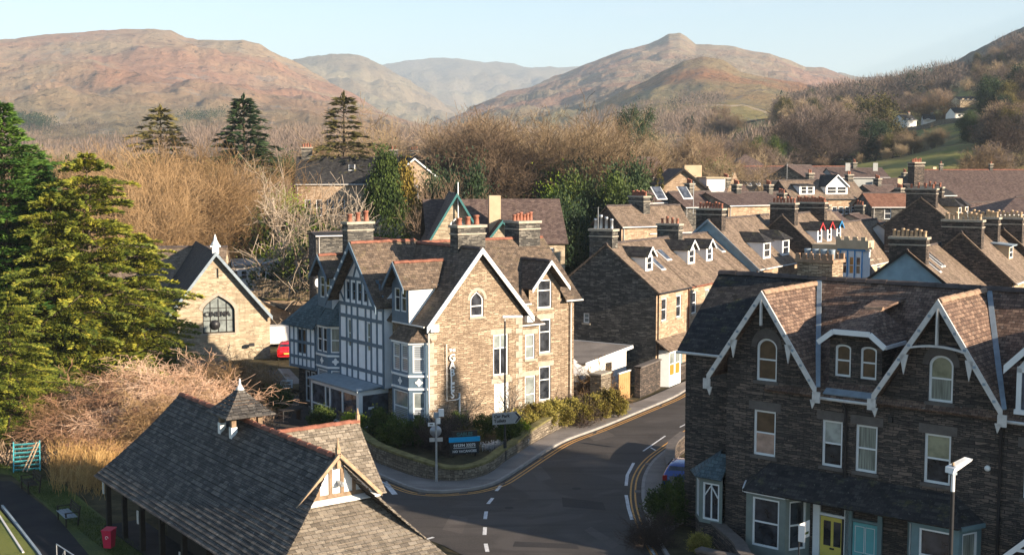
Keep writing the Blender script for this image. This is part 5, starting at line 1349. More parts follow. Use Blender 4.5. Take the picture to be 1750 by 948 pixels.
def cottage(label, loc, heading, L, W, ze, zr, wall='stone_tan', roof='slate_row', side=None, front=(), gab=(), dormers=(), chims=(), sky=(), name='house', cat='house', group=None, ridge='darkridge', gut='offwhite', hip=False, over=0.3, verge=None, base=None, pentr=None, lintels=True, winframe='white'):
    gz = ground(*loc) if base is None else base
    h = thing(name, label, cat, (loc[0], loc[1], gz), heading=heading, group=group)
    ze, zr = ze - gz, zr - gz
    w = MB(); FW = WF((0, 0), 0); SW = WF((0, W), -90)
    w.wall(FW, [(0, -2), (L, -2), (L, ze), (0, ze)], [hole(*q[:4]) for q in front], .12)
    w.wall(WF((L, W), 180), [(0, -2), (L, -2), (L, ze), (0, ze)])
    if hip: w.wall(WF((L, 0), 90), [(0, -2), (W, -2), (W, ze), (0, ze)])
    else: w.wall(WF((L, 0), 90), [(0, -2), (W, -2), (W, ze), (W/2, zr), (0, ze)])
    wa = w.build('wall', M[wall], h)
    w = MB(); w.wall(SW, [(0, -2), (W, -2), (W, ze)] + ([] if hip else [(W/2, zr)]) + [(0, ze)], [hole(*q[:4]) for q in gab], .12); w.build('end_wall', M[side or wall], h)
    for q in front: win(h, FW, *q[:4], pane=(q[4] if len(q) > 4 else 'glass'), recess=.08, sill='lintel' if lintels else None, lintel='lintel' if lintels else None, frame=winframe, fw=.08)
    for q in gab: win(h, SW, *q[:4], pane=(q[4] if len(q) > 4 else 'glass'), recess=.08, sill='lintel', frame=winframe, fw=.08)
    r = MB(); o = over; s_ = (zr - ze) / (W / 2)
    if hip:
        k = W / 2
        r.slab([(-o, -o, ze - o*s_), (L + o, -o, ze - o*s_), (L - k, W/2, zr), (k, W/2, zr)], .1)
        r.slab([(-o, W + o, ze - o*s_), (k, W/2, zr), (L - k, W/2, zr), (L + o, W + o, ze - o*s_)], .1)
        r.slab([(-o, -o, ze - o*s_), (k, W/2, zr), (-o, W + o, ze - o*s_)], .1); r.slab([(L + o, -o, ze - o*s_), (L + o, W + o, ze - o*s_), (L - k, W/2, zr)], .1)
        ra, rb = k, L - k
    else:
        r.slab([(-.12, -o, ze - o*s_), (L + .12, -o, ze - o*s_), (L + .12, W/2, zr + .1), (-.12, W/2, zr + .1)], .12)
        r.slab([(-.12, W/2, zr + .1), (L + .12, W/2, zr + .1), (L + .12, W + o, ze - o*s_), (-.12, W + o, ze - o*s_)], .12)
        ra, rb = -.12, L + .12
    rf = r.build('roof', M[roof], h)
    r = MB(); ridge_tiles(r, (ra, W/2, zr + .12), (rb, W/2, zr + .12), .13, .5); r.build('ridge_tiles', M[ridge], rf)
    if verge:
        b = MB(); barge(b, 'x', W/2, W/2 + o, -.14, ze - o*s_, zr + .1, w=.2); b.build('bargeboard', M[verge], h)
    b = MB(); gutter(b, (-.1, -o - .05, ze - o*s_ - .06), (L + .1, -o - .05, ze - o*s_ - .06), .07); b.build('gutter', M[gut], h)
    pipe(h, [(.25, -.06, -1), (.25, -.06, ze - .4), (.25, -o, ze - .25)], .05, gut)
    zroof = lambda y: ze + s_ * y
    for d in dormers:                      # (x, kind, y, w, h, roofmat, cheekmat)
        x, kind, y, dw, dh = d[:5]; rm = d[5] if len(d) > 5 else 'slate_dark'; cm = d[6] if len(d) > 6 else 'render_white'; fc = d[7] if len(d) > 7 else cm
        zb = zroof(y); D = WF((x - dw/2, y), 0); zt = zb + dh; ybk = (zt - ze) / s_
        b = MB()
        if kind == 'gable': outl = [(0, zb - .1), (dw, zb - .1), (dw, zt), (dw/2, zt + dw*.42), (0, zt)]
        else: outl = [(0, zb - .1), (dw, zb - .1), (dw, zt), (0, zt)]
        nwin = max(1, int(dw / 1.15)); ww = (dw - .3) / nwin - .1; hs = [(.2 + i * (ww + .1), zb + .12, ww, dh - .25) for i in range(nwin)]
        b.wall(D, outl, [hole(*q) for q in hs], .05); b.wall(WF((x + dw/2, y), 90), [(0, zb - .1), (ybk - y, zt), (0, zt)]); b.wall(WF((x - dw/2, ybk), -90), [(0, zt), (ybk - y, zb - .1), (ybk - y, zt)])
        dm = b.build('dormer', M[fc], h)
        for q in hs:
            win(dm, D, *q, sill=None, recess=.03, fw=.07, frame='white', name='window') if False else None
            m_ = MB(); out = arch_outline(q[2], q[3]); ring(m_, D, q[0], q[1], out, inset(out, .07), -.06, .01); wbox(m_, D, q[0], q[0] + q[2], q[1] + q[3]*.5 - .03, q[1] + q[3]*.5 + .03, -.05, .0)
            m_.poly([D.p(q[0], q[1], -.045), D.p(q[0] + q[2], q[1], -.045), D.p(q[0] + q[2], q[1] + q[3], -.045), D.p(q[0], q[1] + q[3], -.045)]) if False else None
            m_.build('window', M['white'], dm)
            m_ = MB(); m_.poly([D.p(q[0] + .05, q[1] + .05, -.045), D.p(q[0] + q[2] - .05, q[1] + .05, -.045), D.p(q[0] + q[2] - .05, q[1] + q[3] - .05, -.045), D.p(q[0] + .05, q[1] + q[3] - .05, -.045)]); m_.build('pane', M['glass'], dm)
        r = MB(); e = .16
        if kind == 'gable':
            yt = (zt + dw*.42 - ze) / s_
            r.slab([(x - dw/2 - e, y - .25, zt - e*.8), (x, y - .25, zt + dw*.42 + .05), (x, yt, zt + dw*.42 + .05), (x - dw/2 - e, ybk, zt - e*.8)], .07)
            r.slab([(x, y - .25, zt + dw*.42 + .05), (x + dw/2 + e, y - .25, zt - e*.8), (x + dw/2 + e, ybk, zt - e*.8), (x, yt, zt + dw*.42 + .05)], .07)
            bb = MB(); barge(bb, 'y', x, dw/2 + e, y - .26, zt - e*.8, zt + dw*.42 + .05, w=.14, th=.04); bb.build('bargeboard', M[d[8] if len(d) > 8 else 'white'], dm)
        elif kind == 'hip':
            yt = (zt + .7 - ze) / s_
            r.slab([(x - dw/2 - e, y - .3, zt), (x, y + dw*.45, zt + .8), (x, yt, zt + .8), (x - dw/2 - e, ybk, zt)], .07)
            r.slab([(x + dw/2 + e, y - .3, zt), (x + dw/2 + e, ybk, zt), (x, yt, zt + .8), (x, y + dw*.45, zt + .8)], .07)
            r.slab([(x - dw/2 - e, y - .3, zt), (x + dw/2 + e, y - .3, zt), (x, y + dw*.45, zt + .8)], .07)
        else:
            r.slab([(x - dw/2 - e, y - .25, zt + .02), (x + dw/2 + e, y - .25, zt + .02), (x + dw/2 + e, ybk + .7, zt + .25), (x - dw/2 - e, ybk + .7, zt + .25)], .1)
        r.build('dormer_roof', M[rm], dm)
    for x, y, w_, h_ in sky:
        b = MB(); z0_, z1_ = zroof(y) + .13, zroof(y + h_) + .13
        b.slab([(x, y, z0_), (x + w_, y, z0_), (x + w_, y + h_, z1_), (x, y + h_, z1_)], .06); f_ = b.build('skylight', M['lampwhite'], rf)
        b = MB(); b.slab([(x + .1, y + .08, z0_ + .09), (x + w_ - .1, y + .08, z0_ + .09), (x + w_ - .1, y + h_ - .08, z1_ - .02 + .03), (x + .1, y + h_ - .08, z1_ + .01)], .01); b.build('skylight_glass', M['glass2'], rf)
    for c in chims: chimney(h, c[0], c[1] * W, zr - 1.6 - abs(c[1] - .5) * W * s_, zr + c[2], c[3], c[4], c[5], c[6] if len(c) > 6 else 'stone_grey', along='y' if c[4] > c[3] else 'x', pr=.12, pot_h=c[7] if len(c) > 7 else .5, potmat=c[8] if len(c) > 8 else 'terracotta')
    return h

# ================================================================ THE CINEMA CHAPEL
cin = thing('cinema_chapel', 'pale stone chapel with a large pointed window lettered CINEMA and a white stone finial', 'chapel', (at(332, 600, 100)[0], 100, 0), heading=70)
CW = WF((-1.3, 0), 0); b = MB()
b.wall(CW, [(0, -.3), (7.5, -.3), (7.5, 4.1), (3.15, 8.8), (0, 4.4)], [hole(2.03, 2.33, 2.6, 3.1, 1.25, True), hole(3.1, 6.9, .28, .8)], .3)
b.wall(WF((6.2, 0), 90), [(0, -.3), (16, -.3), (16, 4.1), (0, 4.1)]); b.wall(WF((-1.3, 16), -90), [(0, -.3), (16, -.3), (16, 4.1), (0, 4.1)])
b.build('wall', M['stone_pale'], cin)
b = MB(); cx = 1.87
b.slab([(cx - 4.2, -.45, 3.6), (cx, -.45, 9.05), (cx, 16, 9.05), (cx - 4.2, 16, 3.6)], .14); b.slab([(cx, -.45, 9.05), (cx + 4.5, -.45, 3.6), (cx + 4.5, 16, 3.6), (cx, 16, 9.05)], .14)
b.slab([(6.2, 8.5, 4.2), (9.2, 8.5, 3.0), (9.2, 14, 3.0), (6.2, 14, 4.2)], .12)
b.build('roof', M['slate_dark'], cin)
b = MB(); barge(b, 'y', cx, 4.2, -.46, 3.6, 9.05, w=.3, th=.08, half2=4.5); b.build('bargeboard', M['lead'], cin)
b = MB(); b.box(cx - .26, cx + .26, -.25, .3, 8.9, 9.6); b.lathe((cx, .02, 9.6), [(.40, 0), (.30, .12), (.16, .4), (.1, .65), (.02, .9)], 8); b.box(cx - .42, cx + .42, -.2, .24, 9.45, 9.58); b.build('finial', M['lampwhite'], cin)
f = win(cin, CW, 2.03, 2.33, 2.6, 3.1, arch=1.25, pointed=True, pane='greyglass', frame='darkwood', mull=3, bars=2, rail=0, fw=.09, recess=.2, sill='lintel')
s_ = MB(); o1 = arch_outline(2.6, 3.1, 1.25, True); o2 = [(1.3 + (x - 1.3) * 1.22, z * 1.09 if z > 1 else z) for x, z in o1]
for i in range(1, len(o1) - 1):
    s_.poly([CW.p(2.03 + p[0], 2.33 + p[1], .025) for p in (o1[i], o2[i], o2[i+1], o1[i+1])])
s_.build('window_surround', M['lintel'], cin)
text_on(cin, 'CINEMA', CW, 2.18, 3.72, .58, 'black', -.12)
s_ = MB(); s_.lathe((0, 0, 0), [(.42, 0), (.42, .02)], 16); e_ = s_.build('round_poster', M['black'], cin); e_.location = (1.75, .17, 3.0); e_.rotation_euler = (pi/2, 0, 0)
g = MB(); wbox(g, CW, 3.1, 3.38, 6.9, 7.7, -.2, -.18); g.build('vent_slit', M['lintel'], cin)
g = MB(); g.tube([(4.6, 0, 1.3), (4.6, -.5, 1.4)], .03, 6); g.box(4.4, 4.8, -.75, -.45, 1.2, 1.45); g.build('floodlight', M['black'], cin)
# annex wall to the right of the chapel
b = MB(); b.wall(WF((6.2, 9.0), 0), [(0, -.3), (6.2, -.3), (6.2, 3.0), (0, 4.0)]); b.build('annex_wall', M['stone_tan'], cin)
bx_ = cottage('grey roofed chapel hall behind the left conifers', at(178, 500, 110)[:2], 88, 10.2, 8, 4.4, 8.5, 'stone_pale', 'slate_row', front=(), name='chapel_hall', cat='hall')

# white timber building with a row of windows, behind the chapel
X0 = at(398, 500, 127)
wb = thing('white_outbuilding', 'long low white building with a row of windows below the brown trees', 'building', (X0[0] - 3, 128, 0.9), heading=82)
WBf = WF((0, 0), 0); b = MB(); hs = [(2.6 + k*.95, 3.3, .7, 1.0) for k in range(5)]
b.wall(WBf, [(0, 0), (7.4, 0), (7.4, 4.9), (0, 4.6)], [hole(*q) for q in hs], .08); b.wall(WF((7.4, 0), 90), [(0, 0), (4, 0), (4, 4.9), (0, 4.9)]); b.build('wall', M['render_white'], wb)
for q in hs: win(wb, WBf, *q, rail=.5, recess=.05, sill=None)
b = MB(); b.slab([(-.2, -.3, 4.75), (7.7, -.3, 5.05), (7.7, 5, 5.35), (-.2, 5, 5.05)], .15); b.build('roof', M['lead'], wb)

# ================================================================ CHURCH HALL WITH TEAL GABLES
HX = 112
ch = thing('church_hall', 'stone hall with teal trimmed pointed gables and a long red-brown roof behind the guest house', 'hall', (at(800, 400, HX)[0], HX, 0.3), heading=82)
k_ = lambda u, v, Y: at(u, v, Y)
# local: x to the right along the hall front, y back
def inv(o, heading, x, y):
    h = radians(heading); dx, dy = x - o[0], y - o[1]
    return (dx*sin(h) + dy*cos(h), -dx*cos(h) + dy*sin(h))
HO = (at(800, 400, HX)[0], HX)
apx = at(780, 330, HX); zA = apx[2] - .3
cgx = inv(HO, 82, apx[0], HX)[0]; hwg = 2.95
b = MB(); HWf = WF((cgx - 2.3, 0), 0)
b.wall(HWf, [(0, -1), (4.6, -1), (4.6, 9.4), (2.3, zA - .25), (0, 9.4)], [hole(1.7, 8.4, 1.25, 2.7, .62, True)], .2)
b.wall(WF((cgx - 2.3, 9), -90), [(0, -1), (9, -1), (9, 9.4), (0, 9.4)]); b.wall(WF((cgx + 2.3, 0), 90), [(0, -1), (3, -1), (3, 9.4), (0, 9.4)])
SF = WF((cgx + 2.3, 2.6), 0)
b.wall(SF, [(0, -1), (8.2, -1), (8.2, 8.6), (0, 8.6)], [hole(1.6, 7.0, .9, 1.2), hole(6.2, 7.0, .9, 1.1)], .12); b.wall(WF((cgx + 10.5, 2.6), 90), [(0, -1), (9, -1), (9, 8.6), (4.5, 12.2), (0, 8.6)])
SG2 = WF((cgx + 2.6, 1.6), 0); b.wall(SG2, [(0, -1), (3.6, -1), (3.6, 8.3), (1.8, 10.6), (0, 8.3)], [hole(1.1, 7.2, 1.2, 1.5)], .1)
b.wall(WF((cgx + 6.2, 1.6), 90), [(0, -1), (1.1, -1), (1.1, 8.3), (0, 8.3)])
b.build('wall', M['stone_pale'], ch)
win(ch, HWf, 1.7, 8.4, 1.25, 2.7, arch=.62, pointed=True, mull=1, fw=.14, recess=.12)
win(ch, SF, 1.6, 7.0, .9, 1.2, recess=.06); win(ch, SF, 6.2, 7.0, .9, 1.1, recess=.06); win(ch, SG2, 1.1, 7.2, 1.2, 1.5, mull=1, recess=.06)
b = MB()
b.slab([(cgx - 3.0, -.5, 8.3), (cgx, -.5, zA), (cgx, 8, zA), (cgx - 3.0, 8, 8.3)], .12); b.slab([(cgx, -.5, zA), (cgx + 3.0, -.5, 8.3), (cgx + 3.0, 8, 8.3), (cgx, 8, zA)], .12)
b.slab([(cgx - 2.6, 2.3, 8.5), (cgx + 10.8, 2.3, 8.5), (cgx + 10.8, 7.2, 12.6), (cgx - 2.6, 7.2, 12.6)], .12); b.slab([(cgx - 2.6, 7.2, 12.6), (cgx + 10.8, 7.2, 12.6), (cgx + 10.8, 12, 8.5), (cgx - 2.6, 12, 8.5)], .12)
b.slab([(cgx + 2.3, 1.2, 8.1), (cgx + 4.4, 1.2, 10.8), (cgx + 4.4, 6, 10.8), (cgx + 2.3, 4, 8.1)], .1); b.slab([(cgx + 4.4, 1.2, 10.8), (cgx + 6.5, 1.2, 8.1), (cgx + 6.5, 4, 8.1), (cgx + 4.4, 6, 10.8)], .1)
b.build('roof', M['slate_row2'], ch)
b = MB(); barge(b, 'y', cgx, 3.0, -.52, 8.3, zA, w=.3, th=.08); barge(b, 'y', cgx + 4.4, 2.1, 1.18, 8.1, 10.8, w=.28, th=.08); b.build('bargeboard', M['teal'], ch)
b = MB(); b.tube([(cgx + .1, -.3, 8.8), (cgx + .1, -.3, zA + 1.0)], .06, 6); b.build('cross_pole', M['lampwhite'], ch)
b = MB(); b.box(cgx + 3.4, cgx + 4.5, 3.4, 4.2, 9.5, 13.0); b.build('chimney', M['render_tan'], ch)

# ================================================================ LARGE HOUSE BEHIND THE TREES
bh = cottage('large stone house with twin white trimmed gables half hidden behind the bare trees', at(505, 318, 165)[:2], 84, 18.3, 9, at(505, 312, 165)[2], at(600, 270, 170)[2], 'stone_tan', 'slate_dark',
             front=[(1.2 + k*1.5, 6.4, .8, 2.2) for k in range(4)] + [(10 + k*1.5, 6.4, .8, 2.2) for k in range(3)], chims=[(1.3, .5, 1.3, 1.4, 1.0, 4), (13.2, .5, 1.0, 1.1, .9, 2), (16, .4, .9, 1.1, .9, 3)], sky=[(7, 2, .9, 1.1)], base=3, name='large_house', lintels=False)
cottage('dark gabled wing at the right end of the large stone house', at(745, 303, 160)[:2], 350, 9, 5.5, at(745, 300, 160)[2], at(728, 272, 162)[2], 'stone_tan', 'slate_dark', name='gabled_wing', cat='house', gab=[(1.6, 9.0, 1.6, 1.6)], base=3, verge='white', lintels=False)
cottage('low flat roofed stone lodge behind the guest house chimney', at(540, 408, 108)[:2], 70, 4.6, 3.5, at(540, 402, 108)[2], at(548, 398, 110)[2], 'stone_grey', 'slate_dark', name='stone_lodge', cat='lodge', lintels=False, base=.5)

# ================================================================ THE MIDDLE ROW, BEHIND THE GUEST HOUSE
m0 = atz(1120, 662, 0); e1 = (sin(radians(32)), cos(radians(32)))
mlab = ['end terrace house with bare dark stone gable and white gabled dormer beside the road', 'terraced house with a long white cheeked dormer, second in the sunlit row', 'terraced house with a dark boarded dormer, third in the sunlit row', 'terraced house with red trimmed windows, fourth in the sunlit row']
x = 0
for i, lab in enumerate(mlab):
    L_ = 5.4
    loc = (m0[0] + e1[0] * i * (L_ + .005), m0[1] + e1[1] * i * (L_ + .005))
    h = cottage(lab, loc, 32, L_, 8.2, 7.15, 10.25, 'stone_tan', 'slate_row', side='stone_grey' if i == 0 else None, base=0,
        front=[(.9, 4.75, .95, 1.65, 'glass'), (3.5, 4.75, .9, 1.65, 'curtain' if i % 2 else 'glass')], gab=[(2.2, 4.35, .5, .75, 'greyglass')] if i == 0 else [],
        dormers=[[(1.9, 'gable', 1.5, 1.25, 1.25, 'slate_dark', 'render_white')], [(4.2, 'gable', 1.5, 1.4, 1.3, 'slate_dark', 'render_white')], [(2.4, 'gable', 1.5, 1.3, 1.25, 'slate_dark', 'lead', 'white')], []][i],
        sky=[[(3.7, 1.3, .8, 1.3)], [(.8, 2.0, .9, 1.0)], [], [(1, 2, .8, 1)]][i],
        chims=[[(.5, .56, 1.0, .9, 1.9, 4, 'stone_grey', .9, 'galv')], [], [(.3, .5, 1.0, .8, 1.9, 4)], []][i], gut='black' if i < 1 else 'redridge', winframe=['white', 'white', 'redpaint', 'redpaint'][i] if i > 1 else 'white')
    # ground floor bay, pent roof, door
    if i < 3:
        bay(h, [(.5, 0), (.75, -.75), (2.75, -.75), (3.0, 0)], 0, (2.55,), 'white', None, [[], [(.03, .75, .45, 1.75, 'greyglass', 'orangeblind'), (.52, .75, .45, 1.75, 'greyglass', 'orangeblind')], []], zt=2.7, quat=None)
        r = MB(); r.slab([(-.1, -1.15, 2.75), (L_ + .1, -1.15, 2.75), (L_ + .1, 0, 3.5), (-.1, 0, 3.5)], .09); r.build('pent_roof', M['slate_row'], h)
        b = MB(); b.box(3.7, 4.6, -.05, -.01, .1, 2.3); b.build('door', M[['bluebay', 'orange', 'darkwood'][i]], h)
fw = MB()
for d0, d1, hh in ((-1.2, 5.2, 1.1), (5.6, 10.6, 1.1)):
    pass

# ================================================================ THE REST OF THE TOWN
def town(label, u, v, Y, h, uA, vA, uE, **k):
    loc, ze, W, zr, L = solve_house(u, v, Y, h, uA, vA, uE)
    return cottage(label, loc, h, k.pop('L', L), W, ze, zr, **k)
P2 = lambda L, n=2, z=3.8, w=.85, h=1.4, pane='glass': [(L * (i + .5) / n - w/2, z, w, h, pane) for i in range(n)]
town('dark stone house with pale gable windows left of the row of buff chimney pots', 1062, 384, 118, 60, 1037, 353, 1100, side='stone_dark', front=[(1.2, 3.4, .9, 1.2)], gab=[(1.2, 6.4, .7, 1.6, 'greyglass'), (4.4, 5.2, .7, 1.4, 'greyglass')], base=0)
town('long roofed house with two skylights and a wide stack of eight pots', 1108, 393, 120, 58, 1085, 353, 1160, chims=[(.5, .5, .9, .8, 2.4, 8)], sky=[(3.2, 2.6, 1.3, 1.2), (6.6, 2.6, 1.3, 1.2)], base=0)
town('blue rendered gable house with paired hipped dormers', 1293, 455, 104, 33, 1209, 377, 1262, L=14, side='render_blue', roof='slate_row', verge='lead', front=[(1.3, 4.4, 1.0, 1.5), (8, 4.4, 1.0, 1.5)],
     dormers=[(3.6, 'hip', .5, 1.8, 1.5, 'slate_dark', 'bluebay', 'white'), (8.2, 'hip', .5, 1.8, 1.5, 'slate_dark', 'bluebay', 'white')], chims=[(.6, .5, .9, .9, 2.4, 8, 'stone_dark')], base=0)
town('sunlit terraced house with red and blue trimmed dormers', 1400, 428, 112, 34, 1335, 368, 1420, L=13, side='stone_dark', dormers=[(2.0, 'gable', .7, 1.2, 1.3, 'slate_dark', 'white', 'white', 'redpaint'), (4.6, 'gable', .7, 1.2, 1.3, 'slate_dark', 'white', 'white', 'redpaint'), (7.2, 'gable', .7, 1.2, 1.3, 'slate_dark', 'white', 'white', 'bluepaint')],
     chims=[(.5, .5, 1.0, .9, 2.4, 7, 'stone_dark'), (7.5, .5, .9, .8, 3.0, 12, 'stone_dark')], front=[(1, 4.2, .9, 1.4), (4, 4.2, .9, 1.4)], base=0)
town('house at the end of the dormer row with a plain brown roof', 1480, 447, 122, 34, 1432, 382, 1508, L=12, wall='render_tan', front=[(.8, 5.2, 1.3, 1.3, 'orangeblind'), (3.6, 5.2, 1.2, 1.2)], base=0, roof='slate_row')
town('plain roofed house between the dormer row and the slate stack', 1560, 425, 128, 34, 1500, 383, 1590, L=12, wall='render_white', front=[(1, 5, .9, 1.2)], base=0)
# bay fronted house with blue timberwork
bb_ = town('narrow house with blue timbered bay and pale parapet', 1470, 478, 108, 34, 1440, 440, 1500, L=5, wall='render_white', roof='slate_row2', base=0)
O_ = at(1440, 478, 106); bt = thing('bay_fronted_house', 'tall pale bay with bright blue window posts beside the battlemented chimney', 'house', (O_[0], O_[1], 0), heading=128)
bt_z = at(1440, 425, 106)[2]
bay(bt, [(-.2, .3), (0, -.5), (1.9, -.5), (2.3, .3)], 0, (bt_z - 2.3, bt_z - .1), 'white', None, [[], [(.06, bt_z - 2.1, .24, 1.5), (.38, bt_z - 2.1, .24, 1.5, 'orangeblind'), (.70, bt_z - 2.1, .24, 1.5)], []], zt=bt_z, quat=None)
b = MB(); 
for x in (-.02, .62, 1.26, 1.92): b.box(x - .05, x + .05, -.58, -.5, 0, bt_z)
b.box(-.3, 2.2, -.6, -.5, bt_z - .12, bt_z + .05); b.build('blue_posts', M['bluepaint'], bt)
b = MB(); b.box(-.4, 2.5, -.7, .6, bt_z + .06, bt_z + .8)
for k in range(4): b.box(-.4 + k*.75, 0 + k*.75, -.72, -.5, bt_z + .8, bt_z + 1.1)
b.box(-3.0, -.2, .3, 3, 0, bt_z + .3); b.build('parapet', M['render_tan'], bt)
win(bt, WF((-3.0, .3), 0), .9, bt_z - 2.0, .8, 1.5, frame='bluepaint')
# white house with dormers and scaffold
w6 = town('stone house with three white arched dormers behind the pot-topped stacks', 1354, 338, 165, 72, 1330, 309, 1462, L=None or 11.5, side='stone_dark', front=[(1.6 + k*1.0, 5.6, .8, 1.0) for k in range(3)] + [(6.2 + k*1.0, 5.6, .8, 1.0) for k in range(4)],
     dormers=[(2.6, 'flat', .6, 2.3, 1.25, 'slate_dark', 'lead', 'white'), (7.2, 'gable', .6, 3.4, 1.2, 'slate_dark', 'lead', 'white')], chims=[(5.2, .6, .9, .8, .9, 2), (11, .5, .7, .8, .9, 2)], roof='slate_row', base=4, gut='black', lintels=False)
# scaffold
sO = at(1478, 345, 160); sc_ = thing('scaffolding', 'pole scaffolding with boarded lift against the white gable house', 'scaffold', (sO[0], sO[1], 3), heading=75)
b = MB()
for x in (0, 1.4, 2.8):
    for y in (0, 1.1): b.tube([(x, y, 0), (x, y, 9.2)], .045, 5)
for z in (2.5, 4.8, 7.0, 8.4):
    for y in (0, 1.1): b.tube([(-.4, y, z), (3.4, y, z)], .04, 5)
b.tube([(0, 0, .5), (2.8, 0, 4.8)], .04, 5); b.tube([(2.8, 0, .5), (0, 0, 4.8)], .04, 5); b.build('poles', M['galv'], sc_)
b = MB(); b.box(-.5, 3.4, 0, 1.1, 7.05, 7.12); b.box(-.5, 3.4, 0, 1.1, 4.85, 4.9); b.build('boards', M['fencewood'], sc_)
b = MB(); b.box(.2, 1.6, -.02, .02, 5.0, 6.8); b.build('sheet', M['white'], sc_)
# dark gable and its stacks
town('house with a broad unlit slate grey gable below the long market roof', 1634, 384, 124, 33, 1571, 338, 1600, L=9, side='stone_dark', roof='slate_row', chims=[(.5, .5, .8, .9, 3.0, 4, 'stone_dark'), (4.5, .5, .9, .9, 2.2, 4, 'stone_dark')], dormers=[(4, 'hip', .6, 1.5, 1.3, 'slate_dark', 'lead', 'render_tan'), (7, 'hip', .6, 1.5, 1.3, 'slate_dark', 'lead', 'render_tan')], base=0)
town('blue-grey rendered gable house with three skylights', 1652, 512, 82, 33, 1548, 429, 1616, side='render_blue', roof='slate_row', verge='darkwood', L=11, gab=[(3.6, 6.6, .9, .8, 'greyglass')], sky=[(1.0, 2.0, .5, 1.6), (2.6, 2.3, .45, 1.5), (3.3, 2.3, .45, 1.5)], chims=[(.6, .5, .8, .9, 2.5, 8, 'stone_dark', .5, 'potbuff')], base=0)
town('terraced house with a lean-to dormer above the blue-grey gable', 1730, 478, 88, 33, 1640, 398, 1700, L=12, side='stone_dark', roof='slate_row', dormers=[(5.5, 'flat', 1.2, 1.6, 1.1, 'lead', 'oldwood', 'render_tan')], chims=[(.6, .5, .8, .9, 2.8, 8, 'stone_dark', .5, 'potbuff'), (6.2, .5, .8, .9, 2.8, 8, 'stone_dark', .5, 'potbuff')], base=0)
town('terraced house cut by the right edge of the picture', 1790, 455, 96, 33, 1712, 392, 1780, L=12, side='stone_dark', roof='slate_row', sky=[(3, 3, .5, 1.0)], chims=[(.6, .5, .8, .9, 2.8, 8, 'stone_dark', .5, 'potbuff')], base=0)
town('low brown roofed house in front of the long market roof', 1690, 395, 150, 70, 1652, 347, 1740, roof='slate_row2', wall='render_tan', L=9, base=3)
town('hip roofed house with a long window row at the right', 1690, 398, 135, 80, 1700, 360, 1780, L=13, hip=True, roof='slate_row2', wall='render_tan', front=[(1 + k*1.3, 4.2, 1.0, 1.6) for k in range(8)], base=1, lintels=False) if False else None
cottage('hip roofed house with a long window row at the right', at(1706, 396, 138)[:2], 82, 13, 9, at(1706, 365, 138)[2], at(1755, 338, 142)[2], 'render_tan', 'slate_row2', hip=True, front=[(1 + k*1.35, 3.2, 1.0, 1.6) for k in range(8)], base=3, lintels=False)
cottage('very long brown slate roof with small ridge vents on the right', at(1600, 346, 195)[:2], 86, 30, 16, at(1600, 343, 195)[2], at(1650, 291, 203)[2], 'stone_grey', 'slate_row2', ridge='redridge', chims=[(4.0, .5, .9, .5, .5, 1), (12.5, .5, .9, .5, .5, 1)], base=4, name='market_hall', cat='hall')
cottage('tall dark chimneyed house at the left end of the long roof', at(1572, 330, 170)[:2], 60, 7, 6, at(1572, 333, 170)[2], at(1560, 316, 172)[2], 'stone_dark', 'slate_dark', chims=[(2.5, .5, 3.0, 2.0, 1.2, 6, 'stone_dark')], base=4)
cottage('long dark roofed row with red ridge above the arched dormer house', at(1215, 318, 225)[:2], 84, 29, 11, at(1215, 313, 225)[2], at(1350, 285, 231)[2], 'render_grey', 'slate_row2', ridge='redridge', front=[(2 + k*3.0, 2.5, 1.0, 1.2) for k in range(8)], base=5, lintels=False)
cottage('stone gabled house in front of the long dark roofed row', at(1385, 312, 205)[:2], 40, 9, 9, at(1385, 309, 205)[2], at(1362, 283, 208)[2], 'stone_grey', 'slate_row2', base=5)
cottage('pyramid roofed house beyond the long dark roofed row', at(1252, 292, 250)[:2], 85, 7, 7, at(1252, 283, 250)[2], at(1278, 263, 253)[2], 'render_white', 'slate_row2', hip=True, base=7)
cottage('dark house with two small skylights under the pyramid roof', at(1270, 338, 185)[:2], 80, 7, 7, at(1270, 331, 185)[2], at(1300, 310, 188)[2], 'stone_grey', 'slate_dark', sky=[(1.5, 2, .7, .8), (3, 2, .7, .8)], base=4)
town('stone gable house with a wide white boxed dormer', 1208, 322, 150, 75, 1166, 286, 1240, L=6.5, roof='slate_row2', wall='stone_tan', dormers=[(3.2, 'flat', .2, 3.6, 2.0, 'lead', 'render_grey', 'white')], chims=[(3, .7, .6, 2.4, .8, 0, 'render_tan')], base=2) if False else None
cottage('stone gable house with broad pale front left of the boxed dormer', at(1128, 345, 150)[:2], 86, 6.3, 9, at(1128, 345, 150)[2], at(1128, 345, 150)[2] + .3, 'stone_tan', 'slate_row2', base=2, over=.1, lintels=False)
gb = thing('gable_house', 'broad stone gable with dark bargeboards above the pot-topped stacks', 'house', (at(1128, 345, 148)[0], 148, 2), heading=86)
b = MB(); zt_ = at(1166, 288, 148)[2] - 2; zl = at(1130, 318, 148)[2] - 2
b.wall(WF((0, 0), 0), [(0, 0), (5.9, 0), (5.9, zl - .3), (2.75, zt_ - .1), (0, zl)], []); b.wall(WF((5.9, 0), 90), [(0, 0), (9, 0), (9, zl), (0, zl)]); b.build('wall', M['stone_tan'], gb)
b = MB(); gable_roof(b, 'y', 2.75, 3.2, -.3, 9, zl - .4, zt_); b.build('roof', M['slate_row2'], gb)
b = MB(); barge(b, 'y', 2.75, 3.2, -.32, zl - .4, zt_, w=.25); b.build('bargeboard', M['darkwood'], gb)
b = MB(); b.box(6.0, 8.3, 1.5, 6, zl - 1.2, zl + .9); b.build('boxed_dormer', M['render_white'], gb)
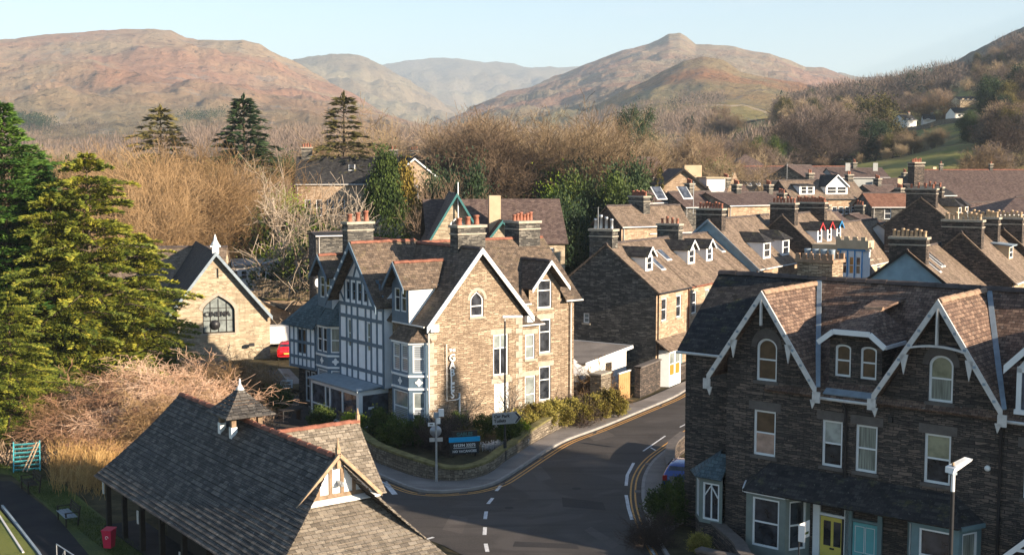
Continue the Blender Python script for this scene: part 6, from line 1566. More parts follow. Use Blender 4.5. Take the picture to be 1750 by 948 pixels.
for k in range(3): win(gb, WF((6.0, 1.5), 0), .15 + k*.72, zl - .8, .58, 1.3, sill=None, recess=.03)
b = MB(); b.box(5.9, 8.4, 1.3, 6, zl + .9, zl + 1.05); b.box(4.2, 6.4, 6, 7, zl + .5, zt_ + .4); b.build('flat_roof', M['render_tan'], gb)
b = MB(); b.wall(WF((5.95, 1.2), 0), [(0, 0), (4.2, 0), (4.2, zl), (3.4, zt_ - .4), (2.5, zl - .8), (0, zl - .8)], []); b.build('wing_wall', M['stone_tan'], gb)
cottage('white walled house with steep dark roof behind the pines', at(1083, 320, 175)[:2], 60, 6.5, 7, at(1083, 301, 175)[2], at(1105, 270, 178)[2], 'render_white', 'slate_row2', hip=False, gab=[(2.5, 7.5, 1.2, 1.2)], base=4, lintels=False)
cottage('low dark roofed house among the bare trunks', at(940, 318, 195)[:2], 84, 9, 7, at(940, 304, 195)[2], at(960, 291, 198)[2], 'stone_grey', 'slate_row2', base=4)
for i, (u, v0, v1, Y, h, L_, W_, wl3, lab) in enumerate([
    (1500, 335, 318, 180, 60, 6, 6, 'stone_grey', 'small dark gabled house above the scaffold'), (1515, 330, 306, 200, 84, 9, 7, 'render_tan', 'pale low house left of the tall dark stack'),
    (1490, 352, 332, 150, 88, 8, 7, 'stone_grey', 'red roofed outbuilding beside the scaffold'), (1310, 352, 330, 158, 60, 5, 5, 'stone_tan', 'low stone house under the dark skylight house'),
    (1235, 352, 318, 160, 60, 6, 6, 'stone_grey', 'dark gable house beside the broad pale gable'), (1245, 350, 332, 140, 60, 9, 8, 'stone_tan', 'brown roofed house behind the blue gable'),
    (1170, 352, 330, 140, 60, 6, 6, 'stone_grey', 'narrow dark roofed house behind the two skylights'), (1655, 330, 305, 240, 84, 12, 8, 'stone_grey', 'low roof beyond the long brown slate roof'),
    (1105, 345, 325, 140, 40, 7, 6, 'stone_tan', 'brown roofed house left of the two skylight roof'), (1060, 342, 326, 150, 84, 6, 6, 'stone_grey', 'low dark roofed house behind the flat topped pine'),
    (1440, 392, 368, 140, 34, 8, 7, 'stone_tan', 'sunlit brown roof behind the red and blue dormers'), (1500, 388, 368, 145, 34, 8, 7, 'render_tan', 'sunlit brown roof beyond the end of the dormer row'), (1530, 352, 336, 160, 60, 8, 6, 'stone_tan', 'brown roof between the scaffold and the unlit gable'),
    (1590, 362, 345, 165, 34, 7, 7, 'stone_grey', 'small roof behind the unlit slate grey gable'), (1425, 302, 288, 215, 84, 10, 7, 'render_grey', 'dark roof right of the stone gabled house'), (1195, 305, 290, 200, 84, 7, 6, 'render_white', 'white walled house behind the boxed dormer'),
    (1000, 305, 292, 200, 84, 9, 7, 'stone_grey', 'dark roofed house among the trunks, right of the low one'), (1560, 318, 303, 210, 60, 7, 6, 'render_tan', 'pale house behind the tall dark stack'), (1350, 362, 346, 150, 40, 7, 6, 'stone_grey', 'dark roof below the arched dormer house')]):
    cottage(lab, at(u, v0, Y)[:2], h, L_, W_, at(u, v0, Y)[2], at(u, v1, Y)[2], wl3, 'slate_red' if 'red roofed' in lab else 'slate_row2', base=ground(*at(u, v0, Y)[:2]) - .5, chims=[(L_ * .5, .5, .9, .7, 1.0, 3)] if i not in (2,) else (), lintels=False, front=P2(L_, 2, at(u, v0, Y)[2] - 5.6))
# cottages on the hillside
hl = [(1545, 214, 196, 420, 60, 6, 5, 'tall narrow white cottage on the green slope'), (1578, 214, 196, 430, 100, 4, 6, 'white gable cottage among russet trees'), (1632, 205, 184, 420, 84, 12, 7, 'wide white house with grey roof high on the slope'),
      (1640, 176, 165, 520, 84, 20, 8, 'long pink stone house highest on the slope'), (1442, 278, 262, 350, 40, 7, 7, 'small white gable cottage above the rooftops'), (1418, 278, 266, 345, 80, 14, 7, 'row of white cottages above the rooftops'),
      (1375, 278, 266, 350, 70, 9, 7, 'blue-white cottage left of the white row'), (1485, 255, 243, 380, 60, 8, 6, 'pale blue cottage below the dark conifers'), (1630, 274, 258, 340, 40, 7, 7, 'cream cottage among golden trees'),
      (1740, 262, 250, 330, 80, 14, 7, 'pale blue house at the right edge under the hill'), (1352, 202, 197, 560, 84, 14, 7, 'grey farm shed in the green field'), (1530, 278, 268, 335, 84, 7, 6, 'white cottage half hidden by twiggy trees'), (1575, 278, 266, 335, 84, 8, 6, 'low white house above the long dark roof'), (1738, 195, 186, 460, 84, 12, 7, 'white bungalow by the right edge of the hillside'), (1085, 290, 281, 300, 84, 8, 6, 'white cottage at the foot of the wood')]
for u, vb, vt, Y, h, L_, W_, lab in hl:
    loc = at(u, vb, Y); g0 = ground(loc[0], loc[1]); zt2 = at(u, vt, Y)[2]
    zb = min(loc[2], zt2 - 3)
    cottage(lab, loc[:2], h, L_, W_, lerp(zb, zt2, .55), zt2, 'render_white' if 'stone' not in lab and 'shed' not in lab else 'render_tan', 'slate_dark' if 'blue' not in lab else 'slate_blue', base=min(g0, zb) - .5, front=[(1 + k*2.2, zb - min(g0, zb) + 1.6, 1.0, 1.1) for k in range(int(L_ / 2.4))], lintels=False, chims=[(L_ * .8, .5, .7, .8, .6, 2)], name='cottage', cat='cottage')
# ================================================================ TREES
M['twig_tan'] = leaf_mat('tan_twigs', (0.12, 0.082, 0.046), (0.25, 0.18, 0.105), (0.38, 0.29, 0.18), 0.25, 3, 0.8, 0.35)
M['twig_brown'] = leaf_mat('brown_twigs', (0.085, 0.058, 0.038), (0.18, 0.125, 0.08), (0.30, 0.215, 0.145), 0.25, 3, 0.8, 0.45)
M['twig_orange'] = leaf_mat('orange_brown_twigs', (0.14, 0.085, 0.038), (0.26, 0.165, 0.078), (0.38, 0.25, 0.13), 0.3, 3, 0.8, 0.25)
M['twig_purple'] = leaf_mat('purple_brown_twigs', (0.055, 0.040, 0.034), (0.115, 0.085, 0.068), (0.20, 0.15, 0.12), 0.25, 3, 0.8, 0.45)
M['twig_pale'] = leaf_mat('pale_pink_twigs', (0.30, 0.17, 0.10), (0.50, 0.31, 0.20), (0.62, 0.43, 0.30), 0.6, 4, 0.8, 0.3)
M['bark'] = leaf_mat('lichened_bark', (0.16, 0.12, 0.06), (0.30, 0.24, 0.12), (0.42, 0.36, 0.20), 0.5, 5, 0.85, 0.3)
M['bark_pale'] = leaf_mat('pale_bark', (0.22, 0.17, 0.12), (0.36, 0.29, 0.22), (0.50, 0.42, 0.33), 0.5, 5, 0.85, 0.2)
M['bark_dark'] = leaf_mat('dark_bark', (0.05, 0.035, 0.025), (0.10, 0.075, 0.05), (0.17, 0.13, 0.09), 0.5, 5, 0.85, 0.2)
M['leaf_green'] = leaf_mat('green_conifer_foliage', (0.018, 0.050, 0.014), (0.05, 0.115, 0.022), (0.11, 0.19, 0.03), 0.5, 2.5, 0.6, 0.15)
M['leaf_gold'] = leaf_mat('golden_conifer_foliage', (0.032, 0.058, 0.010), (0.13, 0.15, 0.020), (0.36, 0.32, 0.04), 0.55, 3.5, 0.6, 0.1)
M['leaf_dark'] = leaf_mat('dark_spruce_foliage', (0.010, 0.024, 0.012), (0.026, 0.048, 0.02), (0.06, 0.085, 0.03), 0.5, 2.5, 0.6, 0.3)
M['leaf_olive'] = leaf_mat('olive_spruce_foliage', (0.05, 0.045, 0.015), (0.11, 0.095, 0.03), (0.19, 0.15, 0.05), 0.5, 2.5, 0.6, 0.2)
M['leaf_bright'] = leaf_mat('bright_laurel_leaves', (0.05, 0.09, 0.008), (0.13, 0.19, 0.015), (0.26, 0.30, 0.03), 0.6, 2.5, 0.5, 0.2)
M['leaf_cypress'] = leaf_mat('cypress_foliage', (0.018, 0.036, 0.008), (0.05, 0.075, 0.014), (0.10, 0.125, 0.024), 1.2, 3.5, 0.6, 0.1)
M['leaf_brown'] = leaf_mat('russet_foliage', (0.075, 0.055, 0.012), (0.16, 0.115, 0.02), (0.25, 0.18, 0.035), 0.8, 3.5, 0.6, 0.2)
M['hedge'] = leaf_mat('yellow_green_hedge', (0.10, 0.075, 0.018), (0.22, 0.19, 0.04), (0.36, 0.31, 0.08), 0.9, 3.5, 0.6, 0.2)
M['reed'] = leaf_mat('dry_reeds', (0.30, 0.17, 0.06), (0.50, 0.31, 0.12), (0.66, 0.45, 0.20), 0.6, 3, 0.8, 0.2)

def np_mesh(name, V, Fq, nper):
    """mesh from arrays: V (n,3), faces flat with nper corners each"""
    me = bpy.data.meshes.new(name); V = np.asarray(V, np.float32); Fq = np.asarray(Fq, np.int32).reshape(-1, nper)
    me.vertices.add(len(V)); me.vertices.foreach_set('co', V.ravel())
    me.loops.add(Fq.size); me.loops.foreach_set('vertex_index', Fq.ravel())
    me.polygons.add(len(Fq)); me.polygons.foreach_set('loop_start', np.arange(0, Fq.size, nper, dtype=np.int32))
    me.update(calc_edges=True); return me
def seg_mesh(name, segs, n=3):
    """tapering prisms along segments (x0,y0,z0,x1,y1,z1,r0,r1)"""
    S = np.array(segs, np.float64); A, B, r0, r1 = S[:, 0:3], S[:, 3:6], S[:, 6:7], S[:, 7:8]
    d = B - A; d /= np.linalg.norm(d, axis=1, keepdims=True) + 1e-9
    ref = np.tile([0.31, 0.17, 0.93], (len(S), 1)); ref[np.abs(d[:, 2]) > 0.85] = (1, 0.2, 0.1)
    u = np.cross(d, ref); u /= np.linalg.norm(u, axis=1, keepdims=True); w = np.cross(d, u)
    V = np.zeros((len(S), 2 * n, 3))
    for k in range(n):
        a = 2 * pi * k / n; o = u * cos(a) + w * sin(a); V[:, k] = A + o * r0; V[:, n + k] = B + o * r1
    base = (np.arange(len(S)) * 2 * n)[:, None]
    Fs = np.concatenate([base + np.array([[k, (k+1) % n, n + (k+1) % n, n + k]]) for k in range(n)], 1)
    return np_mesh(name, V.reshape(-1, 3), Fs.reshape(-1), 4)
def bare_segs(seed, H, spread=0.5, levels=5, trunk=0.28, rmin=0.014, up=0.25, nch=(6, 6, 5, 5, 4), wob=0.18, r0=None, lean=0.0, ang=(28, 58), ratio=(0.55, 0.78), trunks=1, drop=0.0):
    rng = random.Random(seed); T, C = [], []
    def grow(p, d, L, r, lv):
        ns = 4 if lv == 0 else (3 if lv < levels - 1 else 2)
        pts = [p]; rr = [r]
        for i in range(ns):
            d = (d + Vector((rng.gauss(0, wob), rng.gauss(0, wob), rng.gauss(0, wob) + up * (0.4 if lv else 0.1) - drop * lv * 0.12))).normalized()
            q = pts[-1] + d * (L / ns); r2 = max(rmin, r * (1 - (0.55 if lv else 0.35) * (i + 1) / ns))
            (T if lv < 2 else C).append((*pts[-1], *q, rr[-1], r2)); pts.append(q); rr.append(r2)
            if lv < levels:
                k = nch[lv] / ns; k = int(k) + (rng.random() < k - int(k))
                if lv == 0 and i < ns - 2: k = 0 if rng.random() < 0.5 else 1
                if lv == 0 and i == ns - 1: k = nch[0]
                for _ in range(k):
                    a = radians(rng.uniform(*ang)) * (spread * 2 if lv == 0 else 1); phi = rng.uniform(0, 2 * pi)
                    s = d.orthogonal().normalized(); s.rotate(__import__('mathutils').Quaternion(d, phi))
                    nd = (d * cos(a) + s * sin(a)).normalized()
                    base = pts[-2].lerp(q, rng.random()) if lv else q
                    Lc = L * rng.uniform(*ratio) if lv else (H * (1 - trunk)) * rng.uniform(0.42, 0.6)
                    grow(base, nd, Lc, max(rmin, r2 * rng.uniform(.5, .68)), lv + 1)
    for t in range(trunks):
        off = Vector((0, 0, -0.3)) if trunks == 1 else Vector((rng.uniform(-.5, .5), rng.uniform(-.5, .5), -0.3))
        grow(off, Vector((rng.gauss(0, .06) + lean + (rng.gauss(0, .3) if trunks > 1 else 0), rng.gauss(0, .06) + (rng.gauss(0, .3) if trunks > 1 else 0), 1)).normalized(), H * trunk, r0 or H * 0.02, 0)
    return T, C
def bare_proto(name, seed, H, mat='twig_brown', bark='bark', **k):
    T, C = bare_segs(seed, H, **k)
    Ht = float(np.percentile([q[5] for q in C], 99.8))
    return dict(name=name, t=seg_mesh(name + '_trunk', T, 6), c=seg_mesh(name + '_crown', C, 3), tm=M[bark], cm=M[mat], H=Ht)
def place(proto, x, y, label, cat='tree', group=None, s=1.0, rz=None, z=None, sz=None, crown=True):
    rz = (x * 7.13 + y * 3.7) % 6.28 if rz is None else rz
    t = bpy.data.objects.new(proto['name'], None); t.empty_display_size = .3; COL.objects.link(t)
    t.location = (x, y, ground(x, y) if z is None else z); t.rotation_euler = (0, 0, rz); t.scale = (s, s, sz or s)
    tag(t, label, cat, group)
    if proto.get('t'):
        o = bpy.data.objects.new('trunk', proto['t']); COL.objects.link(o); o.parent = t
        if not proto['t'].materials: proto['t'].materials.append(proto['tm'])
    o = bpy.data.objects.new(proto.get('part', 'crown'), proto['c']); COL.objects.link(o); o.parent = t
    if not proto['c'].materials: proto['c'].materials.append(proto['cm'])
    return t
def leaf_quads(P, D, L, Wd, rng, name):
    """elongated diamond leaves or sprays at P along D"""
    n = len(P); D = D / (np.linalg.norm(D, axis=1, keepdims=True) + 1e-9)
    R = rng.normal(size=(n, 3)); S = np.cross(D, R); S /= np.linalg.norm(S, axis=1, keepdims=True) + 1e-9
    L = np.broadcast_to(L, n)[:, None]; Wd = np.broadcast_to(Wd, n)[:, None]
    V = np.stack([P, P + D * L * .45 + S * Wd, P + D * L, P + D * L * .45 - S * Wd], 1).reshape(-1, 3)
    return np_mesh(name, V, np.arange(4 * n), 4)
def conifer_proto(name, seed, H, R, mat, bark='bark_dark', tiers=46, per=9, sprays=46, droop=0.25, spray=(0.55, 0.075), power=0.85, z0=0.06, gap=0.0, rise=0.35, irregular=0.18):
    rng = np.random.default_rng(seed); P, D, LL, seg = [], [], [], []
    seg.append((0, 0, -.3, 0, 0, H * .97, H * 0.017, 0.02))
    for i in range(tiers):
        f = (i + rng.random() * .6) / tiers; z = H * (z0 + (1 - z0) * f); rad = R * (1 - f) ** power * (1 + rng.normal() * irregular) + 0.12
        k = max(3, int(per * (1 - .45 * f)))
        for j in range(k):
            if rng.random() < gap: continue
            a = 2 * pi * (j + rng.random() * .8) / k + i * 1.3; Lb = max(.2, rad * rng.uniform(.62, 1.08)); rs_ = rise * rng.uniform(.3, 1.3) + .5 * f
            ca, sa = cos(a), sin(a)
            def bp(t): return np.array([ca * Lb * t, sa * Lb * t, z + Lb * (rs_ * t * (1 - .55 * t) - droop * t * t)])
            seg.append((*bp(0), *bp(.5), .012 * Lb + .015, .008 * Lb + .008)); seg.append((*bp(.5), *bp(.97), .008 * Lb + .008, .006))
            m = int(sprays * (0.25 + .75 * Lb / R) + 4)
            t = rng.uniform(.12, 1.0, m) ** .75; side = rng.choice([-1, 1], m); wd = rng.random(m) * .42 * Lb * (1.08 - t) + .03
            X = ca * Lb * t - sa * side * wd; Y = sa * Lb * t + ca * side * wd
            Z = z + Lb * (rs_ * t * (1 - .55 * t) - droop * t * t) - droop * .5 * wd + rng.normal(size=m) * .05
            P.append(np.stack([X, Y, Z], 1))
            D.append(np.stack([ca * (.8 + .2 * t) - sa * side * .75 + rng.normal(size=m) * .22, sa * (.8 + .2 * t) + ca * side * .75 + rng.normal(size=m) * .22, rng.normal(size=m) * .28 + rs_ * .35 - droop * 1.4 * t], 1))
            LL.append(np.full(m, 1.0))
    m = 60; t = rng.random(m); P.append(np.stack([rng.normal(size=m) * .04, rng.normal(size=m) * .04, H * (.93 + .07 * t)], 1)); D.append(np.stack([rng.normal(size=m) * .5 * (1 - t), rng.normal(size=m) * .5 * (1 - t), .6 + t], 1))
    P = np.concatenate(P); D = np.concatenate(D); n = len(P)
    L = spray[0] * rng.uniform(.6, 1.3, n)
    return dict(name=name, t=seg_mesh(name + '_trunk', seg, 5), c=leaf_quads(P, D, L, spray[1] * rng.uniform(.6, 1.4, n), rng, name + '_crown'), tm=M[bark], cm=M[mat], H=H)
def bush_proto(name, seed, n, rx, ry, rz, mat, size=.16, clumps=26, fill=.5, bark='bark_dark', z0=0.3, upw=0.4, shape='ell', cl=.22):
    """leafy mass: leaf clumps spread through an uneven ellipsoid or cone, with stems inside"""
    rng = np.random.default_rng(seed); C = []
    while len(C) < clumps:
        v = rng.normal(size=3); v /= np.linalg.norm(v); r = rng.uniform(fill, 1.0)
        if shape == 'cone':
            f = rng.random(); a = rng.uniform(0, 2*pi); rr = (1 - f) ** .6 * rng.uniform(fill, 1) * (1 if f > .12 else .8 + f)
            C.append((cos(a) * rx * rr, sin(a) * ry * rr, f * 2 * rz - rz)); continue
        C.append((v[0]*rx*r, v[1]*ry*r, v[2]*rz*r))
    C = np.array(C); idx = rng.integers(0, clumps, n); P = C[idx] + rng.normal(size=(n, 3)) * np.array([rx, ry, rz]) * cl * rng.uniform(.5, 1.1, (n, 1))
    P[:, 2] += rz + z0; keep = P[:, 2] > 0.02; P = P[keep]; n = len(P)
    D = P - np.array([0, 0, rz * .6 + z0]); D /= np.linalg.norm(D, axis=1, keepdims=True) + 1e-6; D = D + rng.normal(size=(n, 3)) * .7 + np.array([0, 0, upw])
    seg = [(0, 0, -.2, C[k][0]*.5, C[k][1]*.5, (C[k][2] + rz + z0)*.6, .06, .03) for k in range(min(12, clumps))] + [(C[k][0]*.5, C[k][1]*.5, (C[k][2] + rz + z0)*.6, *C[k][:2], C[k][2] + rz + z0, .03, .01) for k in range(min(12, clumps))]
    return dict(name=name, t=seg_mesh(name + '_stems', seg, 4), c=leaf_quads(P, D, size * rng.uniform(.7, 1.4, n), size * .28 * rng.uniform(.7, 1.3, n), rng, name + '_leaves'), tm=M[bark], cm=M[mat], H=float(np.percentile(P[:, 2], 99.5)))

# prototypes
BARE = [bare_proto('bare_tree', 11 + i, 14, ['twig_tan', 'twig_brown', 'twig_tan', 'twig_brown', 'twig_orange', 'twig_purple'][i], 'bark', spread=.5 + .05*i, rmin=.017, nch=(6, 6, 6, 5, 4), up=.22) for i in range(6)]
DENSE = [bare_proto('bare_tree', 41 + i, 14, ['twig_orange', 'twig_brown'][i % 2], 'bark', spread=.46, rmin=.012, nch=(9, 7, 6, 6, 5), trunk=.15, up=.20, ang=(22, 56), ratio=(.55, .8), wob=.18) for i in range(3)]
SPARSE = [bare_proto('pale_bare_tree', 61 + i, 11, 'bark_pale', 'bark_pale', spread=.42, rmin=.014, levels=4, nch=(4, 3, 4, 4), trunk=.45, wob=.24, r0=.16) for i in range(2)]
TALLW = [bare_proto('tall_bare_tree', 71 + i, 16, ['twig_tan', 'twig_brown', 'twig_tan'][i], 'bark', spread=.36, rmin=.018, nch=(7, 6, 6, 5, 4), trunk=.40, up=.25) for i in range(3)]
TINY = [bare_proto('hillside_tree', 91 + i, 9, ['twig_brown', 'twig_purple', 'twig_tan', 'twig_purple'][i], 'bark_dark', spread=.6, levels=5, rmin=.022, nch=(6, 6, 5, 5, 3), trunk=.2, up=.12, r0=.18, wob=.24) for i in range(4)]
FLOP = [bare_proto('twiggy_tree', 101 + i, 7.5, ['twig_pale', 'twig_orange'][i % 2], 'bark_pale', spread=.75, rmin=.012, nch=(8, 7, 6, 5, 5), trunk=.13, up=.06, wob=.30, ang=(22, 60), ratio=(.5, .78), drop=.25, r0=.13, trunks=2) for i in range(3)]
SPR = [conifer_proto('spruce_tree', 5, 15, 3.4, 'leaf_dark', tiers=46, per=9, sprays=64, spray=(.45, .06), droop=.25, gap=.06, power=.8), conifer_proto('spruce_tree', 6, 15, 3.2, 'leaf_olive', tiers=32, per=8, sprays=60, spray=(.45, .06), droop=.3, gap=.12, power=.75), conifer_proto('spruce_tree', 8, 14, 3.4, 'leaf_olive', tiers=34, per=8, sprays=70, spray=(.45, .06), droop=.28, gap=.1, power=.75, irregular=.25)]
PINE = [bush_proto('pine_tree', 21, 24000, 2.8, 2.8, 3.4, 'leaf_dark', .16, 30, .6, z0=1.5, cl=.16), bush_proto('pine_tree', 22, 24000, 3.0, 3.0, 3.0, 'leaf_cypress', .16, 34, .6, z0=1.5, cl=.16)]
EVER = [bush_proto('evergreen_tree', 31, 26000, 2.4, 2.4, 3.2, 'leaf_dark', .17, 36, .4, z0=.6), bush_proto('evergreen_tree', 32, 26000, 2.8, 2.8, 3.0, 'leaf_olive', .17, 36, .4, z0=.6)]
LAUREL = [bush_proto('laurel_bush', 33, 26000, 3.0, 2.6, 3.2, 'leaf_bright', .15, 40, .55), bush_proto('evergreen_bush', 34, 13000, 2.6, 2.4, 2.0, 'leaf_cypress', .18, 36, .5)]
CON = [conifer_proto('tall_conifer', 1, 19, 4.4, 'leaf_green', tiers=60, per=11, sprays=200, droop=.12, spray=(.30, .038), rise=.45, power=.62, irregular=.2),
       conifer_proto('golden_conifer', 2, 15, 5.0, 'leaf_gold', tiers=44, per=10, sprays=470, droop=.16, spray=(.26, .035), rise=.38, power=.66, irregular=.26, gap=.1)]

def spot(u, Y): return ((u - 875) / F * (Y * cos(PITCH) + 0) , Y)
def put(proto, u, Y, vt, label, group=None, base=None, cat='tree', sxy=None, **k):
    """tree at bearing u and distance Y whose top is seen at height v"""
    x, y = (u - 875) / F * Y, Y
    x = at(u, 400, Y)[0]
    zb = ground(x, y) if base is None else base
    s = (at(u, vt, Y)[2] - zb) / proto['H']
    return place(proto, x, y, label, cat, group, s=s * (sxy or 1), sz=s, z=zb, **k)
# the big conifers at the left edge
put(CON[0], 8, 82, 178, 'tall dark green conifer cut by the left edge', base=0, sxy=1.35)
put(CON[0], 62, 86, 262, 'tall green conifer just right of the one cut by the left edge', base=0, rz=2.2, sxy=1.35)
put(CON[1], 152, 82, 264, 'broad golden green conifer spreading in front of the chapel hall', base=0, sxy=1.15)
put(CON[1], 88, 80, 330, 'smaller golden conifer between the green one and the broad golden one', base=0, rz=1.1, sxy=1.1)
put(CON[1], 238, 84, 400, 'low golden conifer reaching towards the chapel window', base=0, rz=3.1, sxy=1.25)
put(CON[1], 10, 70, 500, 'low golden green conifer by the teal frame at the left edge', base=0, rz=4.1, sxy=1.2)
put(CON[0], 92, 92, 380, 'green conifer filling the gap behind the golden ones', base=0, rz=.6, sxy=1.1)
# skyline spruces
put(SPR[2], 279, 175, 186, 'thin spruce with sparse tiers, leftmost of the three skyline conifers', sxy=1.7)
put(SPR[0], 420, 170, 166, 'dense dark spruce, middle of the three skyline conifers', sxy=1.6)
put(SPR[1], 590, 172, 163, 'olive brown spruce standing above the large house, rightmost of the three skyline conifers', sxy=1.6)
# cypress pair
CY = [bush_proto('cypress_tree', 51, 42000, 2.1, 2.1, 4.6, 'leaf_cypress', .17, 120, .5, z0=.2, upw=1.2, shape='cone', cl=.12), bush_proto('cypress_tree', 52, 30000, 1.9, 1.9, 4.0, 'leaf_brown', .17, 100, .5, z0=.2, upw=1.2, shape='cone', cl=.13)]
put(CY[0], 658, 128, 268, 'dense dark green cypress right of the guest house chimney', base=.5, sxy=1.0)
put(CY[1], 692, 133, 290, 'russet cypress tucked behind the dark green cypress', base=.5, sxy=1.05)
# brown rounded trees behind the chapel
G1 = 'dense brown twiggy trees behind the chapel'
for i, (u, Y, v, s) in enumerate([(338, 134, 262, 1.2), (395, 146, 296, .95), (290, 138, 270, 1.1), (240, 128, 300, 1.0), (415, 152, 290, .9), (200, 150, 262, 1.1), (350, 160, 248, 1.1), (255, 170, 252, 1.1), (465, 185, 268, .9), (140, 160, 255, 1.1)]):
    put(DENSE[i % 3], u, Y, v, ['large rounded orange-brown bare tree directly behind the chapel finial', 'brown bare tree above the white outbuilding', 'broad brown twiggy tree left of the chapel finial', 'brown twiggy tree beside the golden conifer', 'brown twiggy tree between the dark spruce and the white outbuilding', 'brown twiggy tree below the thin sparse spruce', 'brown twiggy tree behind the large rounded one', 'brown twiggy tree rising under the thin sparse spruce', 'brown twiggy tree below the middle dark spruce', 'brown twiggy tree behind the golden conifer top'][i], G1, sxy=s)
# pale trunks between the chapel and guest house
for i, (u, Y, v) in enumerate([(470, 128, 266), (497, 124, 276), (572, 128, 300), (540, 130, 330), (612, 124, 300)]):
    put(SPARSE[i % 2], u, Y, v, ['forked pale bare tree with antler-like limbs', 'slender pale tree beside the antler-like one', 'spreading grey bare tree in front of the large house', 'short pale tree between the two forked ones', 'pale tree close to the dark cypress'][i])
put(SPARSE[0], 482, 124, 390, 'small bare tree by the picket fence')
for i, (u, Y, v) in enumerate([(452, 146, 335), (480, 142, 365), (512, 134, 400), (562, 126, 398), (610, 122, 402)]):
    put(LAUREL[i % 2 if i else 0], u, Y, v, ['bright green laurel lit by the sun behind the picket fence', 'dark evergreen bush beside the bright laurel', 'green shrub under the pale trunks', 'dark shrub left of the stone lodge', 'dark shrub right of the stone lodge'][i], cat='bush', sxy=1.2)
# wood behind the guest house and the church hall
G2 = 'bare trees in the wood behind the church hall'
rng = random.Random(5)
for i, (u, Y, v) in enumerate([(690, 185, 198), (770, 165, 205), (800, 180, 200), (830, 168, 208), (862, 176, 196), (895, 165, 205), (925, 180, 200), (965, 160, 190), (1000, 175, 200), (1035, 190, 212), (1075, 200, 214), (1110, 205, 220), (745, 195, 215), (650, 200, 228), (1150, 215, 222), (1190, 225, 230), (880, 190, 205), (940, 200, 205), (815, 205, 212), (1020, 210, 215)]):
    lab = 'bare brown tree in the wood behind the church hall'
    g = G2
    if i == 0: lab, g = 'lone pinkish round-headed bare tree above the twin gabled house', None
    if i == 7: lab, g = 'tall yellow-barked bare tree with a forked crown above the pines', None
    put((TALLW if i not in (0, 7, 13) else BARE)[i % 3 if i != 7 else 0], u, Y, v, lab, g, sxy=1.0 if i not in (0,) else 1.15)
for i in range(24):
    u = rng.uniform(560, 1260); Y = rng.uniform(190, 330); v = rng.uniform(224, 262)
    put(rng.choice(BARE + TALLW), u, Y, v, 'bare brown tree in the wood behind the church hall', G2, sxy=rng.uniform(.8, 1.2))
G6 = 'dark evergreens scattered in the woods behind the chapel and hall'
for i in range(16):
    u = rng.uniform(60, 1240); Y = rng.uniform(150, 260); v = rng.uniform(268, 295)
    if 485 < u < 760: Y = max(Y, 190)
    put(rng.choice([EVER[0], PINE[1], LAUREL[1]]), u, Y, v, 'dark evergreen scattered in the woods behind the chapel and hall', G6, sxy=rng.uniform(.6, .9))
G3 = 'bare trees in the wood on the left'
for i in range(24):
    u = rng.uniform(-40, 640); Y = rng.uniform(175, 330); v = rng.uniform(252, 285)
    put(rng.choice(BARE + TALLW), u, Y, v, 'bare brown tree in the distant wood on the left', G3, sxy=rng.uniform(.8, 1.2))
# evergreens right of the church hall
for i, (u, Y, v, p, lab) in enumerate([(1050, 132, 283, PINE[0], 'flat topped dark pine left of the dark gabled house'), (1018, 128, 305, PINE[1], 'olive green pine left of the flat topped one'), (1062, 128, 312, EVER[0], 'dark yew between the pines and the pot-topped stack'),
      (985, 134, 322, LAUREL[0], 'sunlit laurel at the right end of the church hall'), (975, 124, 345, EVER[0], 'dark evergreen beside the church hall end wall'), (1127, 145, 284, SPR[1], 'small pointed conifer in front of the white steep roofed house'),
      (1085, 330, 188, PINE[0], 'lone dark pine standing above the wood'), (795, 130, 290, EVER[0], 'dark evergreen above the teal gable'), (750, 135, 300, EVER[0], 'dark evergreen left of the teal gable'), (770, 128, 305, BARE[1], 'bare brown tree behind the teal gable')]):
    put(p, u, Y, v, lab, sxy=[.8, .8, .6, .7, .7, .5, .85, .6, .6, .6][i], cat='tree')
# hillside on the right: individual trees
G4 = 'bare trees on the wooded hillside'; G5 = 'dark evergreens on the wooded hillside'
OPEN = [(1240, 172, 1320, 192), (1498, 192, 1530, 212), (1588, 166, 1662, 188), (1532, 190, 1562, 218), (1568, 190, 1592, 216), (1616, 182, 1664, 208), (1432, 256, 1456, 282), (1398, 260, 1438, 282), (1362, 264, 1390, 282), (1470, 240, 1502, 258), (1618, 254, 1648, 278), (1728, 248, 1765, 264)]
def clear(u, v, vt=None, hw=6):
    for a, b, c, d in OPEN:
        if a - hw < u < c + hw and v > b and (vt if vt is not None else v - 10) < d: return True
    return False
cnt = 0
for i in range(640):
    u = rng.uniform(1170, 1790); Y = exp(rng.uniform(log(255), log(800)))
    if u < 1340 and Y > 560: continue
    x = at(u, 300, Y)[0]; z = ground(x, Y); vb = proj(x, Y, z)[1]
    hh = rng.uniform(6, 11); vt = proj(x, Y, z + hh)[1]
    if clear(u, vb, vt, 2100 * 2.6 / Y) or (1380 < u < 1660 and Y < 300): continue
    cnt += 1
    if rng.random() < .2: put(EVER[rng.randrange(2)], u, Y, vt, 'dark evergreen on the wooded hillside', G5, sxy=rng.uniform(.7, 1.3))
    else: put(rng.choice(TINY), u, Y, vt, 'bare tree on the wooded hillside', G4, sxy=rng.uniform(.8, 1.3))
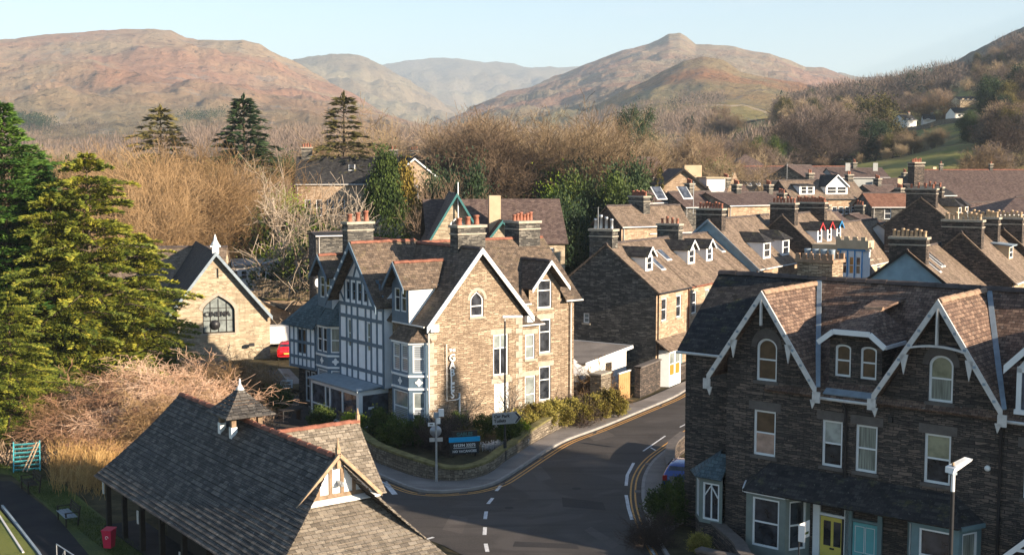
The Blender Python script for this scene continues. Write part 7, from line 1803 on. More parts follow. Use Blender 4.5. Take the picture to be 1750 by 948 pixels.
for i, (u, Y, v, p, s, lab) in enumerate([(1375, 330, 190, BARE[5], 1.5, 'big purple-brown tree mass at the left of the hillside wood'), (1425, 335, 178, BARE[5], 1.4, 'tall purple-brown tree beside the ivy-clad one'), (1400, 320, 215, BARE[5], 1.5, 'dense dark tree standing over the white cottages'), (1350, 325, 225, BARE[5], 1.5, 'dark tree at the left foot of the hillside wood'),
      (1475, 345, 168, EVER[1], 1.2, 'tall ivy-clad olive tree in the middle of the hillside'), (1492, 330, 205, EVER[0], 1.1, 'dark holly below the ivy-clad tree'), (1520, 325, 226, BARE[1], 1.3, 'rounded brown tree in front of the green slope'), (1560, 310, 226, BARE[0], 1.3, 'golden brown tree above the dark stack'),
      (1595, 320, 215, BARE[0], 1.2, 'pale twiggy tree left of the cream cottage'), (1650, 330, 190, EVER[0], 1.0, 'dark conifer below the wide white house'), (1685, 390, 132, EVER[0], 1.0, 'tall dark pine near the top of the hillside'), (1700, 400, 140, EVER[0], .9, 'second tall dark pine beside the first'), (1670, 330, 225, BARE[2], 1.4, 'large golden tree right of the cream cottage'), (1720, 320, 222, BARE[1], 1.3, 'brown tree by the pale blue house'),
      (1595, 440, 168, BARE[4], 1.2, 'russet tree beside the white gable cottage'), (1310, 300, 235, PINE[1], .9, 'bushy green pine above the long dark row'), (1280, 290, 238, BARE[2], 1.1, 'tan tree above the pyramid roof'), (1340, 320, 245, PINE[1], .8, 'low green pine beside the bushy one')]):
    put(p, u, Y, v, lab, sxy=s)
for i, (u, Y, v, k) in enumerate([(1505, 300, 252, 0), (1535, 296, 244, 2), (1556, 302, 238, 4), (1590, 298, 244, 1), (1606, 305, 236, 0), (1660, 300, 238, 2), (1680, 296, 244, 0), (1702, 302, 232, 4), (1722, 298, 242, 1), (1770, 300, 230, 2), (1655, 380, 212, 3), (1690, 360, 206, 1), (1712, 400, 186, 0), (1730, 380, 205, 3), (1600, 400, 214, 5), (1512, 380, 222, 5), (1470, 300, 262, 0), (1400, 300, 268, 1), (1490, 420, 190, 1), (1470, 460, 180, 2), (1530, 520, 165, 5), (1570, 540, 158, 3), (1600, 560, 150, 1), (1680, 520, 150, 2), (1740, 500, 140, 5), (1500, 600, 158, 3)]):
    put(BARE[k], u, Y, v, 'golden bare tree above the long slate roof', 'golden bare trees above the long slate roof', sxy=1.15)
# woods and scattered scrub on the fells: one mass of crowns each
def scrub(name, spots, mat, rng, size=(5, 9), per=60, leaf=1.7, wf=.028):
    P, D, L = [], [], []
    for x, y, z, s in spots:
        n = per; v = rng.normal(size=(n, 3)); v /= np.linalg.norm(v, axis=1, keepdims=True); v *= rng.uniform(.35, 1, (n, 1)) ** .5
        q = v * np.array([s*.55, s*.55, s*.55]) + np.array([x, y, z + s*.5]); P.append(q); D.append(v + rng.normal(size=(n, 3)) * (.3 if wf < .1 else .6) + np.array([0, 0, .6])); L.append(np.full(n, leaf * s / 7))
    P = np.concatenate(P); D = np.concatenate(D); L = np.concatenate(L)
    me = leaf_quads(P, D, L * rng.uniform(.6, 1.4, len(P)), L * wf, rng, name); o = link_mesh(name, me, M[mat]); o['kind'] = 'stuff'; return o
def fell_z(o, x, y):
    hit, loc, nrm, idx = o.ray_cast(Vector((x, y, 3000)), Vector((0, 0, -1))); return loc.z if hit else None
def top_z(x, y):
    z = ground(x, y)
    for o in FO:
        q = fell_z(o, x, y)
        if q is not None and q > z: z = q
    return z
FO = [bpy.data.objects[n] for n in ('left_fell', 'right_fell', 'bracken_knoll', 'shaded_right_fell', 'middle_hill')]
bpy.context.view_layer.update()
nr = np.random.default_rng(3)
def spots(n, u0, u1, Y0, Y1, dens, size):
    out = []
    for _ in range(n):
        u = nr.uniform(u0, u1); Y = exp(nr.uniform(log(Y0), log(Y1))); x = at(u, 300, Y)[0]
        vb_ = proj(x, Y, top_z(x, Y))[1]
        if clear(u, vb_, vb_ - 2100 * 9 / Y, 2100 * 4 / Y): continue
        if noise.noise(Vector((x / 130, Y / 130, 1.7))) + noise.noise(Vector((x / 38, Y / 38, 5.7))) * .5 < dens: continue
        out.append((x, Y, top_z(x, Y), nr.uniform(*size)))
    return out
scrub('woodland', spots(3000, 700, 1500, 640, 1250, .02, (7, 12)), 'twig_purple', nr, per=80)
scrub('woodland', spots(2200, -50, 760, 620, 1150, .02, (7, 12)), 'twig_purple', nr, per=80)
scrub('woodland', spots(1500, 700, 1480, 900, 1900, .14, (6, 11)), 'twig_brown', nr, per=70)
scrub('woodland', spots(1500, 1330, 1800, 640, 860, 0.0, (8, 12)), 'twig_purple', nr, per=80)
scrub('evergreen_woodland', spots(600, 1100, 1800, 650, 1300, .2, (8, 12)), 'leaf_dark', nr, per=80, leaf=.8, wf=.25)
scrub('gorse_scrub', spots(900, -50, 800, 900, 2100, .12, (4, 8)), 'twig_purple', nr, per=26)
scrub('valley_floor_wood', spots(1500, -120, 1400, 330, 640, -.1, (8, 12)), 'twig_purple', nr, per=170)
sp_ = []
for _ in range(60):
    u = nr.normal(55, 18); Y = nr.normal(1150, 35); x = at(u, 300, Y)[0]; sp_.append((x, Y, top_z(x, Y), nr.uniform(9, 14)))
scrub('plantation', sp_, 'leaf_dark', nr, per=90, leaf=.8, wf=.25)
sp_ = []
for _ in range(30):
    u = nr.normal(350, 22); Y = nr.normal(1200, 30); x = at(u, 300, Y)[0]; sp_.append((x, Y, top_z(x, Y), nr.uniform(7, 12)))
scrub('plantation', sp_, 'leaf_dark', nr, per=80, leaf=.8, wf=.25)

# twiggy trees in the foreground on the left
for i, (u, Y, v, s, lab) in enumerate([(300, 72, 622, 1.5, 'wild pinkish twiggy tree in front of the chapel, nearest the pavilion turret'), (400, 80, 612, 1.3, 'rust red twiggy tree in front of the chapel wall'), (215, 70, 628, 1.5, 'tangled pale twiggy tree behind the pavilion roof'), (135, 71, 640, 1.5, 'brown twiggy tree beside the golden conifers'), (260, 66, 680, 1.6, 'low twiggy tree against the pavilion roof'), (330, 82, 600, 1.5, 'orange twiggy tree under the chapel window'), (165, 66, 700, 1.7, 'low brown twiggy tree over the reeds'), (80, 69, 690, 1.6, 'low twiggy tree under the golden conifers')]):
    put(FLOP[i % 3], u, Y, v, lab, base=0, sxy=s)

# tall conifer standing out of view on the right; its shadow falls on the guest house wall
place(CON[0], 47.2, 38.2, 'tall conifer beyond the right edge whose shadow falls on the gable wall', 'tree', s=.75, sz=22.8 / 19, z=0)
place(CON[0], 45.4, 36.0, 'shorter conifer beside the tall one beyond the right edge', 'tree', s=.7, sz=21.4 / 19, z=0, rz=2)
# ================================================================ STREET AND GARDENS
def stone_line(name, label, cat, pts, h, th=.38, mat='stone_wall', cap='lintel', group=None, z0=0.0, capw=.08, caph=.1):
    t = thing(name, label, cat, (pts[0][0], pts[0][1], 0), rotz=0, group=group)
    L = [(x - pts[0][0], y - pts[0][1]) for x, y in pts]; A, B = offset(L, th/2), offset(L, -th/2)
    hh = h if callable(h) else (lambda f: h)
    m = MB(); n = len(L)
    for i in range(n - 1):
        h0, h1 = hh(i/(n-1)), hh((i+1)/(n-1))
        m.poly([(*A[i], z0), (*A[i], h0), (*A[i+1], h1), (*A[i+1], z0)][::1]); m.poly([(*B[i+1], z0), (*B[i+1], h1), (*B[i], h0), (*B[i], z0)])
    m.poly([(*A[0], z0), (*B[0], z0), (*B[0], hh(0)), (*A[0], hh(0))]); m.poly([(*B[-1], z0), (*A[-1], z0), (*A[-1], hh(1)), (*B[-1], hh(1))])
    m.build('wall_face', M[mat], t)
    A, B = offset(L, th/2 + capw), offset(L, -th/2 - capw); m = MB()
    for i in range(n - 1):
        h0, h1 = hh(i/(n-1)), hh((i+1)/(n-1)); c = caph
        m.poly([(*B[i], h0 + c), (*B[i+1], h1 + c), (*A[i+1], h1 + c), (*A[i], h0 + c)]); m.poly([(*A[i], h0), (*A[i], h0 + c), (*A[i+1], h1 + c), (*A[i+1], h1)]); m.poly([(*B[i+1], h1), (*B[i+1], h1 + c), (*B[i], h0 + c), (*B[i], h0)])
    m.build('coping', M[cap], t); return t
M['mosscap'] = plain_mat('mossy_coping', (0.16, 0.14, 0.06), 0.95, 0.1, 0.4, 3, bmp=.4)
bk = backA[:]                                     # garden wall follows the back of the pavement
def near_idx(line, u, v):
    q = atz(u, v)[:2]; return min(range(len(line)), key=lambda i: (line[i][0]-q[0])**2 + (line[i][1]-q[1])**2)
i0, i1 = near_idx(bk, 1035, 699), near_idx(bk, 520, 662)
wl1 = offset(bk[i0:i1+1], -0.24)
wl1 = wl1 if sqrt((wl1[len(wl1)//2][0]+4.7)**2 + (wl1[len(wl1)//2][1]-70)**2) < sqrt((bk[(i0+i1)//2][0]+4.7)**2 + (bk[(i0+i1)//2][1]-70)**2) else offset(bk[i0:i1+1], 0.24)
stone_line('garden_wall', 'low curving dry stone garden wall with mossy coping round the guest house corner', 'wall', wl1, lambda f: 1.05 - .35 * sstep(.05, .2, f) + .25 * sstep(.45, .6, f), .4, cap='mosscap', capw=.05, caph=.12)
# garden soil inside
m = MB(); gp = [wl1[0]] + wl1[3:-3:2] + [wl1[-1]] + [(-17, 88), (-8, 78), (-5.2, 72), (4.5, 78)]
tr = tessellate_polygon([[Vector((x, y, 0)) for x, y in gp]])
m.mesh([(x, y, .3) for x, y in gp], [t if (Vector(gp[t[1]]) - Vector(gp[t[0]])).cross(Vector(gp[t[2]]) - Vector(gp[t[0]])) > 0 else tuple(reversed(t)) for t in tr]); o = m.build('garden_soil', M['ground']); o['kind'] = 'structure'
# stone pier, gate, side wall beyond
p0 = atz(1028, 702); p1 = atz(1058, 690); p2 = atz(1086, 681)
d_ = Vector((p2[0] - p0[0], p2[1] - p0[1])).normalized(); hd = math.degrees(math.atan2(d_.x, d_.y))
pr_ = thing('stone_pier', 'tall rough stone pier between the hedge and the wooden gate', 'pier', (p0[0], p0[1], 0), heading=hd)
m = MB(); m.box(-.1, 1.35, 0, .8, 0, 2.35); m.build('shaft', M['stone_wall'], pr_); m = MB(); m.box(-.15, 1.4, -.05, .85, 2.352, 2.46); m.build('coping', M['lintel'], pr_)
g_ = thing('wooden_gate', 'orange boarded wooden gate between two stone walls', 'gate', (p1[0], p1[1], 0), heading=hd)
m = MB()
for k in range(6): m.box(.15 + k*.285, .42 + k*.285, .1, .15, .12, 2.0)
m.build('boards', M['gatewood'], g_); m = MB(); m.box(.1, 1.9, .05, .2, 2.01, 2.08); m.build('top_rail', M['lampwhite'], g_)
q0 = atz(1089, 680)[:2]; q1 = atz(1124, 664)[:2]
stone_line('yard_wall', 'dark stone yard wall between the wooden gate and the end terrace', 'wall', [q0, ((q0[0]+q1[0])/2, (q0[1]+q1[1])/2), q1], 2.1, .4, 'stone_dark', 'lintel_dark')
q0 = atz(1130, 657)[:2]; q1 = atz(1165, 648)[:2]; q2 = atz(1215, 624)[:2]
stone_line('front_wall', 'low dark front garden wall before the sunlit terrace', 'wall', [q0, q1, q2, (q2[0] + 8, q2[1] + 13)], 1.1, .35, 'stone_dark', 'lintel_dark')
# garage behind the gate
M_ = thing('flat_garage', 'white walled flat roofed garage with white fascia behind the wooden gate', 'garage', (*atz(1092, 662)[:2], 0), heading=32)
ox = Vector((0, 0, 0)); m = MB(); m.wall(WF((-5.5, 1.6), -8), [(0, 0), (5.2, 0), (5.2, 2.9), (0, 2.3)], [hole(2.6, .2, .8, 1.9)], .08); m.wall(WF((-.35, .9), 95), [(0, 0), (6, 0), (6, 2.6), (0, 2.9)]); m.wall(WF((-5.5, 8), -90), [(0, 0), (6.4, 0), (6.4, 2.3), (0, 2.3)]); m.build('wall', M['render_white'], M_)
m = MB(); m.slab([(-5.8, 1.3, 2.45), (-.1, .5, 3.05), (.2, 7.4, 3.05), (-5.8, 8.3, 2.45)], .12); m.build('roof', M['paving'], M_)
m = MB(); m.beam((-5.8, 1.27, 2.38), (-.1, .47, 2.98), .06, .22); m.beam((-.08, .5, 2.98), (.22, 7.4, 2.98), .06, .22); m.build('fascia', M['white'], M_)
m = MB(); wbox(m, WF((-5.5, 1.6), -8), 2.65, 3.35, .2, 2.05, -.06, -.03); m.build('door', M['darkwood'], M_)
gh2 = thing('lean_to_shed', 'small lean-to greenhouse with tilted glass against the end of the guest house', 'shed', (*atz(992, 690)[:2], 0), heading=53)
m = MB(); m.slab([(0, .6, 1.9), (1.5, .6, 1.9), (1.5, 3.2, 2.9), (0, 3.2, 2.9)], .06); m.box(0, 1.5, .65, 3.2, 0, 1.2); m.build('frame', M['offwhite'], gh2)
m = MB(); m.slab([(.3, .25, 1.0), (1.2, .25, 1.0), (1.2, .62, 1.8), (.3, .62, 1.8)], .03); m.build('pane', M['glass2'], gh2)
# curved kerb wall and hedge in front of the terrace side bay
bkB = backB; j0, j1 = near_idx(bkB, 1165, 768), near_idx(bkB, 1300, 1010)
cb = bkB[j0:j1+1]
sgn_ = -.22 if offset(cb, -.22)[len(cb)//2][0] > cb[len(cb)//2][0] else .22
stone_line('curved_wall', 'low dark wall curving round the front of the end house', 'wall', offset(cb, sgn_), .95, .36, 'stone_dark', 'lintel_dark')
# low retaining wall / rail in front of the bays
def local(o, heading, x, y):
    h = radians(heading); return (o[0] + sin(h)*x - cos(h)*y, o[1] + cos(h)*x + sin(h)*y)
w_ = [local(TO, 129.2, x, y) for x, y in ((.6, -3.2), (5, -3.2), (11, -3.2), (17, -3.2))]
stone_line('front_wall', 'low dark stone wall before the bay windows of the dark terrace', 'wall', w_, .8, .35, 'stone_dark', 'lintel_dark')
m = MB(); gp = [local(TO, 129.2, x, y) for x, y in ((-3, 2), (-2.6, -1.6), (-.5, -3.0), (18, -3.0), (18, .5), (-.2, .5), (-.2, 2))]
m.poly([(x, y, .14) for x, y in gp][::1]); o = m.build('front_yard', M['ground']); o['kind'] = 'structure'
if o.data.polygons[0].normal.z < 0: o.data.flip_normals()

# plants round the guest house
def gp_(x, y): return local(GO, 53.4, x, y)
SH = [bush_proto('garden_shrub', 121, 5200, .95, .9, .75, 'hedge', .13, 30, .5, z0=.1), bush_proto('garden_shrub', 122, 5200, 1.0, .9, .8, 'leaf_cypress', .13, 30, .5, z0=.1), bush_proto('garden_shrub', 123, 4500, .8, .8, .55, 'leaf_bright', .12, 26, .5, z0=.05)]
TW_ = bare_proto('twiggy_shrub', 131, 2.6, 'twig_purple', 'bark_dark', spread=.6, rmin=.008, levels=4, nch=(7, 5, 5, 4), trunk=.12, up=.2, r0=.035, trunks=3)
TW2 = bare_proto('slender_bare_tree', 132, 4.2, 'bark_pale', 'bark_pale', spread=.25, rmin=.01, levels=3, nch=(6, 5, 4), trunk=.4, up=.3, r0=.05)
def shrub(p, x, y, s, label, cat='shrub', group=None, z=.3, sz=None): return place(p, x, y, label, cat, group, s=s, sz=sz or s, z=z)
labs = ['yellow-green hedge shrub below the tall lower window', 'yellow-green hedge shrub by the downpipe', 'yellow-green hedge shrub below the return windows', 'yellow-green hedge shrub below the rear block', 'yellow-green hedge shrub near the stone pier', 'yellow-green hedge shrub against the stone pier']
for i, lab in enumerate(labs): 
    shrub(SH[0], *gp_(5.0 + i*1.55, -1.1 + .1 * (i % 2)), [.75, .85, .9, .85, .9, 1.0][i], lab)
    shrub(SH[0], *gp_(5.6 + i*1.55, -2.1 + .15 * i), .65, lab.replace('shrub', 'shrub along the wall coping'))
for (x, y, s, k, lab) in [(.9, -1.3, .85, 1, 'dark shrub at the sunlit corner of the guest house'), (-1.6, -1.1, .9, 1, 'rounded dark shrub before the corner bay'), (-2.3, 1.5, .95, 1, 'dark shrub left of the corner bay'), (-3.0, 3.6, 1.0, 2, 'bright leafed shrub beside the porch post'), (2.6, -1.5, .7, 1, 'dark shrub behind the sign board'),
      (3.9, -3.3, .9, 2, 'leafy shrub right of the sign board'), (2.8, -3.9, .8, 1, 'low shrub below the black lamp post'), (.2, -3.6, .75, 0, 'yellow tinged shrub left of the sign board'), (-2.9, -.8, .9, 1, 'dark shrub behind the lane wall'), (-4.2, 5.5, .8, 1, 'dark planting by the porch steps'), (-3.6, 12.3, .9, 1, 'dark shrub by the benches under the timber wing'), (-3.3, 14.6, .8, 1, 'dark shrub under the timber wing')]:
    shrub(SH[k], *gp_(x, y), s, lab)
for (x, y, s, lab) in [(-.4, -2.6, 1.0, 'twiggy bare shrub behind the round sign post'), (-1.5, -2.7, .9, 'twiggy bare shrub by the lane wall'), (9.9, -.6, .9, 'twiggy bare shrub beside the stone pier')]: place(TW_, *gp_(x, y), lab, 'shrub', s=s, z=.3)
place(TW2, *gp_(3.6, -2.0), 'slender pale bare tree against the shaded part of the gable wall', s=1.0, z=.3)
TWR = bare_proto('creeper', 133, 3.0, 'twig_orange', 'bark_pale', spread=.8, rmin=.01, levels=4, nch=(6, 5, 5, 4), trunk=.15, up=-.1, r0=.05, trunks=3)
place(TWR, *atz(1012, 690)[:2], 'tangled bare creeper over the garage and stone pier', 'creeper', s=1.1, z=.6)
place(TW_, *local(TO, 129.2, -2.2, -1.5), 'leafless bush at the bend by the side bay', 'shrub', s=.7, z=.1)
shrub(SH[1], *local(TO, 129.2, -3.4, .8), 1.0, 'dark evergreen shrub at the road bend beside the end house', z=.1)
shrub(SH[1], *local(TO, 129.2, -3.9, 2.8), .9, 'dark shrub behind the bend beside the end house', z=.1)
shrub(SH[0], *local(TO, 129.2, -.3, -1.6), .5, 'potted orange tinged shrub at the foot of the end house', z=.1)
# white flowers under the sign board
rng = random.Random(9); m = MB()
for k in range(260):
    x, y = gp_(1.6 + rng.gauss(0, .9), -4.1 + rng.gauss(0, .25)); z = .45 + rng.random() * .22; a = rng.random() * 6
    m.poly([(x + .05*cos(a + j*1.57), y + .05*sin(a + j*1.57), z + (j % 2) * .02) for j in range(4)]); m.tube([(x, y, .3), (x, y, z)], .006, 3, False)
o = m.build('white_flowers', M['lampwhite']); o['kind'] = 'stuff'

# guest house sign board
bd = atz(794, 790); t = thing('sign_board', 'black guest house sign board with a blue band and white lettering', 'sign', (bd[0], bd[1], 0), heading=75)
BW = WF((-.95, 0), 0); m = MB(); m.box(-.92, .92, 0, .06, .55, 1.3); m.box(-.82, .82, 0, .06, 1.62, 2.0); m.build('board', M['black'], t)
m = MB(); m.box(-.98, .98, -.02, .07, 1.31, 1.61); m.build('blue_band', plain_mat('bright_blue_band', (0.0, 0.32, 0.62), .5, .3, .05), t)
for x in (-.7, .7):
    m = MB(); m.box(x - .05, x + .05, .07, .15, 0, 1.9); m.build('post', M['darkwood'], t)
t.scale = (.88, .88, .88)
text_on(t, 'GABLES', BW, .95, 1.69, .30, 'teal', .015, 'CENTER'); text_on(t, '015394 33272', BW, .95, 1.02, .24, 'lampwhite', .015, 'CENTER'); text_on(t, 'NO VACANCIES', BW, .95, .66, .21, 'lampwhite', .015, 'CENTER')
m = MB(); m.box(-.7, .7, -.012, 0, .92, .95); m.build('rule', M['lampwhite'], t)
# small board by the wing, porch bench
s1 = atz(490, 685); t = thing('notice_board', 'small white notice board in the dark garden by the timber wing', 'sign', (s1[0], s1[1], 0), heading=75)
m = MB(); m.box(-.42, .42, 0, .04, .9, 1.45); m.build('board', M['timber_panel'], t); m = MB(); m.box(-.38, -.32, .04, .09, 0, 1.4); m.build('post', M['black'], t)
text_on(t, 'Private\nParking', WF((-.4, 0), 0), .4, 1.22, .2, 'black', .02, 'CENTER')
t = thing('garden_table', 'low dark garden table in the guest house front garden', 'table', (*gp_(-4.2, 9.5), .3), heading=53.4)
m = MB(); m.box(-.7, .7, -.35, .35, .68, .73); m.build('table_top', M['darkwood'], t)
for x in (-.6, .6):
    m = MB(); m.box(x - .03, x + .03, -.3, .3, 0, .68); m.build('leg', M['black'], t)

# street lamps and posts
lp = atz(863, 790); t = thing('street_lamp', 'tall thin black street lamp at the kerb with a flat head', 'street lamp', (lp[0], lp[1], 0), heading=82)
m = MB(); m.tube([(0, 0, 0), (0, 0, 1.3)], .095, 10); m.tube([(0, 0, 1.3), (0, 0, 7.75)], [.062, .05], 8); m.build('post', M['black'], t)
m = MB(); m.tube([(0, 0, 7.7), (0, 0, 7.9), (.35, 0, 7.98)], .04, 8); m.box(-.12, .95, -.13, .13, 7.93, 8.03); m.build('lamp_head', M['lampwhite'], t)
f = thing('finger_sign', 'grey finger signpost arrow fixed to the black lamp post', 'sign', (lp[0], lp[1], 0), heading=70)
m = MB(); k = .05; pl = [(-.75, 2.15), (.62, 2.15), (.9, 2.47), (.62, 2.79), (-.75, 2.79)]
m.mesh([(x, -.12, z) for x, z in pl] + [(x, -.09, z) for x, z in pl], [(0,1,2,3,4), (9,8,7,6,5), (0,5,6,1), (1,6,7,2), (2,7,8,3), (3,8,9,4), (4,9,5,0)]); m.build('arrow_board', M['galv'], f)
m = MB(); m.poly([(.52, -.125, 2.2), (.74, -.125, 2.47), (.52, -.125, 2.74), (.62, -.125, 2.74), (.86, -.125, 2.47), (.62, -.125, 2.2)]); m.build('arrow_mark', M['black'], f)
text_on(f, 'Car Park\nToilets', WF((-.7, -.12), 0), .02, 2.52, .25, 'black', .01)
sp = atz(746, 827); t = thing('sign_post', 'grey pole with a round sign seen from behind and a small camera box on top', 'sign', (sp[0], sp[1], 0), heading=80)
m = MB(); m.tube([(0, 0, 0), (0, 0, 3.45)], .055, 8); m.tube([(0, 0, 0), (0, 0, 1.0)], .07, 8); m.build('post', M['galv'], t)
m = MB(); m.lathe((0, 0, 0), [(.30, 0), (.30, .02)], 20); o = m.build('round_sign', M['galv'], t); o.location = (-.02, .09, 2.72); o.rotation_euler = (pi/2, 0, 0)
m = MB(); m.box(-.34, .34, .07, .09, 2.18, 2.38); m.build('plate', M['galv'], t)
m = MB(); m.box(-.42, -.08, -.04, -.01, 3.0, 3.18); m.build('small_plate', M['lampwhite'], t); m = MB(); m.box(-.33, -.17, -.05, -.04, 3.07, 3.12); m.build('plate_mark', M['black'], t)
m = MB(); m.box(-.0, .2, -.12, .1, 3.12, 3.4); m.box(.12, .38, -.15, .1, 3.5, 3.85); m.build('camera_box', M['lampwhite'], t); m = MB(); m.box(-.12, .12, -.1, .1, 3.42, 3.68); m.build('lens_housing', M['lead'], t)
# near street lamp on the right
lt = at(1629, 812, 39.0); t = thing('street_lamp', 'black street lamp post with a white slotted lantern in front of the dark terrace', 'street lamp', (lt[0], lt[1], 0), heading=62)
m = MB(); m.tube([(0, 0, 0), (0, 0, 5.55)], .07, 10); m.build('post', M['black'], t); m = MB(); m.tube([(0, 0, 5.55), (0, 0, 6.15)], .065, 10); m.build('collar', M['lampwhite'], t)
m = MB(); zt = 6.15
m.mesh([(-.2, -.16, zt + .02), (-.2, .16, zt + .02), (.72, .1, zt + .34), (.72, -.1, zt + .34), (-.16, -.19, zt + .2), (-.16, .19, zt + .2), (.70, .16, zt + .42), (.70, -.16, zt + .42)], [(0,1,2,3), (7,6,5,4), (0,4,5,1), (1,5,6,2), (2,6,7,3), (3,7,4,0)])
for k in range(6): m.beam((-.05, -.13 + k*.052, zt + .245), (.62, -.11 + k*.044, zt + .425), .012, .02)
m.build('lantern', M['lampwhite'], t); m = MB(); m.lathe((-.02, 0, zt + .22), [(.045, 0), (.045, .1), (.03, .13)], 8); m.build('photocell', M['finial'], t); m = MB(); m.box(-.12, .08, -.09, .09, zt - .05, zt + .04); m.build('bracket', M['lead'], t)
# estate agent board
ea = atz(1362, 1010); fx = at(1364, 925, 45.3)
t = thing('letting_board', 'small white letting board with a green stripe on a thin pole before the grey bay', 'sign', (fx[0], fx[1], 0), heading=42)
zb = fx[2]; m = MB(); m.box(0, .04, -.04, 0, 0, zb + .72); m.build('pole', M['black'], t)
m = MB(); m.box(.0, .78, -.05, -.045 + .02, zb + .05, zb + .68); m.build('board', M['lampwhite'], t)
m = MB(); m.box(.06, .7, -.056, -.05, zb + .18, zb + .27); m.build('green_stripe', M['leaf_cypress'], t); m = MB(); m.box(-.005, .0, -.28, .0, zb + .02, zb + .66); m.build('second_face', M['lampwhite'], t)
# small blue-white bus sign
bs_ = at(1214, 720, 66); t = thing('parking_sign', 'small pale blue sign beside the dark terrace flank at the road bend', 'sign', (bs_[0], bs_[1], 0), heading=85)
m = MB(); m.tube([(0, .03, 0), (0, .03, bs_[2] + .4)], .03, 6); m.build('post', M['galv'], t); m = MB(); m.box(-.18, .18, -.02, 0, bs_[2] - .3, bs_[2] + .3); m.build('plate', M['timber_panel'], t); m = MB(); m.box(-.1, .1, -.03, -.02, bs_[2] - .12, bs_[2] + .02); m.build('plate_mark', M['teal'], t)
# satellite dish
# ---------------------------------------------------------------- cars
def car_paint(name, c):
    m, nt, b = new_mat(name, .25, .6); b.inputs['Base Color'].default_value = (*c, 1); b.inputs['Coat Weight'].default_value = .8; b.inputs['Coat Roughness'].default_value = .08; return m
M['tyre'] = plain_mat('tyre_rubber', (.02, .02, .02), .8, .2, .1); M['rear_lamp'] = plain_mat('red_lamp_glass', (.35, .01, .01), .2, .6, .05); M['plate'] = plain_mat('number_plate', (.6, .5, .1), .4, .4, .02)
def car(label, loc, heading, paint, group=None):
    """hatchback, local x forward"""
    t = thing('parked_car', label, 'car', loc, heading=heading, group=group)
    st = [(-1.95, .38, .55, .78), (-1.98, .45, .95, .80), (-1.80, .30, 1.02, .84), (-1.55, .22, 1.42, .68), (-1.1, .2, 1.50, .64), (-.3, .2, 1.52, .64), (.25, .2, 1.42, .66), (.85, .2, 1.02, .84), (1.4, .24, .92, .82), (1.85, .34, .78, .74), (1.98, .42, .6, .62)]
    n = 10; vs, fs = [], []
    for x, zb, zt, hw in st:
        zm = min(.92, zt * .72 + .1); W_ = .86 if -1.9 < x < 1.8 else .78
        sec = [(-W_*.9, zb), (-W_, zb + .15), (-W_, zm * .75), (-W_*.97, zm), (-hw, zt - .05), (-hw*.8, zt), (hw*.8, zt), (hw, zt - .05), (W_*.97, zm), (W_, zm*.75), (W_, zb + .15), (W_*.9, zb)]
        vs += [(x, y, z) for y, z in sec]
    k = 12
    for i in range(len(st) - 1):
        for j in range(k): fs.append((i*k + j, i*k + (j+1) % k, (i+1)*k + (j+1) % k, (i+1)*k + j))
    fs.append(tuple(range(k))); fs.append(tuple(range(len(st)*k - 1, (len(st)-1)*k - 1, -1)))
    m = MB(); m.mesh(vs, fs, True); body = m.build('body', paint, t)
    bv = body.modifiers.new('soften', 'SUBSURF'); bv.levels = 1; bv.render_levels = 1
    m = MB(); m.poly([(-1.78, .62, 1.0), (-1.78, -.62, 1.0), (-1.60, -.52, 1.38), (-1.60, .52, 1.38)]); m.build('rear_window', M['glass'], t)
    m = MB(); m.poly([(.80, -.62, 1.04), (.80, .62, 1.04), (.36, .52, 1.40), (.36, -.52, 1.40)]); m.build('windscreen', M['glass'], t)
    for s in (-1, 1):
        m = MB(); v_ = [(-1.4, s*.80, 1.02), (.62, s*.80, 1.0), (.2, s*.69, 1.38), (-1.25, s*.68, 1.40)]; m.poly([(a, b + s*.012, c) for a, b, c in (v_ if s < 0 else v_[::-1])]); m.build('side_window', M['glass'], t)
        m = MB(); m.box(-1.99, -1.86, s*.58, s*.80, .72, .98); m.build('tail_light', M['rear_lamp'], t)
        m = MB(); m.box(1.80, 1.93, s*.48, s*.74, .62, .78); m.build('headlight', M['lampwhite'], t)
        for x in (-1.25, 1.25):
            m = MB(); m.lathe((0, 0, 0), [(.29, 0), (.31, .03), (.31, .17), (.29, .2)], 18); w = m.build('wheel', M['tyre'], t); w.location = (x, s*.78 - (.0 if s < 0 else .0) + (.1), .31); w.rotation_euler = (pi/2, 0, 0)
            m = MB(); m.lathe((0, 0, 0), [(.18, -.005), (.17, .21)], 12); r_ = m.build('rim', M['galv'], w)
    m = MB(); m.box(-2.0, -1.97, -.25, .25, .60, .71); m.build('number_plate', M['plate'], t)
    return t
cp = atz(487, 610); car('red hatchback seen from behind between the chapel and the timber wing', (cp[0] + .35, cp[1] - .5, 0.02), -8, car_paint('red_car_paint', (.55, .01, .015)))
cp = local(TO, 129.2, -2.6, 4.6); car('dark blue car half hidden behind the side bay of the end house', (*atz(1174, 834)[:2], .1), 20, car_paint('blue_car_paint', (.01, .05, .25)))

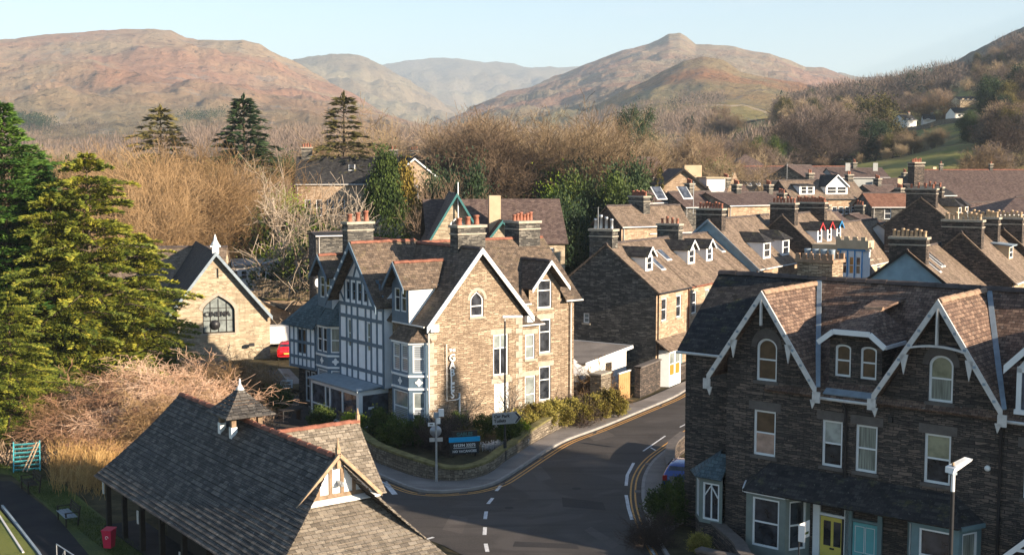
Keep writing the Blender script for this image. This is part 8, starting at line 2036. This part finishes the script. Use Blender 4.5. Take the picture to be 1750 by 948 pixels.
# ---------------------------------------------------------------- bowling green corner, lower left
def flat(name, uv, z, mat): 
    m = MB(); P = [atz(u, v)[:2] for u, v in uv]; m.poly([(x, y, z) for x, y in P]); o = m.build(name, M[mat]); o['kind'] = 'structure'
    if o.data.polygons[0].normal.z < 0: o.data.flip_normals()
    return o
flat('grass_verge', [(-60, 762), (60, 815), (110, 828), (160, 870), (260, 948), (330, 1010), (200, 1010), (95, 880), (20, 812), (-60, 800)], .012, 'grass')
flat('path', [(-80, 820), (20, 822), (95, 880), (200, 1005), (330, 1100), (120, 1100), (60, 948), (0, 868), (-60, 830)], .016, 'path')
flat('bowling_green', [(-200, 800), (-2, 872), (62, 948), (120, 1060), (-200, 1060)], .10, 'grass')
m = MB(); E0, E1, E2 = atz(4, 868)[:2], atz(66, 948)[:2], atz(130, 1060)[:2]
for a, b_ in ((E0, E1), (E1, E2)): m.beam((*a, .1), (*b_, .1), .1, .14)
m.build('edging_board', M['lead'])['kind'] = 'structure'
m = MB(); m.beam((*atz(-12, 868)[:2], .12), (*atz(40, 948)[:2], .12), .08, .06); m.build('white_edging', M['offwhite'])['kind'] = 'structure'
# reeds
rng = random.Random(4); S = []
for k in range(5000):
    u, v = rng.gauss(150, 36), rng.gauss(806, 17)
    x, y, _ = atz(u, v)
    if not 85 < u < 225 or noise.noise(Vector((x * 1.1, y * 1.1, 2))) < -.08: continue
    h = rng.uniform(.5, 1.7); a, b_ = rng.gauss(.1, .28), rng.gauss(0, .28)
    S.append((x, y, 0, x + a*h*.5, y + b_*h*.5, h*.55, .011, .009)); S.append((x + a*h*.5, y + b_*h*.5, h*.55, x + a*h*1.3, y + b_*h*1.3, h, .009, .004))
o = link_mesh('dry_reeds', seg_mesh('dry_reeds', S, 3), M['reed']); o['kind'] = 'stuff'
# undergrowth below the twiggy trees
P, D = [], []
nr2 = np.random.default_rng(12)
for k in range(26000):
    u, v = nr2.uniform(-60, 470), nr2.uniform(640, 800)
    x, y, _ = atz(u, v)
    if x > -13.5 and y < 60: continue
    P.append((x + nr2.normal()*.2, y + nr2.normal()*.2, abs(nr2.normal())*.28)); D.append((nr2.normal()*.5, nr2.normal()*.5, 1))
me = leaf_quads(np.array(P), np.array(D), nr2.uniform(.2, .5, len(P)), .035, nr2, 'undergrowth'); o = link_mesh('undergrowth', me, M['twig_brown']); o['kind'] = 'stuff'
# grass blades on the verge and the green
P, D = [], []
for k in range(42000):
    if k % 3: u, v = nr2.uniform(10, 260), nr2.uniform(800, 960); lo_, hi_ = -.38*0 + (u - 60) * .80 + 808, 0
    u, v = nr2.uniform(-40, 300), nr2.uniform(780, 1000)
    # inside the verge band
    c = 808 + (u - 20) * .80
    if not (c - 42 - u * .02 < v < c + 6): continue
    x, y, _ = atz(u, v); P.append((x, y, 0.0)); D.append((nr2.normal()*.35, nr2.normal()*.35, 1))
me = leaf_quads(np.array(P), np.array(D), nr2.uniform(.06, .13, len(P)), .012, nr2, 'grass_blades'); o = link_mesh('grass_blades', me, M['grass']); o['kind'] = 'stuff'
# teal slatted frame and timber bench lying beside it
x, y, _ = atz(46, 806); t = thing('slatted_panel', 'faded teal slatted wooden panel leaning at the edge of the green', 'panel', (x, y, 0), heading=70)
m = MB()
for k in range(7): m.beam((-.65, .1 + k*.16, .12 + k*.19), (.65, .1 + k*.16, .12 + k*.19), .03, .15, up=(0, -.75, .65))
m.beam((-.65, 0, .02), (-.65, 1.15, 1.38), .06, .08); m.beam((.65, 0, .02), (.65, 1.15, 1.38), .06, .08); m.build('slats', M['tealcrate'], t)
m = MB(); m.beam((-.2, -.1, .05), (.5, 1.0, 1.35), .05, .05); m.beam((0, -.15, .05), (.62, .95, 1.3), .05, .05); m.build('props', M['fencewood'], t)
x, y, _ = atz(112, 795); t = thing('timber_bench', 'weathered plank bench tilted among the brown scrub', 'bench', (x, y, 0), heading=60)
m = MB(); m.beam((-1.2, 0, .5), (1.2, .3, 1.1), .45, .06); m.build('seat', M['oldwood'], t)
for p_ in ((-1, 0, .5), (1.1, .3, 1.05)):
    m = MB(); m.beam((p_[0], p_[1], 0), p_, .08, .08); m.build('leg', M['oldwood'], t)
def bench(u, v, heading, label, mat):
    x, y, _ = atz(u, v); t = thing('park_bench', label, 'bench', (x, y, 0), heading=heading)
    m = MB()
    for k in range(4): m.box(-.8, .8, -.3 + k*.14, -.19 + k*.14, .43, .46)
    m.build('seat', M[mat], t); m = MB()
    for k in range(3): m.beam((-.8, .3 + k*.03, .58 + k*.13), (.8, .3 + k*.03, .58 + k*.13), .03, .09)
    m.build('backrest', M['darkwood'], t)
    for xx in (-.72, .72):
        m = MB(); m.box(xx - .03, xx + .03, -.28, -.22, 0, .64); m.beam((xx, .25, 0), (xx, .38, .9), .06, .06); m.box(xx - .03, xx + .03, -.3, .3, .62, .66); m.build('leg', M['darkwood'], t)
bench(116, 893, 146, 'grey seated bench on the dark path beside the grass verge', 'lead')
bench(52, 838, 146, 'dark bench in shadow at the far end of the path', 'darkwood')
# red bin
x, y, _ = atz(187, 936); t = thing('wheelie_bin', 'red plastic bin with a white swirl mark at the pavilion post', 'bin', (x, y, 0), heading=100)
m = MB(); m.mesh([(-.22, -.24, .06), (.22, -.24, .06), (.22, .22, .06), (-.22, .22, .06), (-.29, -.32, 1.0), (.29, -.32, 1.0), (.29, .3, 1.0), (-.29, .3, 1.0)], [(3,2,1,0), (4,5,6,7), (0,1,5,4), (1,2,6,5), (2,3,7,6), (3,0,4,7)]); m.build('body', M['bin'], t)
t.scale = (.75, .75, .8)
m = MB(); m.slab([(-.31, -.35, 1.03), (.31, -.35, 1.03), (.31, .33, 1.08), (-.31, .33, 1.08)], .05); m.build('lid', M['bin'], t)
m = MB(); m.tube([(.1*cos(a*.6) * (1 - a*.07), -.30, .62 + .12*sin(a*.6) * (1 - a*.07)) for a in range(11)], .018, 5); m.build('swirl_mark', M['lampwhite'], t)
# metal handrail in the bottom left corner
x, y, _ = atz(98, 975); t = thing('handrail', 'grey metal handrail at the bottom left corner', 'railing', (x, y, 0), heading=140)
m = MB()
for k in range(4): m.tube([(k*.9, 0, 0), (k*.9, 0, 1.1)], .022, 6)
m.tube([(0, 0, 1.1), (2.7, 0, 1.1)], .025, 6); m.tube([(0, 0, .55), (2.7, 0, .55)], .018, 6); m.tube([(.9, 0, 1.1), (0, 0, .1)], .016, 6); m.build('rails', M['galv'], t)

# ---------------------------------------------------------------- fences and walls beyond the chapel
fa, fb = at(432, 500, 121), at(548, 498, 119)
t = thing('picket_fence', 'pale metal picket fence on a stone bank above the car park', 'fence', (fa[0], fa[1], 0), rotz=math.atan2(fb[1] - fa[1], fb[0] - fa[0])); Lf = sqrt((fb[0]-fa[0])**2 + (fb[1]-fa[1])**2)
z0, z1 = at(490, 512, 120)[2], at(490, 480, 120)[2]
m = MB(); n = int(Lf / .16)
for k in range(n): m.box(k*.16, k*.16 + .06, -.02, .02, z0, z1)
m.box(0, Lf, .02, .06, z0 + .3, z0 + .4); m.box(0, Lf, .02, .06, z1 - .4, z1 - .3); m.build('pickets', M['fencewood'], t)
stone_line('bank_wall', 'sunlit stone bank wall under the picket fence', 'wall', [(fa[0] - 1, fa[1]), ((fa[0]+fb[0])/2, (fa[1]+fb[1])/2), (fb[0] + 8, fb[1])], z0, .5, 'stone_tan', 'mosscap')
stone_line('upper_wall', 'rough stone wall below the bank, behind the red car', 'wall', [(at(455, 560, 112)[0], 112), (at(500, 560, 111)[0], 111), (at(560, 560, 110)[0], 110)], 1.5, .4, 'stone_tan', 'lintel')
m = MB(); P = [(-26, 112, .3), (-8, 109, .3), (-8, 119, 2.0), (-26, 121, 2.0)]; m.poly(P); m.build('bank', M['grass'])['kind'] = 'structure'
wc = at(490, 535, 109); t = thing('parked_van', 'white van roof showing above the stone wall', 'van', (wc[0], wc[1], .0), heading=75)
m = MB(); m.mesh([(-2.2, -.9, .4), (2.2, -.9, .4), (2.2, .9, .4), (-2.2, .9, .4), (-2.15, -.82, 1.9), (1.2, -.82, 1.95), (1.2, .82, 1.95), (-2.15, .82, 1.9), (2.1, -.85, 1.1), (2.1, .85, 1.1)], [(0,1,8,5,4), (3,7,6,9,2), (0,4,7,3), (4,5,6,7), (5,8,9,6), (8,1,2,9)]); m.build('body', M['lampwhite'], t)
# wires, aerials and small extras on the town roofs
def aerial(u, v, Y, h, label):
    x, y, z = at(u, v, Y); t = thing('aerial', label, 'aerial', (x, y, z)); m = MB(); m.tube([(0, 0, -1.5), (0, 0, h)], .03, 5)
    for k in range(4): m.beam((-.35 + k*.02, 0, h - .1 - k*.12 * 0), (.4, 0, h - .1), .02, .02)
    for k in range(5): m.beam((-.3 + k*.15, -.25, h - .1), (-.3 + k*.15, .25, h - .1), .015, .015)
    m.build('mast', M['galv'], t)
for a in [(1022, 395, 112, 2.2, 'tall aerial with dish on the dark gable house'), (1345, 300, 200, 2, 'thin aerial above the arched dormer house'), (1700, 425, 100, 2.2, 'aerial mast beside the right-hand stacks'), (1185, 340, 125, 1.8, 'aerial behind the blue gable'), (1520, 455, 90, 1.2, 'small aerial on the grey gable roof')]: aerial(*a)

# field walls on the hillside
def field_wall(uvY, label):
    P = [at(u, 300, Y)[:2] for u, Y in uvY]; P = smooth_line(P, 6); t = thing('field_wall', label, 'wall', (P[0][0], P[0][1], 0), rotz=0, group='dry stone walls between the hillside fields'); m = MB()
    for a, b_ in zip(P, P[1:]):
        za, zb = top_z(*a), top_z(*b_); m.beam((a[0] - P[0][0], a[1] - P[0][1], za + .45), (b_[0] - P[0][0], b_[1] - P[0][1], zb + .45), .7, 1.5)
    m.build('stones', M['stone_wall'], t)
field_wall([(1500, 385), (1530, 400), (1590, 395), (1640, 380)], 'dark field wall across the green slope below the white cottages')
field_wall([(1560, 520), (1620, 540), (1700, 520), (1770, 500)], 'field wall above the wide white house')
field_wall([(1220, 640), (1260, 700), (1330, 720)], 'field wall in the green fields left of the dark wood')
field_wall([(1180, 980), (1260, 1000), (1330, 1080), (1400, 1100)], 'field wall climbing the bracken knoll')
field_wall([(1480, 640), (1540, 620), (1600, 680)], 'field wall high under the skyline trees')
